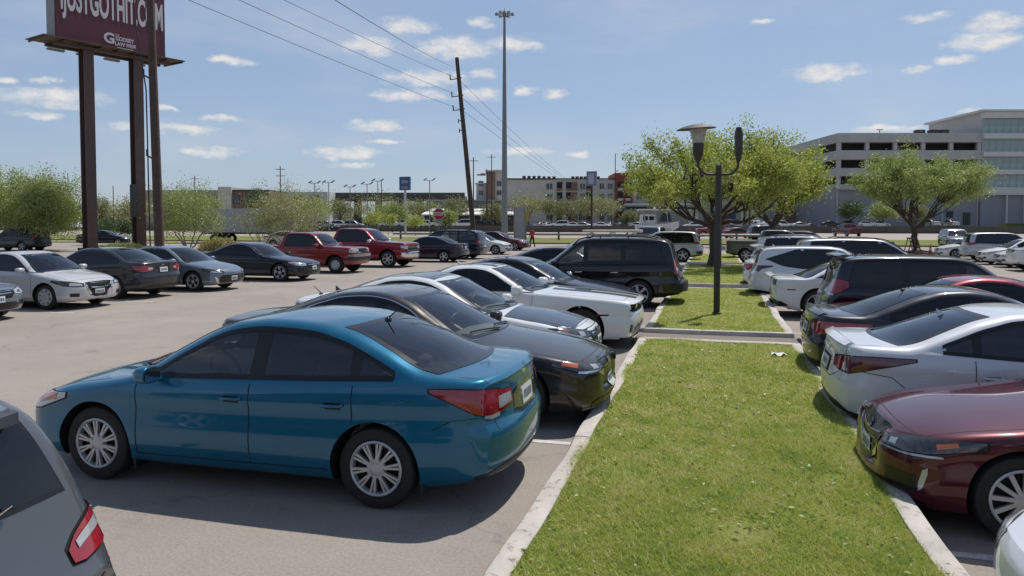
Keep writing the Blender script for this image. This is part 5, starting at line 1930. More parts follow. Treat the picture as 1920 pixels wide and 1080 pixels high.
lamp_post(.10, 17.75, .09, 'twin-armed dark lamp post with one capped lamp, on the island lawn')
lamp_post(.32, 36.0, .09, 'farther lamp post half hidden by the nearer one and the tree', False)

# stop sign
x, y = at(823, 50)
root = empty('stop_sign', (x, y, 0), YAW); tag(root, 'red octagonal stop sign on a thin post across the lot', 'traffic sign')
mb = MB(); mb.tube([(0, .03, -.1), (0, .03, 3.05)], .03, 8); mb.build('post', M_STEEL, root)
def octa(r, y0, y1):
    b = MB(); V = [(r * math.cos(R(22.5 + 45 * k)), yy, 2.73 + r * math.sin(R(22.5 + 45 * k))) for yy in (y0, y1) for k in range(8)]
    b.add(V, [tuple(range(7, -1, -1)), tuple(range(8, 16))] + [(k, (k + 1) % 8, 8 + (k + 1) % 8, 8 + k) for k in range(8)])
    return b
octa(.41, -.005, .01).build('rim_plate', M_SIGNW, root)
octa(.385, -.012, -.006).build('face_plate', simple('sign_red', (.28, .018, .022), .5), root)
text('lettering', 'STOP', .34, M_SIGNW, root, Matrix.Translation((0, -.016, 2.73)) @ Matrix.Rotation(R(90), 4, 'X'), .82, .008, .003)
mb = MB(); mb.box((0, 0, 2.20), (.5, .02, .12)); mb.build('sub_plate', M_GREYP, root)

# grey sign pillar with a yellow flag board
x, y = at(974, 74)
root = empty('sign_pillar', (x, y, 0), YAW); tag(root, 'plain grey slab pillar sign by the road', 'sign')
mb = MB(); mb.box((0, 0, 1.85), (1.05, .5, 3.7)); mb.build('slab', M_GREYP, root, bevel=.02)
for sg in (-1, 1):
    mb = MB(); mb.box((sg * .55, -.02, 1.85), (.06, .56, 3.74)); mb.build('edge_strip', M_STEEL, root)
x, y = at(986.5, 86)
root = empty('warning_board', (x, y, 0), YAW); tag(root, 'yellow warning board seen behind the grey pillar', 'sign')
mb = MB(); mb.tube([(0, .03, 0), (0, .03, 3.5)], .04, 6); mb.build('post', M_STEEL, root)
mb = MB(); mb.box((-.05, 0, 2.9), (.75, .03, 1.2)); mb.build('face_plate', simple('sign_yellow', (.42, .26, .02), .6), root)

def pole_sign(px, z, w, y0, y1, mat, label, prad=.22, pmat=M_STEEL, bands=()):
    x, y = at(px, z)
    root = empty('pole_sign', (x, y, 0), YAW + R(-25)); tag(root, label, 'sign')
    mb = MB(); mb.tube([(0, 0, 0), (0, 0, zy(y1, z))], prad, 10); mb.build('post', pmat, root, smooth=60)
    zt, zb_ = zy(y0, z), zy(y1, z)
    mb = MB(); mb.box((0, 0, (zt + zb_) / 2), (w, .7, zt - zb_)); mb.build('sign_box', mat, root, bevel=.03)
    for (c, fz, hh, m2) in bands:
        mb = MB(); mb.box((c * w, -.36, zb_ + (zt - zb_) * fz), (w * .62, .02, (zt - zb_) * hh)); mb.build('sign_band', m2, root)
M_SBLUE = simple('sign_blue', (.035, .085, .20), .5)
pole_sign(760, 150, 2.3, 332, 357, M_SBLUE, 'blue roadside sign box on a white pole, behind the trees', .25, simple('white_pole', (.5, .5, .5), .6), [(.05, .62, .22, M_GREYP), (.05, .2, .12, M_GREYP)])
pole_sign(1109, 150, 2.0, 322, 349, simple('sign_slate', (.13, .15, .22), .5), 'slate blue roadside sign box on a dark pole before the apartments', .2, M_BLACK, [(0, .5, .7, simple('sign_pale', (.30, .33, .42), .5))])

def thin_pole(px, z, ytop, label, arms=1, r=.14, lean=0.0, group='distant utility poles'):
    x, y = at(px, z); h = zy(ytop, z)
    root = empty('utility_pole', (x, y, 0), YAW); tag(root, label, 'utility pole', group)
    mb = MB(); mb.tube([(0, 0, 0), (lean * h, 0, h)], [r, r * .7], 7); mb.build('post', M_WOOD, root)
    for k in range(arms):
        mb = MB(); mb.box((lean * h * .95, 0, h - .7 - 1.4 * k), (2.0, .12, .12)); mb.build('crossarm', M_WOOD, root)
thin_pole(527, 160, 312, 'distant pole rising above the sparse pale-stemmed tree', 2)
thin_pole(367, 170, 330, 'distant pole right of the dark utility pole', 1)
thin_pole(132, 190, 325, 'leaning distant pole above the leafy tree', 0, lean=-.02)
thin_pole(214, 200, 349, 'distant bare pole between the billboard columns', 0)
thin_pole(922, 180, 290, 'thin dark pole standing before the brown tower', 1)
thin_pole(1153, 190, 289, 'thin dark pole at the left edge of the red tower', 0)
thin_pole(888, 150, 296, 'thin grey pole just right of the leaning pole', 1)
thin_pole(913, 118, 318, 'pale thin pole left of the light mast', 1, r=.10)
thin_pole(716, 200, 338, 'short distant pole left of the blue sign', 0)
thin_pole(1405, 95, 330, 'dark pole standing between the two spring-green trees', 0, r=.16)
def lot_light(px, z, ytop, label, ang=0):
    x, y = at(px, z); h = zy(ytop, z)
    root = empty('lot_light', (x, y, 0), YAW + ang); tag(root, label, 'lot light', 'twin-headed lot lights across the highway')
    mb = MB(); mb.tube([(0, 0, 0), (0, 0, h)], [.12, .09], 7); mb.tube([(-.8, 0, h), (.8, 0, h)], .07, 6); mb.build('post', M_STEEL, root)
    for sg in (-1, 1):
        mb = MB(); mb.box((sg * .95, 0, h + .25), (.85, .9, .16), tilt=Matrix.Rotation(R(-35), 3, 'Y')); mb.build('flood_lamp', M_STEEL, root)
for px, yt, s in ((591, 344, 'leftmost of the twin-headed lot lights'), (617, 343, 'twin-headed lot light second from the left'), (657, 351, 'lower twin-headed lot light above the overpass'),
                  (689, 346, 'twin-headed lot light fourth from the left'), (709, 340, 'twin-headed lot light just left of the blue sign'), (806, 339, 'rightmost lot light, left of the leaning pole')):
    lot_light(px, 165, yt, s)

# ---------------------------------------------------------------- buildings
M_STUCCO = simple('pale_stucco', (.44, .41, .37), .85, var=.10, vscale=.3)
M_STUCCO2 = simple('cream_stucco', (.52, .48, .42), .85, var=.10, vscale=.3)
M_BRICKB = simple('brown_brick_wall', (.21, .125, .098), .9, var=.2, vscale=.6)
M_REDW = simple('red_metal_wall', (.20, .045, .035), .7, var=.12, vscale=.5)
M_PODIUM = simple('grey_podium', (.28, .27, .255), .85, var=.08, vscale=.4)
M_WHITEW = simple('white_band', (.56, .55, .53), .8, var=.06, vscale=.4)
M_FRAME = simple('window_frame_white', (.45, .45, .44), .6)
M_PANE = simple('window_pane', (.03, .035, .04), .06, spec=.8)
M_DARKIN = simple('dark_interior', (.02, .02, .021), .9)  # near-black that paints the shade in garage levels and balconies
M_GARAGE = simple('garage_precast', (.42, .41, .395), .85, var=.10, vscale=.25)
M_GARAGEW = simple('garage_grey_wall', (.265, .275, .295), .85, var=.06, vscale=.2)
M_ROOFD = simple('dark_roof', (.05, .048, .046), .8)
M_OGLASS = simple('office_glass', (.22, .30, .29), .06, spec=1.0, var=.3, vscale=.4)
M_BLUED = simple('blue_door', (.012, .040, .16), .5)

MESHC = {}
def box_obj(name, c, d, mat, parent, key=None):
    k = (name, tuple(round(q, 3) for q in d), mat.name)
    if k not in MESHC:
        mb = MB(); mb.box((0, 0, 0), d); me = mb.mesh(name); me.materials.append(mat); MESHC[k] = me
    o = bpy.data.objects.new(name, MESHC[k]); COL.objects.link(o)
    o.parent = parent; o.location = c
    return o
def bwindow(parent, x, y, z, w, h, split=True, fm=None):
    f = box_obj('window', (x, y, z), (w, .14, h), fm or M_FRAME, parent)
    if split:
        for q in (-1, 1):
            box_obj('pane', (q * w * .235, -.06, 0), (w * .40, .08, h * .84), M_PANE, f)
    else:
        box_obj('pane', (0, -.06, 0), (w * .86, .08, h * .86), M_PANE, f)

ZA = 206.0
def bx(px, z=ZA):
    return (px - 960) / FPX * z
def apartments():
    root = empty('apartment_building', (*at(960, ZA), 0), YAW)
    tag(root, 'long pale apartment block with balconies and a red tower beyond the highway', 'building')
    def wall(p0, p1, y0, y1, mat, dep=14, fwd=0.0, nm='wall'):
        a, b = bx(p0), bx(p1); t = zy(y0, ZA); u = zy(y1, ZA) if y1 < 425 else 0
        box_obj(nm, ((a + b) / 2, dep / 2 - fwd, (t + u) / 2), (b - a, dep, t - u), mat, root)
    wall(946, 1040, 337, 430, M_STUCCO2); wall(1040.2, 1152, 337.5, 430, M_STUCCO, 13, .0)
    wall(1152.2, 1185, 325, 430, M_REDW, 15, .8, 'tower'); wall(1185.2, 1470, 341, 430, M_STUCCO2, 13, 0)
    wall(1470.2, 1508, 345, 430, M_BRICKB, 13, .4); wall(1508.2, 1532, 352, 430, M_STUCCO, 12, .2)
    box_obj('roof_edge', (bx(1046), .0, zy(336, ZA)), (bx(1152) - bx(940), .6, .35), M_ROOFD, root)
    for k in range(14):
        box_obj('roof_unit', (bx(983 + k * 9.5 if k < 7 else 1020 + k * 8), 4, zy(332.5, ZA)), (.9, .9, 1.1 if k < 4 else .8), M_ROOFD, root)
    fl = (350, 369, 389, 408)
    for yy in fl:
        z = zy(yy, ZA)
        for px, w in ((1030, 1.9), (1092, 1.7), (1128, 1.5), (1143, 1.5)):
            bwindow(root, bx(px), -.05, z, w, 1.9)
        for px in (1049, 1066, 1077, 1104):
            box_obj('balcony_recess', (bx(px), -.02, z), (1.5, .2, 2.35), M_DARKIN if px != 1077 else M_BRICKB, root)  # slab on the wall face; the dark ones paint the balcony's shade
            box_obj('balcony_rail', (bx(px), -.22, z - .85), (1.5, .08, .7), M_BRICKB, root)
        for px in (1162, 1176):
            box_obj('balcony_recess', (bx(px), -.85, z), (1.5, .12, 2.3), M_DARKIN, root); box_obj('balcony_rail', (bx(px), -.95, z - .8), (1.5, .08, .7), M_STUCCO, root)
        if yy < 375:
            for px in (1198, 1232, 1248, 1262, 1290, 1322, 1352, 1382, 1398, 1432, 1458, 1520):
                bwindow(root, bx(px), -.05 - (.2 if px > 1510 else 0), z, 1.7, 1.8)
            for px in (1213, 1306, 1415, 1480, 1496):
                box_obj('balcony_recess', (bx(px), -.04 - (.42 if px > 1470 else 0), z), (1.9, .12, 2.4), M_BRICKB if yy == 350 else M_DARKIN, root)  # dark slabs here are painted balcony shade, no hollow behind
                box_obj('balcony_rail', (bx(px), -.2 - (.42 if px > 1470 else 0), z - .85), (1.9, .08, .7), M_FRAME, root)
    # podium with bands, doors and panels
    box_obj('podium', ((bx(1168) + bx(1436)) / 2, -1.6, zy(383, ZA) / 2), (bx(1436) - bx(1168), 3.1, zy(383, ZA)), M_PODIUM, root)
    for yy in (384, 390.5):
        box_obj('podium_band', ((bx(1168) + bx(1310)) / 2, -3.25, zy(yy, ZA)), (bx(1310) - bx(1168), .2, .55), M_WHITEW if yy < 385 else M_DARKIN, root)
    for a, b in ((1285, 1303), (1382, 1422)):
        box_obj('podium_panel', ((bx(a) + bx(b)) / 2, -3.25, zy(402, ZA)), (bx(b) - bx(a), .2, 4.6), M_WHITEW, root)
    for a, b in ((1315, 1337), (1351, 1372)):
        box_obj('door', ((bx(a) + bx(b)) / 2, -3.25, 2.4), (bx(b) - bx(a), .2, 4.6), M_BLUED, root)
    for px in (1190, 1212, 1234, 1256):
        box_obj('shutter', (bx(px), -3.2, 2.2), (2.6, .14, 3.6), M_PODIUM, root)
apartments()

ZG = 180.0
def garage():
    root = empty('parking_garage', (*at(960, ZG), 0), YAW)
    tag(root, 'grey multi-storey parking garage with dark open levels', 'building')
    g = lambda px: (px - 960) / FPX * ZG
    a, b = g(1567), g(1836)
    H = lambda y: zy(y, ZG)
    D = 46.0
    # the left end runs back and away
    box_obj('wall', ((a + b) / 2, .6 + D / 2, H(352) / 2), (b - a, D, H(352)), M_GARAGEW, root)
    for i in range(5):
        x = a + (b - a) * i / 4 * .98
        box_obj('pilaster', (x + .4, .52, H(352) / 2), (.35, .18, H(352)), M_GARAGE, root)
    lv = [(251, 268), (283, 300), (316, 331), (346, 356)]
    for t, u in lv:
        box_obj('spandrel', ((a + b) / 2, D / 2, (H(t) + H(u)) / 2), (b - a, D + .8, H(t) - H(u)), M_GARAGE, root)
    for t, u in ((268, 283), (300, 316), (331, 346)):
        box_obj('level_shade_block', ((a + b) / 2, D / 2 + 1.2, (H(t) + H(u)) / 2), (b - a - 1.8, D - 2, H(t) - H(u) - .02), M_DARKIN, root)  # solid dark block, stands in for the shade inside the level
        for i in range(6):
            box_obj('column', (a + .5 + (b - a - 1) * i / 5, .35, (H(t) + H(u)) / 2), (.9, .8, H(t) - H(u)), M_GARAGE, root)
        for i in range(4):
            box_obj('column', (a + .45, 12 + 10.5 * i, (H(t) + H(u)) / 2), (.8, .9, H(t) - H(u)), M_GARAGE, root)
    mb = MB(); mb.tube([(g(1676), 8, H(251)), (g(1676), 8, H(237))], .12, 6); mb.box((g(1676), 8, H(237)), (1.6, .3, .2)); mb.build('roof_lamp', M_STEEL, root)
    for px in (1733, 1759, 1778):
        box_obj('roof_unit', (g(px), 3.2, H(248.5)), (2.0, 1.8, 1.6), M_ROOFD, root)
    for px in (1748, 1782, 1902):
        box_obj('sign_panel', (g(px), .5, H(402)), (1.6, .1, 1.5), M_ROOFD, root)
    box_obj('door', (g(1814), .45, H(410)), (1.6, .2, 3.0), simple('green_door', (.04, .06, .03), .6), root)
    # glazed office end
    o = empty('office_building', (*at(960, ZG), 0), YAW); tag(o, 'glass-fronted office block at the right end of the garage', 'building')
    a2, b2 = g(1837), g(2010)
    yf = -.6
    box_obj('core', ((a2 + b2) / 2, yf + 12.3, H(212) / 2 + .01), (b2 - a2, 23, H(212)), M_GARAGE, o)
    box_obj('roof_edge', ((a2 + b2) / 2 - .4, yf + 11.6, H(210.5)), (b2 - a2 + 1.6, 25, .5), M_WHITEW, o)
    bands = [(213, 224), (252, 262), (286, 295), (319, 328), (352, 366)]
    for t, u in bands:
        box_obj('floor_band', ((a2 + b2) / 2, yf + .1, (H(t) + H(u)) / 2), (b2 - a2 + .6, 1.4, H(t) - H(u)), M_WHITEW, o)
    for t, u in ((224, 252), (262, 286), (295, 319), (328, 352)):
        hh = H(t) - H(u)
        n = 13
        for i in range(n):
            w = (b2 - a2) / n
            box_obj('window', (a2 + w * (i + .5), yf + .52, (H(t) + H(u)) / 2), (w - .12, .12, hh - .06), M_OGLASS, o)
            box_obj('mullion', (a2 + w * i, yf + .48, (H(t) + H(u)) / 2), (.09, .2, hh - .02), M_FRAME, o)
    box_obj('wall', ((a2 + b2) / 2, yf + .9, H(366) / 2 - .02), (b2 - a2, .6, H(366) - .04), M_GARAGEW, o)
    for px in (1882, 1915):
        mb = MB(); mb.tube([(g(px), yf - .2, 0), (g(px), yf - .2, H(366))], .22, 10); mb.build('column', M_WHITEW, o, smooth=60)
garage()

def shop():
    z = 200.0
    g = lambda px: (px - 960) / FPX * z
    H = lambda y: zy(y, z)
    root = empty('canopy_shop', (*at(960, z), 0), YAW); tag(root, 'low shop with a long white canopy beyond the stop sign', 'building')
    a, b = g(795), g(968)
    box_obj('wall', ((a + b) / 2, 7, H(395) / 2), (b - a, 12, H(395)), simple('shop_dark_front', (.06, .06, .065), .5), root)
    V = [(a - .5, -2, H(402)), (b + .5, -2, H(402)), (b + .2, 4, H(391)), (a + 1.5, 4, H(391)), (a - .5, -2, H(404)), (b + .5, -2, H(404)), (b + .2, 4, H(393)), (a + 1.5, 4, H(393))]
    link('canopy', mesh_from('canopy', V, [(0, 1, 2, 3), (7, 6, 5, 4), (0, 4, 5, 1), (1, 5, 6, 2), (2, 6, 7, 3), (3, 7, 4, 0)]), root, simple('canopy_white', (.72, .70, .66), .6))
    for i in range(9):
        box_obj('column', (a + (b - a) * i / 8, -1.6, H(403) / 2), (.25, .25, H(403)), M_FRAME, root)
        if i < 8:
            box_obj('window', (a + (b - a) * (i + .5) / 8, .96, 1.5), ((b - a) / 8 - .8, .08, 2.4), M_PANE, root)
    root = empty('grey_building', (*at(960, 222), 0), YAW); tag(root, 'plain pale grey building behind the white canopy shop', 'building')
    g2 = lambda px: (px - 960) / FPX * 222
    box_obj('wall', ((g2(800) + g2(952)) / 2, 8, zy(377, 222) / 2), (g2(952) - g2(800), 16, zy(377, 222)), M_PODIUM, root)
    box_obj('roof_edge', ((g2(800) + g2(952)) / 2, 7.9, zy(376, 222)), (g2(952) - g2(800) + .5, 16.6, .4), M_STUCCO2, root)
    for px in (815, 845, 875, 905, 932):
        bwindow(root, g2(px), -.05, zy(388, 222), 2.0, 1.4)
    root = empty('brown_tower', (*at(960, 232), 0), YAW); tag(root, 'stepped brown and cream tower left of the light mast', 'building')
    g3 = lambda px: (px - 960) / FPX * 232
    for p0, p1, y0, m, f in ((893, 912, 345, M_STUCCO, 0), (912.2, 928, 322, M_BRICKB, 1.2), (928.2, 943, 321, M_STUCCO2, .4)):
        box_obj('wall', ((g3(p0) + g3(p1)) / 2, 5 - f, zy(y0, 232) / 2), (g3(p1) - g3(p0), 10, zy(y0, 232)), m, root)
        box_obj('roof_edge', ((g3(p0) + g3(p1)) / 2, 5 - f, zy(y0 - .6, 232)), (g3(p1) - g3(p0) + .6, 10.7, .35), M_STUCCO2, root)
    box_obj('awning', (g3(903), -1.0, zy(329, 232)), (2.6, 2.4, .3), M_REDW, root)
    for yy in (345, 362):
        for px, f in ((902, 0), (936, .4)):
            bwindow(root, g3(px), -.05 - f, zy(yy, 232), 1.6, 1.8)
shop()

def left_buildings():
    z = 215.0
    g = lambda px: (px - 960) / FPX * z
    H = lambda y: zy(y, z)
    root = empty('warehouse', (*at(960, z), 0), YAW); tag(root, 'long low beige warehouse behind the trees on the left', 'building')
    box_obj('wall', ((g(268) + g(412)) / 2, 10, H(357) / 2), (g(412) - g(268), 20, H(357)), simple('taupe_wall', (.29, .26, .21), .9, var=.08, vscale=.2), root)
    box_obj('parapet', ((g(412.3) + g(437)) / 2, 8, H(351) / 2), (g(437) - g(412.3), 18, H(351)), M_STUCCO2, root)
    box_obj('wall', ((g(437.3) + g(505)) / 2, 9, H(358) / 2), (g(505) - g(437.3), 18, H(358)), M_BRICKB, root)
    box_obj('roof_edge', ((g(437) + g(505)) / 2, 9, H(357.5)), (g(505) - g(437), 18.6, .4), M_ROOFD, root)
    for px in (445, 462, 480, 497):
        box_obj('window', (g(px), -.02, H(374)), (1.6, .15, 3.0), M_PANE, root)
    root = empty('white_building', (*at(960, 250), 0), YAW); tag(root, 'small white flat-roofed building behind the sparse tree', 'building')
    g4 = lambda px: (px - 960) / FPX * 250
    box_obj('wall', ((g4(510) + g4(615)) / 2, 8, zy(360, 250) / 2), (g4(615) - g4(510), 16, zy(360, 250)), M_WHITEW, root)
    for px in (530, 560, 590):
        box_obj('window', (g4(px), -.02, zy(372, 250)), (3.0, .15, 2.0), M_PANE, root)
    # elevated road
    root = empty('overpass', (*at(960, 262), 0), YAW); tag(root, 'long dark elevated road above the far trees', 'bridge')
    g5 = lambda px: (px - 960) / FPX * 262
    M_OP = simple('overpass_concrete', (.10, .095, .09), .9, var=.1, vscale=.2)
    box_obj('deck', ((g5(612) + g5(872)) / 2, 6, zy(372, 262)), (g5(872) - g5(612), 13, 1.6), M_OP, root)
    box_obj('parapet', ((g5(612) + g5(872)) / 2, -.7, zy(365, 262)), (g5(872) - g5(612), .3, 1.2), M_OP, root)
    for i in range(7):
        box_obj('pier', (g5(625 + i * 40), 6, zy(375, 262) / 2 - .2), (1.6, 6, zy(375, 262) - .4), M_OP, root)
left_buildings()

# far tree line so that the skyline is closed
LINE_LEAF = LEAF_FAR
def tree_line(name, spans, z, h, seed):
    r = np.random.default_rng(seed)
    Ps = []
    for p0, p1, hh in spans:
        n = int((p1 - p0) * 26)
        px = r.uniform(p0, p1, n)
        top = hh * (.72 + .28 * np.sin(px * .11 + seed) * np.sin(px * .037 + 1) + .10 * np.sin(px * .4))
        zz = r.uniform(0, 1, n) ** .7 * top
        dz = r.normal(size=n) * 4
        xc = (px - 960) / FPX * z
        d = z + dz
        Ps.append(np.stack([xc * CY - d * SY, xc * SY + d * CY, zz], 1))
    P = np.concatenate(Ps)
    o = link(name, tri_mesh(name, quads(P, 1.1, r), 4), None, LINE_LEAF); o['kind'] = 'stuff'
tree_line('far_wood', [(-260, 300, 8), (300, 640, 7), (620, 960, 6.5), (930, 1560, 5), (1540, 2300, 9)], 290, 8, 5)
# ---------------------------------------------------------------- paints
P_BLUE = paint('metallic_blue_paint', (.001, .120, .225), .40, .34, dust=.02)
P_GUN = paint('gunmetal_paint', (.028, .023, .021), .4, .35)
P_SLATE = paint('dark_slate_paint', (.030, .036, .050), .35, .35)
P_WHITE = paint('white_paint', (.66, .67, .68), 0, .4)
P_PEARL = paint('pearl_white_paint', (.60, .62, .66), .05, .4)
P_NAVY = paint('navy_paint', (.006, .010, .026), .15, .35, dust=.010)
P_BLACK = paint('black_paint', (.004, .0045, .007), 0, .3, dust=.012)
P_MAROON = paint('maroon_paint', (.075, .005, .014), .3, .36, dust=.010)
P_CRIMSON = paint('crimson_paint', (.20, .012, .024), .5, .36)
P_RED = paint('red_paint', (.225, .020, .018), .2, .4)
P_SILVER = paint('silver_paint', (.40, .41, .43), .6, .35)
P_GREY = paint('grey_paint', (.125, .130, .140), .6, .35)
P_BLUEGREY = paint('blue_grey_paint', (.17, .21, .25), .5, .35)
P_DKGREY = paint('dark_grey_paint', (.030, .032, .037), .35, .36)
P_LIGHT = paint('light_silver_paint', (.55, .555, .565), .25, .4)
P_OLIVE = paint('olive_grey_paint', (.070, .074, .058), .4, .4)
P_CHARCOAL = paint('charcoal_blue_paint', (.009, .013, .022), .2, .35, dust=.010)

# ---------------------------------------------------------------- add-on pieces
def ex_rails(x0, x1, mat=None):
    def f(sh, root, pm):
        for sg in (1, -1):
            pts = []
            for i in range(13):
                x = x0 + (x1 - x0) * i / 12
                h = sh.cast(*sh.topray(x, sg * (sh.at(sh.y2, x) + .01)))
                if h:
                    pts.append(h[0] + Vector((0, 0, .012 if i in (0, 12) else .05)))
            mb = MB(); mb.tube(pts, .018, 8)
            for k in (0, 4, 8, 12):
                if k < len(pts):
                    p = pts[k]; mb.tube([p - Vector((0, 0, .06)), p], .016, 6)
            mb.build('roof_rail', mat or M_BLACK, root, smooth=60)
    return f

def ex_spoiler(x, z, half, depth=.28, th=.05, mat=None):
    def f(sh, root, pm):
        mb = MB(); n = 13
        V = []
        for i in range(n):
            q = -1 + 2 * i / (n - 1)
            e = (1 - .25 * abs(q) ** 4)
            X = sh.L / 2 - x + .06 * q * q
            zz = z - .03 * q * q
            for dx, dz in ((depth * .4, .0), (0, .022), (-depth * .6 * e, -.012), (-depth * .6 * e, -.012 - th * .7), (0, -th)):
                V.append((X + dx, q * half, zz + dz))
        F = []
        for i in range(n - 1):
            for k in range(5):
                F.append((i * 5 + k, i * 5 + (k + 1) % 5, (i + 1) * 5 + (k + 1) % 5, (i + 1) * 5 + k))
        F += [tuple(range(4, -1, -1)), tuple((n - 1) * 5 + k for k in range(5))]
        mb.add(V, F)
        mb.build('spoiler', mat or pm, root, smooth=45)
    return f

def ex_fin(x, mat=None):
    def f(sh, root, pm):
        h = sh.cast(*sh.topray(x, 0))
        if h:
            p = h[0]; mb = MB()
            mb.add([p + Vector(v) for v in ((.10, 0, 0), (-.06, .025, 0), (-.06, -.025, 0), (-.07, .008, .065), (-.07, -.008, .065), (0, .02, .01), (0, -.02, .01))],
                   [(0, 5, 3, 4, 6), (5, 1, 3), (6, 4, 2), (1, 2, 4, 3), (0, 6, 2, 1, 5)])
            mb.build('roof_antenna', mat or pm, root)
    return f

def ex_rod(x, y=0.0):
    def f(sh, root, pm):
        h = sh.cast(*sh.topray(x, y))
        if h:
            p = h[0]; mb = MB()
            mb.lathe([(.035, -.004), (.03, .015), (.012, .03), (.001, .032)], 12, c=p)
            mb.tube([p + Vector((0, 0, .02)), p + Vector((-.13, 0, .13))], [.007, .005], 6)
            mb.build('roof_antenna', M_BLACK, root, smooth=60)
    return f

def ex_stripes(segs, off=.0025):
    def f(sh, root, pm):
        for x0, x1 in segs:
            for sg in (1, -1):
                rays = [[sh.topray(x, sg * (.10 + .24 * k / 4)) for k in range(5)] for x in np.linspace(x0, x1, max(3, int((x1 - x0) / .05)))]
                sh.grid_mesh('racing_stripe', rays, off, M_TRIM, root)
    return f

def ex_topbox(name, x0, x1, half, mat, off=.003):
    def f(sh, root, pm):
        rays = [[sh.topray(x, half * (-1 + 2 * k / 8)) for k in range(9)] for x in np.linspace(x0, x1, 14)]
        sh.grid_mesh(name, rays, off, mat, root)
    return f

def ex_side(name, pts, mat, off=.004, both=True):
    def f(sh, root, pm):
        for sg in ((1, -1) if both else (1,)):
            sh.side_patch(name, sg, pts, mat, root, off)
    return f

def ex_wipers(wsb, kf=.25):
    def f(sh, root, pm):
        for y0, y1 in ((.50, -.02), (-.08, -.60)):
            pts = []
            for t in np.linspace(0, 1, 6):
                y = y0 + (y1 - y0) * t
                h = sh.cast(*sh.topray(wsb + .03 + kf * (y / .9) ** 2 + .09 * math.sin(math.pi * t * .5), y))
                if h:
                    pts.append(h[0] + h[1] * .018)
            if len(pts) > 2:
                mb = MB(); mb.tube(pts, .010, 6); mb.build('wiper', M_BLACK, root)
    return f

def ex_seamline(end, pts, w=.008):
    """Seam in perimeter coordinates (u, z), both sides."""
    def f(sh, root, pm):
        for sg in (1, -1):
            rays = []
            for (u0, z0), (u1, z1) in zip(pts[:-1], pts[1:]):
                n = max(2, int(math.hypot(u1 - u0, z1 - z0) / .05))
                rays += [sh.wrap(end, sg, u0 + (u1 - u0) * k / n, z0 + (z1 - z0) * k / n) for k in range(n)]
            rays.append(sh.wrap(end, sg, *pts[-1]))
            sh.ribbon('bumper_seam', rays, w, .0015, M_SEAM, root)
    return f

def ex_rearwiper(y0, z0, y1, z1):
    def f(sh, root, pm):
        pts = []
        for t in np.linspace(0, 1, 7):
            h = sh.cast(*sh.endray(-1, y0 + (y1 - y0) * t, z0 + (z1 - z0) * t))
            if h:
                pts.append(h[0] + h[1] * .03)
        mb = MB(); mb.tube(pts, [.02, .02, .018, .016, .012, .009, .007], 7); mb.build('wiper', M_BLACK, root, smooth=60)
    return f

def ex_rack(x0, x1):
    def f(sh, root, pm):
        mb = MB()
        for x in (x0, (x0 + x1) / 2, x1):
            y = sh.Wmax * .70
            h = sh.cast(*sh.topray(x, 0)); z = h[0].z
            mb.tube([(sh.L / 2 - x, -y, z - .1), (sh.L / 2 - x, -y, z + .10), (sh.L / 2 - x, y, z + .10), (sh.L / 2 - x, y, z - .1)], .022, 6)
        mb.build('roof_rack', M_STEEL, root)
        mb = MB()
        z = sh.cast(*sh.topray((x0 + x1) / 2, 0))[0].z + .16
        for k in range(5):
            mb.tube([(sh.L / 2 - x0 + .25, -.5 + k * .22, z), (sh.L / 2 - x1 - .25, -.5 + k * .22, z + .01)], .045, 8)
        mb.build('pipe_load', simple('cream_pipe', (.42, .36, .28), .6), root, smooth=60)
    return f

def ex_bumper(end, z0, z1, mat, u1=.95, off=.05):
    def f(sh, root, pm):
        sh.centre_patch('bumper', end, [(0, z0, z1), (u1 * .8, z0, z1), (u1, z0 + .02, z1 - .01), (u1 + .12, z0 + .05, z1 - .03)], mat, root, off, 5, skirt=off + .02)
    return f

def ex_flaps():
    def f(sh, root, pm):
        for xb in (sh.sp['xf'], sh.sp['xr']):
            for sg in (1, -1):
                mb = MB(); mb.box((sh.L / 2 - xb - sh.sp['R'] - .055, sg * (sh.Wmax - .13), .235), (.02, .17, .20)); mb.build('mud_flap', M_BLACK, root)
    return f

# common faces
def front_sedan(lamp=None, zc=0.0, grille_mat=None, plate=True):
    l = [('c', 'grille', M_TRIM, [(0, .50 + zc, .69 + zc), (.34, .51 + zc, .69 + zc), (.46, .60 + zc, .685 + zc)], .004),
         ('c', 'grille_bar', M_CHROME, [(0, .60 + zc, .618 + zc), (.36, .612 + zc, .628 + zc)], .008),
         ('c', 'lower_intake', M_TRIM, [(0, .25, .42), (.45, .25, .42), (.62, .27, .36)], .004),
         ('w', 'headlight', lamp or M_CLEAR, [(.46, .59 + zc, .675 + zc), (.75, .575 + zc, .70 + zc), (1.05, .61 + zc, .72 + zc), (1.34, .70 + zc, .735 + zc)], .006),
         ('w', 'headlight_inner', M_CLEAR if lamp else M_DLAMP, [(.60, .61 + zc, .66 + zc), (.78, .61 + zc, .675 + zc)], .009),
         ('w', 'indicator', M_AMBER, [(1.05, .635 + zc, .68 + zc), (1.20, .675 + zc, .705 + zc)], .009),
         ('w', 'fog_recess', M_TRIM, [(.62, .34, .44), (.90, .35, .45)], .005),
         ('c', 'emblem', M_CHROME, [(0, .625 + zc, .675 + zc), (.055, .635 + zc, .665 + zc)], .012)]
    if plate:
        l.append(('plate', 'licence_plate', M_PLATE, (.42 + zc, .56 + zc)))
    return l

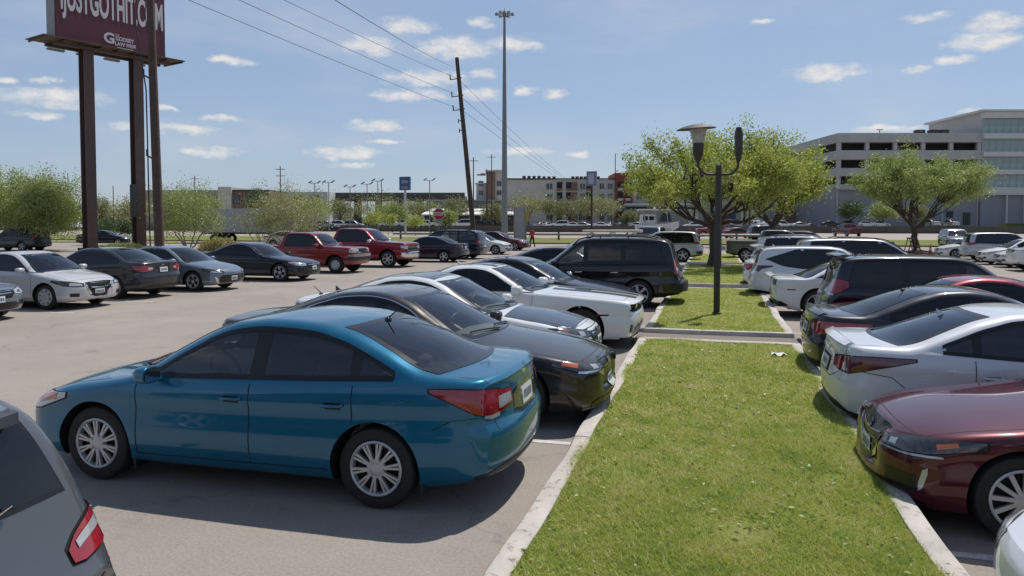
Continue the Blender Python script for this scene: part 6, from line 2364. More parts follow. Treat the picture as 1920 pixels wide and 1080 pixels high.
def rear_sedan(lens=None, z0=.78, z1=.95, tip=1.40, plate=(.74, .88), diffuser=True, inner=.40):
    l = [('w', 'tail_light', lens or M_RED, [(inner, z0 + .03, z1 - .03), (.62, z0 - .01, z1), (.85, z0 - .01, z1 + .015), (1.05, z0 + .06, z1 + .015), (tip, z1 - .02, z1 + .005)], .007),
         ('w', 'reversing_light', M_CLEAR, [(inner + .03, z0 + .05, z1 - .05), (.60, z0 + .03, z1 - .04)], .011),
         ('plate', 'licence_plate', M_PLATE, plate),
         ('c', 'plate_recess', M_SEAM, [(0, plate[0] - .03, plate[1] + .03), (.22, plate[0] - .03, plate[1] + .03)], .003),  # flat dark patch, paints the shade round the plate
         ('c', 'emblem', M_CHROME, [(0, z1 - .01, z1 + .04), (.05, z1, z1 + .03)], .010)]
    if diffuser:
        l.append(('c', 'lower_valance', M_BLACK, [(0, .30, .40), (.60, .30, .40), (.92, .29, .33)], .005))
    return l

def place(heading, cx=None, nose=None, tail=None, L=4.6):
    """Centre X from the X of the nose or of the tail."""
    s = 1 if heading == 0 else -1
    if nose is not None:
        return nose - s * L / 2
    if tail is not None:
        return tail + s * L / 2
    return cx

# ---------------------------------------------------------------- left row, tails or noses at the island
G_L = 'cars parked in the row left of the island'
G_R = 'cars parked in the row right of the island'
G_F = 'vehicles in the far row across the aisle'
ZR = -.15

def car(name, sp, heading, y, label, cat, pm, group, z=0.0, nose=None, tail=None, cx=None, yaw=0.0):
    L = sp['L']
    X = place(heading, cx, nose, tail, L)
    return build_car(name, sp, (X, y, z), heading + yaw, label, cat, pm, group)

# grey SUV, rear corner at the lower left
sp = suv(step=.035, lod=2, rw=(.66, .50, 1.16, 1.60))
sp = stretch(sp, .965, .885, .975)
sp['tum'] = .40
sp.update(rear=[('w', 'tail_light', M_RED, [(.66, .88, .93), (.74, .87, .97), (.95, .89, 1.04), (1.12, .94, 1.07), (1.30, 1.0, 1.07)], .010),
                ('w', 'reversing_light', M_CLEAR, [(.73, .92, .95), (.90, .955, .995), (1.0, .98, 1.02)], .014),
                ('c', 'plate_recess', M_BLACK, [(0, .70, .88), (.30, .70, .88)], .003), ('plate', 'licence_plate', M_PLATE, (.72, .86)),
                ('c', 'bumper_step', M_BLACK, [(0, .34, .56), (.7, .34, .56), (1.1, .36, .5)], .005)],
          extra=[ex_spoiler(4.33, 1.54, .52, .34, .06), ex_rearwiper(.12, 1.05, -.40, 1.17), ex_rails(2.1, 4.0, M_BLACK), ex_seamline(-1, [(0, .69), (.55, .69), (.85, .80), (1.15, .80)])],
          style='five', rimmat=M_ALLOY)
car('parked_suv', sp, 180, 1.74, 'grey SUV cut off at the lower left corner, showing its rear window and tail light', 'car', P_GREY, G_L, tail=-2.30)

# blue sedan
sp = sedan(step=.03, lod=2, interior=True, seatmat=M_SEATL, style='multi', wt=.205, n2=13, flare=.016, kt=.21,
    front=[('w', 'headlight', M_CLEAR, [(.50, .57, .67), (.80, .57, .705), (1.05, .60, .725), (1.34, .705, .745)], .007),
           ('w', 'indicator', M_AMBER, [(.98, .63, .70), (1.24, .685, .735)], .010),
           ('c', 'grille', M_TRIM, [(0, .48, .67), (.40, .50, .67), (.50, .58, .66)], .004), ('c', 'lower_intake', M_TRIM, [(0, .25, .40), (.6, .26, .38)], .004),
           ('plate', 'licence_plate', M_PLATE, (.42, .55))],
    rear=[('w', 'tail_light', M_RED, [(.60, .77, .935), (.78, .755, .955), (.95, .79, .965), (1.12, .865, .97), (1.32, .945, .965)], .008),
          ('w', 'tail_light', M_RED, [(.395, .80, .915), (.585, .775, .93)], .007),
          ('w', 'reversing_light', M_CLEAR, [(.42, .82, .89), (.57, .805, .892), (.66, .80, .885)], .012),
          ('w', 'reversing_light', M_CLEAR, [(.66, .745, .775), (.78, .735, .765), (.86, .75, .77)], .010),
          ('c', 'plate_recess', M_DLAMP, [(0, .69, .91), (.24, .69, .91), (.36, .74, .89)], .003), ('plate', 'licence_plate', M_PLATE, (.73, .87)),  # dark patch painted where the body round the plate is shaded
          ('c', 'emblem', M_CHROME, [(0, .955, .995), (.055, .965, .985)], .008),
          ('c', 'lower_valance', M_BLACK, [(0, .29, .37), (.60, .29, .37), (.95, .28, .31)], .005)],
    extra=[ex_flaps(), ex_rod(3.28, .04), ex_wipers(1.06), ex_seamline(-1, [(.36, .70), (.38, .95)], .006), ex_seamline(-1, [(.92, .76), (1.15, .735), (1.30, .66)], .005)])
sp = dict(stretch(sp, .99, .983), R=.322)
car('parked_sedan', sp, 180, 6.08, 'metallic blue sedan in the foreground, its tail towards the island', 'car', P_BLUE, G_L, cx=-3.745)

# gunmetal sedan, nose at the island
sp = coupe_sedan(step=.035, lod=2, interior=True, seatmat=M_SEATL, glass=M_TINT, chrome_dlo=True, chrome_w=.016, style='split', rimmat=M_ALLOYD, r_hood=.05, recess=[(.40, .70, .07, .52)],
    nose=[(.2, .07), (.36, .01), (.5, 0), (.62, .005), (.70, .05), (.8, .16)],
    front=[('c', 'grille', M_TRIM, [(0, .40, .72), (.28, .42, .72), (.40, .52, .70), (.46, .62, .69)], .004),
           ('w', 'grille_wing', M_CHROME, [(.50, .55, .62), (.62, .588, .622), (1.02, .618, .636)], .012),
           ('w', 'headlight', M_DLAMP, [(.50, .62, .672), (.80, .625, .70), (1.05, .64, .72), (1.32, .695, .74)], .007),
           ('w', 'headlight_inner', M_CLEAR, [(.62, .64, .675), (.76, .642, .685)], .010),
           ('w', 'indicator', M_AMBER, [(1.02, .665, .70), (1.22, .695, .725)], .010),
           ('c', 'lower_intake', M_TRIM, [(0, .22, .31), (.55, .22, .31), (.75, .24, .28)], .005),
           ('w', 'lower_lip', M_STEEL, [(.0, .20, .22), (.6, .20, .22), (.95, .21, .235)], .014),
           ('plate', 'licence_plate', M_PLATE, (.36, .50)), ('c', 'emblem', M_CHROME, [(0, .60, .67), (.07, .62, .66)], .012)],
    rear=rear_sedan(), extra=[ex_wipers(1.34), ex_fin(3.5)])
sp = stretch(sp, 1.0, .985)
car('parked_sedan', sp, 0, 8.62, 'dark gunmetal sedan with chrome grille wings, nose at the kerb beside the blue sedan', 'car', P_GUN, G_L, nose=-1.08)

sp = coupe_sedan(lod=1, interior=True, glass=M_DGLASS, front=front_sedan(M_DLAMP), rear=rear_sedan(), extra=[ex_wipers(1.34), ex_topbox('roof_panel', 2.42, 3.36, .53, P_BLACK), ex_topbox('bonnet_panel', .26, 1.26, .80, P_NAVY), ex_rod(4.5, -.2)], handle_mat=M_CHROME)
sp = stretch(sp, .985, .98)
car('parked_sedan', sp, 0, 11.05, 'white sedan with dark bonnet and black roof panel, between gunmetal sedan and striped coupe', 'car', P_WHITE, G_L, nose=-1.62)

sp = muscle(lod=2, step=.035, interior=True, recess=[(.655, .795, .08, .90)], glass=M_DGLASS, glass_front=M_DGLASS, style='split', rimmat=M_ALLOYD,
    front=[('c', 'grille', M_SEAM, [(0, .655, .79), (.72, .655, .79), (.84, .68, .775)], .004),
           ('w', 'headlight', M_CLEAR, [(.50, .685, .765), (.58, .675, .775), (.66, .685, .765)], .010),
           ('w', 'headlight', M_CLEAR, [(.22, .69, .755), (.29, .68, .765), (.36, .69, .755)], .010),
           ('c', 'lower_intake', M_TRIM, [(0, .24, .44), (.50, .24, .44), (.72, .25, .38)], .004), ('w', 'lower_lip', M_BLACK, [(0, .17, .22), (.8, .17, .22), (1.1, .18, .23)], .016),
           ('w', 'fog_recess', M_TRIM, [(.80, .30, .44), (.92, .32, .46)], .006)],
    rear=[('c', 'tail_light', M_DRED, [(0, .80, .93), (.75, .80, .93)], .006)],
    extra=[ex_stripes([(.10, 1.62), (2.70, 3.50), (4.45, 4.9)]), ex_wipers(1.72), ex_spoiler(4.85, 1.09, .78, .22, .03), ex_fin(3.5), ex_side('marker_light', [(.50, .60, .63), (.72, .60, .63)], M_DRED),
           ex_topbox('hood_scoop', .95, 1.25, .10, M_TRIM)], mirror_size=1.25)
car('parked_coupe', sp, 0, 13.75, 'white muscle coupe with black bonnet stripes', 'car', P_WHITE, G_L, nose=-1.22)

sp = stretch(coupe_sedan(lod=1, interior=True, glass=M_DGLASS, front=front_sedan(M_DLAMP), rear=rear_sedan(), extra=[ex_wipers(1.34)], mirror_mat=M_CHROME), 1.02, .985)
car('parked_sedan', sp, 0, 16.75, 'navy blue sedan between the striped white coupe and the black SUV', 'car', P_NAVY, G_L, nose=-1.58)

sp = stretch(suv(lod=2, step=.04, interior=True, glass=M_DGLASS, style='six', clad=0,
    rear=[('w', 'tail_light', M_RED, [(.66, .93, 1.26), (.80, .90, 1.28), (.98, .90, 1.26)], .008), ('w', 'reversing_light', M_CLEAR, [(.70, 1.0, 1.06), (.90, 1.0, 1.06)], .011), ('plate', 'licence_plate', M_PLATE, (.78, .92))],
    front=front_sedan(M_CLEAR, .22),
    extra=[ex_rails(2.0, 4.2, M_BLACK), ex_bumper(-1, .46, .66, M_BLACK, .9, .10), ex_wipers(1.2), ex_side('body_moulding', [(1.4, .66, .74), (3.2, .67, .75)], P_BLACK, .014)],
    flare=.02, handle_mat=M_CHROME), 1.0, 1.01, 1.0)
car('parked_suv', sp, 180, 20.2, 'black SUV with six-spoke wheels, its tail overhanging the second island', 'car', P_BLACK, G_L, tail=-.72)

sp = stretch(sedan(lod=1, glass=M_DGLASS, front=front_sedan(), rear=rear_sedan()), 1.03, .99)
car('parked_sedan', sp, 0, 23.6, 'dark navy sedan roof seen beyond the black SUV', 'car', P_NAVY, G_L, nose=-2.1)
sp = stretch(minivan(lod=1, interior=True, glass=M_TINT, front=front_sedan(M_CLEAR, .1), rear=rear_sedan(), extra=[ex_rack(2.3, 3.9)]), 1.0, .985)
car('work_van', sp, 180, 27.4, 'white van with a rack of pale pipes on its roof', 'van', P_WHITE, G_L, tail=-1.6)
sp = stretch(suv(lod=1, rear=[('w', 'tail_light', M_RED, [(.55, 1.0, 1.10), (.95, .98, 1.12), (1.25, 1.06, 1.11)], .008), ('plate', 'licence_plate', M_PLATE, (.74, .88))], front=front_sedan(M_CLEAR, .2),
                 extra=[ex_bumper(-1, .42, .62, M_BLACK, .95, .02)], style='five'), .945, .945, .97)
car('parked_suv', sp, 180, 43.2, 'silver crossover with black lower trim, just left of the island tree', 'car', P_SILVER, G_L, tail=-.55)
sp = stretch(sedan(lod=1, front=front_sedan(), rear=rear_sedan()), 1.02)
car('parked_sedan', sp, 0, 50.5, 'white sedan nosing out beyond the silver crossover', 'car', P_WHITE, G_L, nose=-.6)
x, y = at(1221, 55)
sp = pickup(lod=1, interior=True, front=front_sedan(M_CLEAR, .42), rear=[('w', 'tail_light', M_RED, [(.80, .95, 1.25), (.98, .95, 1.25)], .006)])
build_car('pickup_truck', sp, (x, y, 0), 262, 'grey pickup truck facing the camera at the end of the left row', 'pickup truck', P_GREY, None)

# ---------------------------------------------------------------- right row
sp = stretch(sedan(lod=1, step=.035, interior=True, front=front_sedan()[3:6], rear=rear_sedan(), style='thin'), 1.02, 1.0)
car('parked_sedan', sp, 180, 4.15, 'silver-white car nose cut off at the lower right corner', 'car', P_PEARL, G_R, ZR, nose=1.47)

sp = coupe_sedan(step=.032, lod=2, interior=True, style='thin', rimmat=M_ALLOY, recess=[(.36, .71, .06, .47)],
    front=[('c', 'grille', M_TRIM, [(0, .34, .72), (.18, .36, .72), (.30, .46, .71), (.40, .62, .70)], .004),
           ('c', 'grille_bar', M_GALV, [(0, .53, .54), (.26, .56, .57)], .009), ('c', 'grille_bar', M_GALV, [(0, .47, .48), (.24, .50, .51)], .009), ('c', 'grille_bar', M_GALV, [(0, .59, .60), (.30, .62, .63)], .009),
           ('w', 'grille_wing', M_CHROME, [(.20, .39, .43), (.30, .44, .50), (.365, .57, .615)], .008),
           ('w', 'headlight', M_DLAMP, [(.46, .60, .668), (.80, .605, .70), (1.08, .625, .72), (1.46, .70, .75)], .008),
           ('w', 'headlight_inner', M_CLEAR, [(.60, .625, .665), (.72, .627, .673)], .011), ('w', 'indicator', M_AMBER, [(1.14, .66, .695), (1.28, .703, .725)], .011),
           ('w', 'light_strip', M_CLEAR, [(.46, .582, .595), (.8, .585, .60), (1.18, .605, .62)], .012),
           ('w', 'side_vent', M_CLEAR, [(1.00, .34, .40), (1.03, .36, .50), (1.07, .47, .52)], .008),
           ('w', 'fog_recess', M_TRIM, [(.60, .30, .44), (.98, .32, .46)], .005),
           ('c', 'lower_lip', M_TRIM, [(0, .19, .25), (.7, .19, .25), (1.05, .20, .24)], .008),
           ('plate', 'licence_plate', M_PLATE, (.40, .54)), ('c', 'emblem', M_CHROME, [(0, .60, .67), (.06, .615, .655)], .013)],
    rear=rear_sedan(), extra=[ex_wipers(1.34), ex_seamline(1, [(.42, .70), (.8, .715), (1.1, .735)])])
car('parked_sedan', sp, 180, 7.05, 'maroon sedan with a wide V grille, nose over the right kerb', 'car', P_MAROON, G_R, ZR, nose=1.26)

sp = coupe_sedan(step=.032, lod=2, interior=True, glass=M_TINT, blm=.10,
    rear=[('w', 'tail_light', M_DRED, [(.40, .80, .90), (.60, .775, .925), (.85, .77, .945), (1.10, .83, .958), (1.52, .935, .958)], .008),
          ('w', 'tail_light', M_RED, [(.42, .805, .885), (.60, .785, .90), (.70, .785, .90)], .011), ('w', 'reversing_light', M_CLEAR, [(.71, .785, .865), (.79, .78, .87)], .012),
          ('plate', 'licence_plate', M_PLATE, (.70, .83)), ('c', 'plate_recess', M_SEAM, [(0, .68, .86), (.25, .68, .86)], .003), ('c', 'emblem', M_CHROME, [(0, .90, .97), (.07, .92, .96)], .010),
          ('c', 'lower_valance', M_BLACK, [(0, .26, .42), (.55, .26, .42), (.85, .28, .36), (1.1, .29, .31)], .006)],
    front=front_sedan(), extra=[ex_fin(3.62), ex_seamline(-1, [(0, .66), (.38, .66), (.62, .75)]), ex_seamline(-1, [(1.0, .80), (1.3, .76), (1.42, .66)]), ex_spoiler(4.74, 1.088, .66, .14, .02)])
car('parked_sedan', sp, 0, 9.35, 'white sedan with long smoked tail lights, tail at the right kerb', 'car', P_PEARL, G_R, ZR, tail=1.27)

sp = coupe_sedan(lod=2, step=.035, rear=rear_sedan(M_RED, .80, .96, 1.55), front=front_sedan(), extra=[ex_rod(3.5), ex_spoiler(4.72, 1.09, .66, .16, .02)])
car('parked_sedan', sp, 0, 12.05, 'dark navy sedan with long red tail lights, beyond the white sedan', 'car', P_CHARCOAL, G_R, ZR, tail=1.34)

sp = stretch(coupe_sedan(lod=1, rear=rear_sedan(), front=front_sedan()), 1.0, 1.0)
car('parked_sedan', sp, 180, 14.7, 'crimson sedan roof between the dark sedan and the dark SUV', 'car', P_CRIMSON, G_R, ZR, nose=1.6)

sp = stretch(suv(lod=2, step=.04, interior=True, glass=M_DGLASS, clad=1,
    rear=[('w', 'tail_light', M_RED, [(.62, .98, 1.20), (.80, .95, 1.25), (1.0, .96, 1.25), (1.26, 1.08, 1.20)], .008), ('w', 'reversing_light', M_CLEAR, [(.66, .93, .975), (.95, .92, .955)], .008),
          ('plate', 'licence_plate', M_PLATE, (.80, .94)), ('c', 'lower_valance', M_BLACK, [(0, .38, .58), (.7, .38, .58), (1.1, .4, .52)], .006)],
    front=front_sedan(M_CLEAR, .22), extra=[ex_spoiler(4.50, 1.735, .62, .32, .05), ex_fin(4.1)]), 1.0, .95, 1.0)
car('parked_suv', sp, 0, 16.75, 'dark navy SUV with a roof spoiler and bright red tail light', 'car', P_CHARCOAL, G_R, ZR, tail=2.12)

sp = stretch(muscle(lod=2, step=.04, glass=M_DGLASS,
    rear=[('w', 'tail_light', M_TRIM, [(.36, .82, .93), (.50, .80, .93)], .006), ('w', 'tail_light', M_TRIM, [(.56, .80, .93), (.72, .81, .93)], .006), ('plate', 'licence_plate', M_PLATE, (.56, .70)),
          ('c', 'lower_valance', M_BLACK, [(0, .28, .46), (.65, .28, .46), (.95, .30, .42), (1.12, .31, .34)], .006)],
    front=front_sedan(), extra=[ex_spoiler(4.86, 1.075, .76, .18, .02), ex_side('marker_light', [(4.30, .70, .725), (4.50, .70, .725)], M_TRIM)]), .965, .955, .98)
car('parked_coupe', sp, 0, 20.35, 'white coupe with dark square tail lights between the dark SUV and the white crossover', 'car', P_WHITE, G_R, ZR, tail=1.45)

sp = stretch(suv(lod=2, step=.04, clad=2, rw=(.62, .50, 1.18, 1.60), cuts=[((3.5, 1.71), (4.40, 1.40))], lows=[(0, .5), (3.3, 1.11), (3.9, 1.2), (4.35, 1.39)],
    rear=[('w', 'tail_light', M_DRED, [(.52, 1.02, 1.09), (.85, .97, 1.10), (1.0, .93, 1.10), (1.10, 1.02, 1.10), (1.40, 1.08, 1.105)], .008), ('plate', 'licence_plate', M_PLATE, (.78, .92))],
    front=front_sedan(M_CLEAR, .2), extra=[ex_spoiler(4.42, 1.70, .60, .34, .05, None), ex_fin(3.9)]), .955, .925, .985)
car('parked_suv', sp, 0, 23.7, 'white crossover with dark pointed tail lights beyond the white coupe', 'car', P_PEARL, G_R, ZR, tail=1.05)

sp = stretch(sedan(lod=1, rear=rear_sedan(), front=front_sedan(), extra=[ex_spoiler(4.50, 1.10, .62, .2, .03)]), 1.04)
car('parked_sedan', sp, 0, 27.0, 'white sedan tail between the white crossover and the long silver SUV', 'car', P_WHITE, G_R, ZR, tail=1.0)
sp = stretch(suv(lod=1, rear=[('w', 'tail_light', M_RED, [(.66, .93, 1.36), (.86, .92, 1.38)], .008), ('plate', 'licence_plate', M_PLATE, (.82, .96))], front=front_sedan(M_CLEAR, .25), extra=[ex_rails(2.0, 4.2, M_BLACK), ex_spoiler(4.42, 1.74, .6, .3, .04)]), 1.16, 1.0, 1.05)
car('parked_suv', sp, 0, 28.6, 'long silver SUV with roof rails, its bonnet pointing right', 'car', P_SILVER, G_R, ZR, tail=2.6)
sp = stretch(suv(lod=1, rw=(.70, .62, 1.2, 1.62), rear=[('w', 'tail_light', M_RED, [(.60, 1.0, 1.16), (.85, .98, 1.18), (1.1, 1.04, 1.16)], .008), ('plate', 'licence_plate', M_PLATE, (.80, .94)), ('c', 'lower_valance', M_BLACK, [(0, .38, .58), (.8, .38, .58)], .006)],
                 front=front_sedan(M_CLEAR, .22), extra=[ex_rails(2.1, 4.1, M_STEEL)]), 1.03, .99)
car('parked_suv', sp, 0, 34.0, 'white SUV with a black rear window, nearest the green pickup', 'car', P_WHITE, G_R, ZR, tail=1.55)
sp = pickup(lod=1, front=front_sedan(M_CLEAR, .42), rear=[('w', 'tail_light', M_RED, [(.80, .95, 1.28), (1.0, .95, 1.28)], .006)], extra=[ex_bumper(-1, .58, .74, M_CHROME, .8, .05), ex_topbox('bed_dark_patch', 4.12, 5.72, .80, M_BLACK)], rw=(.55, .5, 1.42, 1.78))  # dark patch on the closed bed top stands for the open bed
car('pickup_truck', sp, 0, 46.5, 'olive grey pickup with a red tail light, right of the island tree', 'pickup truck', P_OLIVE, G_R, ZR, tail=.75)
sp = stretch(suv(lod=1, front=front_sedan(M_CLEAR, .2), extra=[ex_rails(2.1, 4.1)]), 1.0, .96)
car('parked_suv', sp, 0, 56.0, 'dark SUV roof seen over the white SUV with the black rear window', 'car', P_DKGREY, G_R, ZR, tail=4.0)

# opposite row, far right
G_O = 'cars in the opposite row at the far right'
def at_g(px, py, z=ZR):
    Z = (CAM_H - z) * FPX / (py - 416.0)
    return at(px, Z)
sp = stretch(suv(lod=1, style='five', rear=[('w', 'tail_light', M_RED, [(.60, 1.0, 1.14), (.9, .98, 1.16), (1.3, 1.06, 1.14)], .008), ('plate', 'licence_plate', M_PLATE, (.80, .94))], front=front_sedan(M_CLEAR, .2), extra=[ex_fin(4.0)]), .99, .97)
car('parked_suv', sp, 0, 50.6, 'silver SUV with a red tail light beyond the white sedans at far right', 'car', P_SILVER, G_O, ZR, tail=14.5)
sp = stretch(sedan(lod=1, front=front_sedan(), rear=rear_sedan()), 1.0)
car('parked_sedan', sp, 180, 53.7, 'white car with its bonnet left of the silver SUV tail', 'car', P_WHITE, G_O, ZR, nose=13.9)
car('parked_sedan', stretch(sedan(lod=1, front=front_sedan(), rear=rear_sedan()), 1.0), 180, 47.3, 'white sedan nose right of the silver SUV, farther of two', 'car', P_WHITE, G_O, ZR, nose=14.35)
car('parked_sedan', stretch(coupe_sedan(lod=1, front=front_sedan(), rear=rear_sedan()), .97), 180, 44.5, 'white sedan nose right of the silver SUV, nearer of two', 'car', P_WHITE, G_O, ZR, nose=14.35)
car('pickup_truck', stretch(pickup(lod=1, front=front_sedan(M_CLEAR, .42)), .95, .9), 180, 41.4, 'white pickup with a dark grille at the right edge', 'pickup truck', P_WHITE, G_O, ZR, nose=14.0)
x, y = at(1791, 66)
build_car('parked_suv', stretch(suv(lod=1, interior=True, front=front_sedan(M_CLEAR, .2)), .98, .95), (x, y, -.1), 268, 'grey blue SUV facing the camera right of the oak trunk', 'car', P_BLUEGREY, None)

# ---------------------------------------------------------------- far row across the aisle
sp = stretch(coupe_sedan(lod=1, front=front_sedan(), rear=rear_sedan()), 1.0)
car('parked_sedan', sp, 0, 13.05, 'blue-grey sedan nose cut off by the left edge', 'car', P_BLUEGREY, G_F, nose=-15.35)
sp = stretch(sedan(lod=1, style='cap', interior=True, recess=[(.32, .69, .05, .46)], glass=M_DGLASS, glass_front=M_DGLASS,
    front=[('c', 'grille', M_TRIM, [(0, .30, .70), (.24, .32, .70), (.40, .50, .69)], .004), ('w', 'grille_wing', M_CHROME, [(.22, .30, .36), (.34, .42, .50), (.44, .60, .68)], .010), ('c', 'grille_bar', M_CHROME, [(0, .52, .55), (.28, .54, .57)], .009),
           ('w', 'headlight', M_DLAMP, [(.48, .59, .67), (.8, .59, .70), (1.08, .62, .725), (1.42, .71, .75)], .006), ('w', 'headlight_inner', M_CLEAR, [(.55, .60, .655), (.92, .615, .68)], .009),
           ('w', 'fog_recess', M_TRIM, [(.64, .33, .42), (.90, .34, .43)], .005), ('plate', 'licence_plate', M_PLATE, (.36, .50)), ('c', 'lower_lip', M_CHROME, [(0, .22, .25), (.8, .23, .26)], .009)], rear=rear_sedan()), .985, 1.0)
car('parked_sedan', sp, 0, 15.95, 'bright silver sedan with a V grille and full wheel covers', 'car', P_LIGHT, G_F, nose=-15.35)
sp = stretch(sedan(lod=1, rear=rear_sedan(M_RED, .80, .95, 1.15, (.76, .90)), front=front_sedan()), .99, 1.01)
car('parked_sedan', sp, 180, 18.6, 'dark grey sedan backed out with red tail lights facing the aisle', 'car', P_DKGREY, G_F, tail=-15.6)
sp = stretch(sedan(lod=1, front=[('c', 'grille', M_TRIM, [(0, .27, .52), (.50, .27, .52), (.66, .30, .46)], .004), ('c', 'grille_bar', M_CHROME, [(0, .60, .625), (.45, .62, .645)], .008), ('w', 'headlight', M_DLAMP, [(.46, .58, .65), (.8, .585, .69), (1.1, .63, .72), (1.3, .70, .735)], .006), ('w', 'headlight_inner', M_CLEAR, [(.55, .59, .625), (1.0, .61, .655)], .009),
    ('w', 'fog_light', M_CHROME, [(.70, .27, .31), (.78, .30, .46), (.84, .42, .48)], .007), ('plate', 'licence_plate', M_PLATE, (.34, .48))], rear=rear_sedan()), 1.0, .985)
car('parked_sedan', sp, 0, 21.2, 'blue-grey sedan with slim headlights between two dark sedans', 'car', P_BLUEGREY, G_F, nose=-15.1)
sp = stretch(coupe_sedan(lod=1, chrome_dlo=True, front=front_sedan(M_CLEAR), rear=rear_sedan()), .99, .99)
car('parked_sedan', sp, 0, 25.5, 'charcoal sedan with chrome window trim parked before the older red pickup', 'car', P_CHARCOAL, G_F, nose=-14.65)
sp = stretch(pickup(lod=1, step=.05, interior=True, glass=M_DGLASS, glass_front=M_DGLASS, clad=0, style='cap', rw=(.55, .5, 1.42, 1.78),
    front=[('c', 'grille', M_CHROME, [(0, .88, 1.10), (.42, .88, 1.10), (.50, .92, 1.08)], .008), ('c', 'grille_mesh', M_TRIM, [(0, .915, 1.065), (.37, .915, 1.065)], .012),
           ('w', 'headlight', M_CLEAR, [(.52, .90, 1.07), (.80, .90, 1.07), (.98, .91, 1.06)], .008), ('plate', 'licence_plate', M_PLATE, (.66, .80))],
    rear=[('w', 'tail_light', M_RED, [(.80, .95, 1.25), (.98, .95, 1.25)], .006)],
    extra=[ex_bumper(1, .56, .70, M_BLACK, .98, .05), ex_bumper(1, .71, .83, M_GREYP, .9, .055), ex_topbox('bed_dark_patch', 4.12, 5.72, .80, M_BLACK), ex_wipers(1.47)], flare=.06), .90, .925, .90)
sp.update(R=.37, rim=.21, arch=.45)
car('pickup_truck', sp, 0, 30.0, 'older red pickup with a silver bumper and black wheel arches', 'pickup truck', P_RED, G_F, nose=-14.85)
sp = pickup(lod=1, step=.05, interior=True, glass=M_DGLASS, glass_front=M_DGLASS, mirror_mat=M_CHROME, recess=[(.77, 1.05, .06, .62)],
    front=[('c', 'grille', M_TRIM, [(0, .76, 1.06), (.55, .76, 1.06), (.66, .80, 1.0)], .006), ('c', 'grille_bar', M_CHROME, [(0, .93, 1.0), (.60, .95, 1.02)], .012), ('c', 'grille_bar', M_CHROME, [(0, .82, .84), (.6, .83, .85)], .010),
           ('w', 'headlight', M_CLEAR, [(.62, .90, 1.04), (.9, .91, 1.07), (1.15, .96, 1.08)], .009), ('plate', 'licence_plate', M_PLATE, (.60, .72))],
    rear=[('w', 'tail_light', M_RED, [(.80, .95, 1.25), (.98, .95, 1.25)], .006)],
    extra=[ex_bumper(1, .52, .74, M_CHROME, .98, .06), ex_topbox('bed_dark_patch', 4.12, 5.72, .80, M_BLACK), ex_wipers(1.47)], rw=(.55, .5, 1.42, 1.78))
car('pickup_truck', sp, 0, 34.5, 'newer crimson pickup with chrome grille and mirrors', 'pickup truck', P_CRIMSON, G_F, nose=-14.3)
sp = stretch(sedan(lod=1, rear=rear_sedan(M_DRED, .80, .95, 1.1), front=front_sedan(), extra=[ex_bumper(-1, .42, .62, P_NAVY, .9, .02)]), 1.0, .98)
car('parked_sedan', sp, 180, 39.4, 'dark blue sedan tail between the crimson pickup and the dark minivan', 'car', P_NAVY, G_F, tail=-13.2)
sp = stretch(minivan(lod=1, interior=True, glass=M_TINT, rear=[('w', 'tail_light', M_RED, [(.70, .90, 1.10), (.95, .88, 1.12), (1.1, .92, 1.1)], .008), ('plate', 'licence_plate', M_PLATE, (.72, .86))], front=front_sedan(M_CLEAR, .1), extra=[ex_rails(2.0, 4.3)]), 1.0, 1.0)
car('minivan', sp, 180, 43.0, 'dark green-black minivan with its tail to the aisle', 'car', P_CHARCOAL, G_F, tail=-13.2)
sp = stretch(sedan(lod=1, front=front_sedan(), rear=rear_sedan()), .97)
car('parked_sedan', sp, 0, 49.3, 'small white sedan nose behind the dark minivan', 'car', P_WHITE, G_F, nose=-13.3)
sp = stretch(coupe_sedan(lod=1, front=front_sedan(), rear=rear_sedan()), 1.0, 1.03)
car('parked_sedan', sp, 0, 56.5, 'maroon sedan right of the dark minivan at the end of the far row', 'car', P_MAROON, G_F, nose=-13.8)
# beyond the far row on the left
x, y = at(30, 57)
build_car('parked_suv', stretch(suv(lod=1, rear=[('w', 'tail_light', M_RED, [(.6, .98, 1.2), (1.0, .95, 1.22)], .008)], front=front_sedan(M_CLEAR, .2)), 1.0, .98), (x, y, 0), 185, 'dark SUV hidden behind the leafy tree stems at the left', 'car', P_DKGREY, None)
x, y = at(545, 66)
build_car('parked_sedan', stretch(sedan(lod=1, front=front_sedan(), rear=rear_sedan()), 1.0), (x, y, 0), 10, 'white car half hidden behind the older red pickup', 'car', P_WHITE, None)
x, y = at(195, 71)
build_car('parked_sedan', stretch(sedan(lod=1, front=front_sedan(), rear=rear_sedan()), 1.0), (x, y, 0), 30, 'dark car glinting between the billboard columns', 'car', P_NAVY, None)
# ---------------------------------------------------------------- distant vehicles: one joined mesh per kind, copied
def merged(name, sp, pm):
    root, sh = build_car(name, sp, (0, 0, 0), 0, 'x', 'car', pm)
    V = []; F = []; MI = []; mats = [pm]
    def walk(o, M):
        for ch in [c for c in bpy.data.objects if c.parent == o]:
            M2 = M @ ch.matrix_basis
            if ch.type == 'MESH':
                me = ch.data; b = len(V)
                V.extend([tuple(M2 @ v.co) for v in me.vertices])
                for p in me.polygons:
                    F.append(tuple(i + b for i in p.vertices))
                    mt = ch.material_slots[p.material_index].material
                    if mt not in mats:
                        mats.append(mt)
                    MI.append(mats.index(mt))
            walk(ch, M2)
            bpy.data.objects.remove(ch)
    walk(root, Matrix.Identity(4))
    bpy.data.objects.remove(root)
    me = mesh_from(name, V, F, MI)
    for m in mats:
        me.materials.append(m)
    me.shade_smooth(); me.set_sharp_from_angle(angle=R(32))
    return me
LOW = dict(lod=0, step=.16, n2=4)
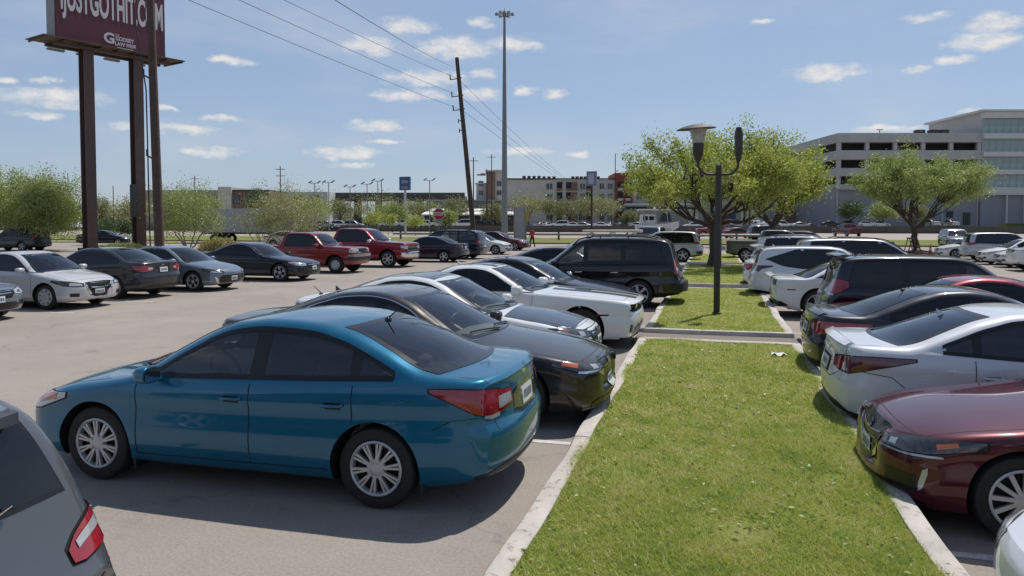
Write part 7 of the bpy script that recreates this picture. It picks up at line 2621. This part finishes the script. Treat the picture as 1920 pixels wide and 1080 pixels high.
PROTO = {
    'sedan': merged('distant_car', sedan(front=[('w', 'h', M_CLEAR, [(.46, .61, .70), (1.1, .66, .77)])], rear=[('w', 't', M_RED, [(.40, .80, .95), (1.2, .85, .97)])], style='cap', **LOW), P_WHITE),
    'suv': merged('distant_car', suv(front=[('w', 'h', M_CLEAR, [(.46, .81, .92), (1.1, .86, .98)])], rear=[('w', 't', M_RED, [(.60, .95, 1.2), (1.0, .95, 1.2)])], style='cap', **LOW), P_WHITE),
    'pickup': merged('distant_pickup', pickup(front=[('w', 'h', M_CLEAR, [(.6, .92, 1.08), (1.0, .95, 1.08)])], rear=[('w', 't', M_RED, [(.80, .95, 1.25), (.98, .95, 1.25)])], **LOW), P_WHITE),
    'van': merged('distant_van', stretch(minivan(**LOW), 1.08, 1.22, 1.0), P_WHITE),
}
PAINTS = {'white': P_WHITE, 'silver': P_SILVER, 'grey': P_GREY, 'black': P_BLACK, 'red': P_RED, 'blue': P_BLUEGREY, 'maroon': P_MAROON, 'dark': P_DKGREY}
def far_car(kind, px, z, rot, col, label, group, h=0.0, cat='car'):
    me = PROTO[kind]
    o = bpy.data.objects.new({'sedan': 'distant_car', 'suv': 'distant_suv', 'pickup': 'distant_pickup', 'van': 'distant_van'}[kind], me)
    COL.objects.link(o)
    x, y = at(px, z)
    o.location = (x, y, h); o.rotation_euler = (0, 0, YAW + R(rot))
    if o.material_slots[0].material != PAINTS[col]:
        o.material_slots[0].link = 'OBJECT'; o.material_slots[0].material = PAINTS[col]
    tag(o, label, cat, group)
    return o
G_H = 'traffic beyond the highway wall'
HZ = .72
fw = [ # left end: a packed line between the leafy tree and the first column
    ('sedan', 104, 178, 90, 'silver', 'leftmost car of the packed line left of the first billboard column'), ('sedan', 115, 178, 90, 'white', 'second car of the packed line left of the first billboard column'),
    ('suv', 126, 178, 90, 'silver', 'third car of the packed line left of the first billboard column'), ('sedan', 137, 178, 90, 'white', 'fourth car of the packed line left of the first billboard column'),
    ('sedan', 148, 178, 90, 'white', 'last car of the packed line touching the first billboard column'),
    ('suv', 612, 168, 4, 'blue', 'dark blue vehicle behind the sparse tree beyond the wall'), ('suv', 640, 172, 0, 'white', 'white SUV beyond the wall, left of its silver neighbour'),
    ('suv', 664, 172, 0, 'silver', 'silver SUV beyond the wall above the older red pickup'),
    ('pickup', 735, 170, 180, 'white', 'white pickup beyond the wall, its cab to the left'), ('sedan', 768, 172, 0, 'silver', 'silver car at the foot of the blue sign pole'),
    ('pickup', 798, 170, 180, 'white', 'white pickup just left of the stop sign post'), ('pickup', 826, 186, 0, 'white', 'pale pickup behind the stop sign post'),
    ('van', 869, 172, 180, 'white', 'white van beyond the wall just left of the leaning pole'), ('sedan', 848, 176, 0, 'dark', 'dark car tail before the white van beyond the wall'),
    ('suv', 906, 190, 0, 'black', 'black vehicle under the canopy right of the leaning pole'),
    ('sedan', 1012, 176, 60, 'silver', 'silver car angled beyond the wall, right of the grey pillar'), ('sedan', 1024, 177, 60, 'white', 'white car angled beyond the wall, right of the grey pillar'),
    ('suv', 1048, 172, 180, 'white', 'long white SUV beyond the wall'), ('sedan', 1076, 174, 0, 'white', 'white sedan right of the long white SUV beyond the wall'), ('sedan', 1094, 174, 0, 'silver', 'silver sedan below the slate sign'),
    ('sedan', 1128, 174, 0, 'white', 'white car below the yellowish tree beyond the wall'), ('sedan', 1141, 176, 70, 'silver', 'silver car angled left of the red tower foot'), ('sedan', 1161, 178, 60, 'grey', 'grey car angled at the red tower foot'),
    ('sedan', 1196, 172, 0, 'silver', 'small silver car left of the boat'), ('sedan', 1182, 178, 80, 'dark', 'dark car at the right of the red tower foot'),
    ('sedan', 1298, 166, 180, 'white', 'white sedan right of the boat beyond the wall'), ('sedan', 1318, 174, 180, 'silver', 'silver car before the left blue door'), ('suv', 1357, 170, 0, 'grey', 'grey car before the right blue door'),
    ('sedan', 1381, 174, 90, 'silver', 'silver car between the blue doors and the dark pole'), ('suv', 1413, 174, 90, 'white', 'white SUV right of the dark pole'), ('pickup', 1440, 172, 0, 'white', 'white pickup left of the forked tree trunk'),
    ('suv', 1468, 174, 0, 'white', 'white SUV right of the forked tree trunk'), ('sedan', 1500, 174, 0, 'silver', 'silver car before the brown brick bay'), ('sedan', 1512, 176, 90, 'dark', 'dark car at the right end of the apartments')]
for k, px, z, rot, col, lab in fw:
    far_car(k, px, z, rot, col, lab, G_H, HZ, 'pickup truck' if k == 'pickup' else 'van' if k == 'van' else 'car')
for px, col, lab in ((1556, 'black', 'dark car before the garage, left of the small dark tree'), (1592, 'grey', 'grey car under the small dark tree before the garage'), (1622, 'white', 'white car between the two small trees before the garage'),
                     (1648, 'white', 'white car under the small green tree before the garage'), (1745, 'silver', 'sun-glinting car just right of the oak trunk'), (1780, 'silver', 'sun-glinting car farther right of the oak trunk')):
    far_car('sedan', px, 163, 0 if px < 1700 else 95, col, lab, G_H, 1.0 if px < 1700 else 1.2)
far_car('pickup', 1588, 112, 92, 'maroon', 'dark red pickup seen from behind on the highway road', 'vehicles on the near highway road', .02, 'pickup truck')
far_car('pickup', 1340, 112, 180, 'red', 'red pickup towing the boat, behind the island tree', 'vehicles on the near highway road', .02, 'pickup truck')
far_car('sedan', 1384, 100, 8, 'maroon', 'sunlit red car just right of the island tree', 'vehicles on the near highway road', .02)
far_car('suv', 1440, 88, 2, 'dark', 'dark wagon roof left of the long silver SUV', 'vehicles on the near highway road', .0)

# white boat with a hard top on its trailer
x, y = at(1232, 113)
root = empty('towed_boat', (x, y, 0), YAW); tag(root, 'white motor boat with a hard top being towed on the road', 'boat')
mb = MB()
V = []; F = []
sec = [(-3.2, 1.15, 1.75, .75), (-1.5, 1.2, 1.8, .62), (.8, 1.15, 1.9, .6), (2.2, .75, 2.05, .75), (3.3, .05, 2.25, 1.4)]
for xx, w, zt, zb_ in sec:
    V += [(xx, -w, zt), (xx, -w * .85, (zt + zb_) / 2), (xx, 0, zb_), (xx, w * .85, (zt + zb_) / 2), (xx, w, zt)]
for i in range(4):
    for k in range(4):
        F.append((i * 5 + k, (i + 1) * 5 + k, (i + 1) * 5 + k + 1, i * 5 + k + 1))
    F.append((i * 5 + 4, (i + 1) * 5 + 4, (i + 1) * 5, i * 5))
F.append((0, 1, 2, 3, 4))
mb.add(V, F); mb.build('hull', simple('boat_white', (.60, .57, .57), .35), root)
mb = MB(); mb.box((.1, 0, 4.05), (6.0, 2.3, .14)); mb.box((-.4, 0, 4.35), (.35, .35, .6)); mb.build('hard_top', simple('boat_top_white', (.72, .70, .69), .4), root, bevel=.03)
mb = MB()
for xx in (-1.9, -.2, 1.5):
    for yy in (-.85, .85):
        mb.tube([(xx, yy, 1.8), (xx - .3, yy * .9, 4.0)], .07, 6)
mb.build('top_support', M_GALV, root)
mb = MB(); mb.box((-1.4, 0, 2.55), (2.4, 1.5, 1.6), taper=.9); mb.build('cabin', simple('boat_white', (.6, .57, .57), .35), root)
for xx in (-1.9, -1.0):
    mb = MB(); mb.box((xx, 0, 2.75), (.7, 1.56, .6)); mb.build('window', M_DGLASS, root)
mb = MB(); mb.box((1.2, 0, 2.9), (1.6, 1.5, 1.3), taper=.75); mb.build('windscreen', M_DGLASS, root)
mb = MB(); mb.box((0, 0, .62), (6.4, .25, .15)); mb.box((0, 0, .55), (.2, 2.0, .15)); mb.tube([(3.2, 0, .62), (5.0, 0, .6)], .06, 6); mb.build('trailer_frame', M_GALV, root)
for xx in (-.9, -.1):
    for yy in (-1.0, 1.0):
        mb = MB(); mb.lathe([(.12, -.1), (.34, -.1), (.36, 0), (.34, .1), (.12, .1)], 18, 'Y', c=(xx, yy, .36), closed=True); mb.build('wheel', M_TYRE, root, smooth=40)

# white box trailer behind the left-hand trees
x, y = at(468, 78)
root = empty('box_trailer', (x, y, 0), YAW + R(4)); tag(root, 'long pale grey box trailer behind the sparse trees', 'trailer')
mb = MB(); mb.box((0, 0, 2.35), (9.5, 2.5, 2.45)); mb.build('box', simple('trailer_grey', (.34, .345, .37), .5, var=.06, vscale=.4), root, bevel=.03)
mb = MB(); mb.box((0, 0, 1.05), (9.3, 1.0, .2)); mb.build('chassis', M_BLACK, root)
for xx in (-3.2, -2.1, 3.3):
    for yy in (-1.05, 1.05):
        mb = MB(); mb.lathe([(.2, -.14), (.48, -.14), (.5, 0), (.48, .14), (.2, .14)], 20, 'Y', c=(xx, yy, .5), closed=True); mb.build('wheel', M_TYRE, root, smooth=40)
mb = MB(); mb.box((5.6, 0, 1.2), (1.4, 2.2, .5)); mb.build('landing_gear', M_BLACK, root)

# a green utility box at the end of the trailer, and the stall of a white-lidded bin
x, y = at(541, 72)
root = empty('utility_box', (x, y, 0), YAW); tag(root, 'tall green-grey utility box with a pale lid by the sparse tree', 'utility box')
mb = MB(); mb.box((0, 0, 1.15), (.95, .8, 2.3)); mb.build('cabinet', simple('utility_green', (.10, .13, .115), .6, var=.15), root, bevel=.02)
mb = MB(); mb.box((0, 0, 2.36), (1.05, .9, .10)); mb.build('lid', M_WHITEW, root)

# person in a red top
def person():
    x, y = at(998, 64)
    root = empty('person', (x, y, 0), YAW + R(150)); tag(root, 'person in a red top and dark trousers walking across the lot', 'person')
    J = {'pelvis': ((0, 0, .92), .145), 'chest': ((0, .02, 1.28), .165), 'neck': ((0, .03, 1.47), .06), 'head': ((0, .05, 1.60), .095), 'crown': ((0, .05, 1.70), .07),
         'hl': ((.10, 0, .86), .10), 'kl': ((.12, .16, .48), .068), 'al': ((.12, .10, .09), .05), 'tl': ((.12, .25, .05), .04),
         'hr': ((-.10, 0, .86), .10), 'kr': ((-.12, -.02, .48), .068), 'ar': ((-.12, -.26, .12), .05), 'tr': ((-.12, -.13, .04), .04),
         'sl': ((.19, .02, 1.40), .06), 'el': ((.27, -.10, 1.14), .045), 'wl': ((.28, .04, .92), .034), 'fl': ((.28, .10, .84), .028),
         'sr': ((-.19, .02, 1.40), .06), 'er': ((-.28, .12, 1.16), .045), 'wr': ((-.22, .33, 1.12), .034), 'fr': ((-.20, .42, 1.13), .028)}
    E_ = [('pelvis', 'chest'), ('chest', 'neck'), ('neck', 'head'), ('head', 'crown'), ('pelvis', 'hl'), ('hl', 'kl'), ('kl', 'al'), ('al', 'tl'), ('pelvis', 'hr'), ('hr', 'kr'), ('kr', 'ar'), ('ar', 'tr'),
          ('chest', 'sl'), ('sl', 'el'), ('el', 'wl'), ('wl', 'fl'), ('chest', 'sr'), ('sr', 'er'), ('er', 'wr'), ('wr', 'fr')]
    names = list(J)
    me = bpy.data.meshes.new('body')
    me.from_pydata([J[n][0] for n in names], [(names.index(a), names.index(b)) for a, b in E_], [])
    o = link('body', me, root)
    sk = o.modifiers.new('skin', 'SKIN')
    for i, n in enumerate(names):
        v = me.skin_vertices[0].data[i]; v.radius = (J[n][1], J[n][1]); v.use_root = (n == 'pelvis')
    sb = o.modifiers.new('sub', 'SUBSURF'); sb.levels = 2; sb.render_levels = 2
    dg = bpy.context.evaluated_depsgraph_get()
    m2 = bpy.data.meshes.new_from_object(o.evaluated_get(dg))
    o.modifiers.clear(); o.data = m2
    m2.materials.clear()
    for m in (simple('skin_tone', (.22, .12, .08), .6), simple('red_cloth', (.40, .025, .03), .8, var=.2, vscale=9), simple('dark_cloth', (.015, .016, .02), .85)):
        m2.materials.append(m)
    for p in m2.polygons:
        c = p.center
        p.material_index = 2 if c.z < .93 else (1 if c.z < 1.45 and not (abs(c.x) > .2 and c.z < 1.0) else 0)
    m2.shade_smooth()
    h = MB(); h.sphere((0, .035, 1.655), (.105, .115, .11), 12, 8); h.build('hair', simple('black_hair', (.012, .01, .009), .7), root, smooth=180)
person()

# red mulch, barricade and cones round the oak
x, y = at(1722, 57)
n = 26
V = [(x, y, .12)]
for k in range(n):
    a = 2 * math.pi * k / n; q = 1.55 + rng.uniform(-.15, .15)
    V.append((x + q * math.cos(a), y + q * math.sin(a), -.13))
o = link('mulch_bed', mesh_from('mulch_bed', V, [(0, 1 + k, 1 + (k + 1) % n) for k in range(n)]), None, simple('red_mulch', (.11, .035, .028), .95, var=.5, vscale=14, bump=1, bscale=40)); struct(o)
x, y = at(1708, 55)
root = empty('barricade', (x, y, -.14), YAW); tag(root, 'wooden A-frame barricade standing left of the oak trunk', 'barricade')
mb = MB()
for yy in (-.3, .3):
    for sg in (-1, 1):
        mb.tube([(sg * .38, yy, 0), (sg * .05, yy, 1.15)], .035, 6)
mb.build('frame', M_BROWN, root)
mb = MB(); mb.box((0, 0, 1.15), (.16, .9, .1)); mb.box((0, 0, .55), (.42, .05, .08)); mb.build('rail', M_BROWN, root)
for i, (px, z, lab) in enumerate(((1722, 54.2, 'orange traffic cone directly before the oak trunk'), (1745, 54.6, 'orange traffic cone right of the oak trunk'))):
    x, y = at(px, z)
    root = empty('traffic_cone', (x, y, -.14)); tag(root, lab, 'traffic cone', 'traffic cones by the oak')
    mb = MB(); mb.lathe([(.19, .03), (.13, .03), (.03, .70), (.001, .71)], 16); mb.build('cone', simple('cone_orange', (.42, .07, .03), .6), root, smooth=40)
    mb = MB(); mb.box((0, 0, .015), (.4, .4, .03)); mb.build('foot', M_BLACK, root)
    mb = MB(); mb.lathe([(.097, .30), (.073, .45)], 16); mb.build('band', M_SIGNW, root)
x, y = at(1674, 60)
root = empty('hydrant', (x, y, -.12)); tag(root, 'dark fire hydrant on the verge left of the barricade', 'hydrant')
mb = MB(); mb.lathe([(.16, 0), (.16, .05), (.10, .06), (.10, .55), (.14, .56), (.13, .66), (.06, .76), (.001, .78)], 14); mb.build('barrel', M_BROWN, root, smooth=40)
for sg in (-1, 1):
    mb = MB(); mb.tube([(sg * .08, 0, .45), (sg * .18, 0, .45)], .06, 8); mb.build('outlet', M_BROWN, root)

# litter on the lawn
x, y = 1.02, 12.35
root_ = MB()
V = []; F = []
for i in range(6):
    for j in range(5):
        V.append((-.11 + .22 * i / 5, -.07 + .14 * j / 4, .02 + .03 * math.sin(i * 1.9 + j) * math.cos(j * 2.3)))
for i in range(5):
    for j in range(4):
        F.append((i * 5 + j, (i + 1) * 5 + j, (i + 1) * 5 + j + 1, i * 5 + j + 1))
o = link('paper_scrap', mesh_from('paper_scrap', V, F), None, simple('paper', (.62, .62, .60), .8), loc=(x, y, turf_z(x, y) + .025), smooth=180)
tag(o, 'crumpled white paper scrap on the lawn by the right kerb', 'litter')
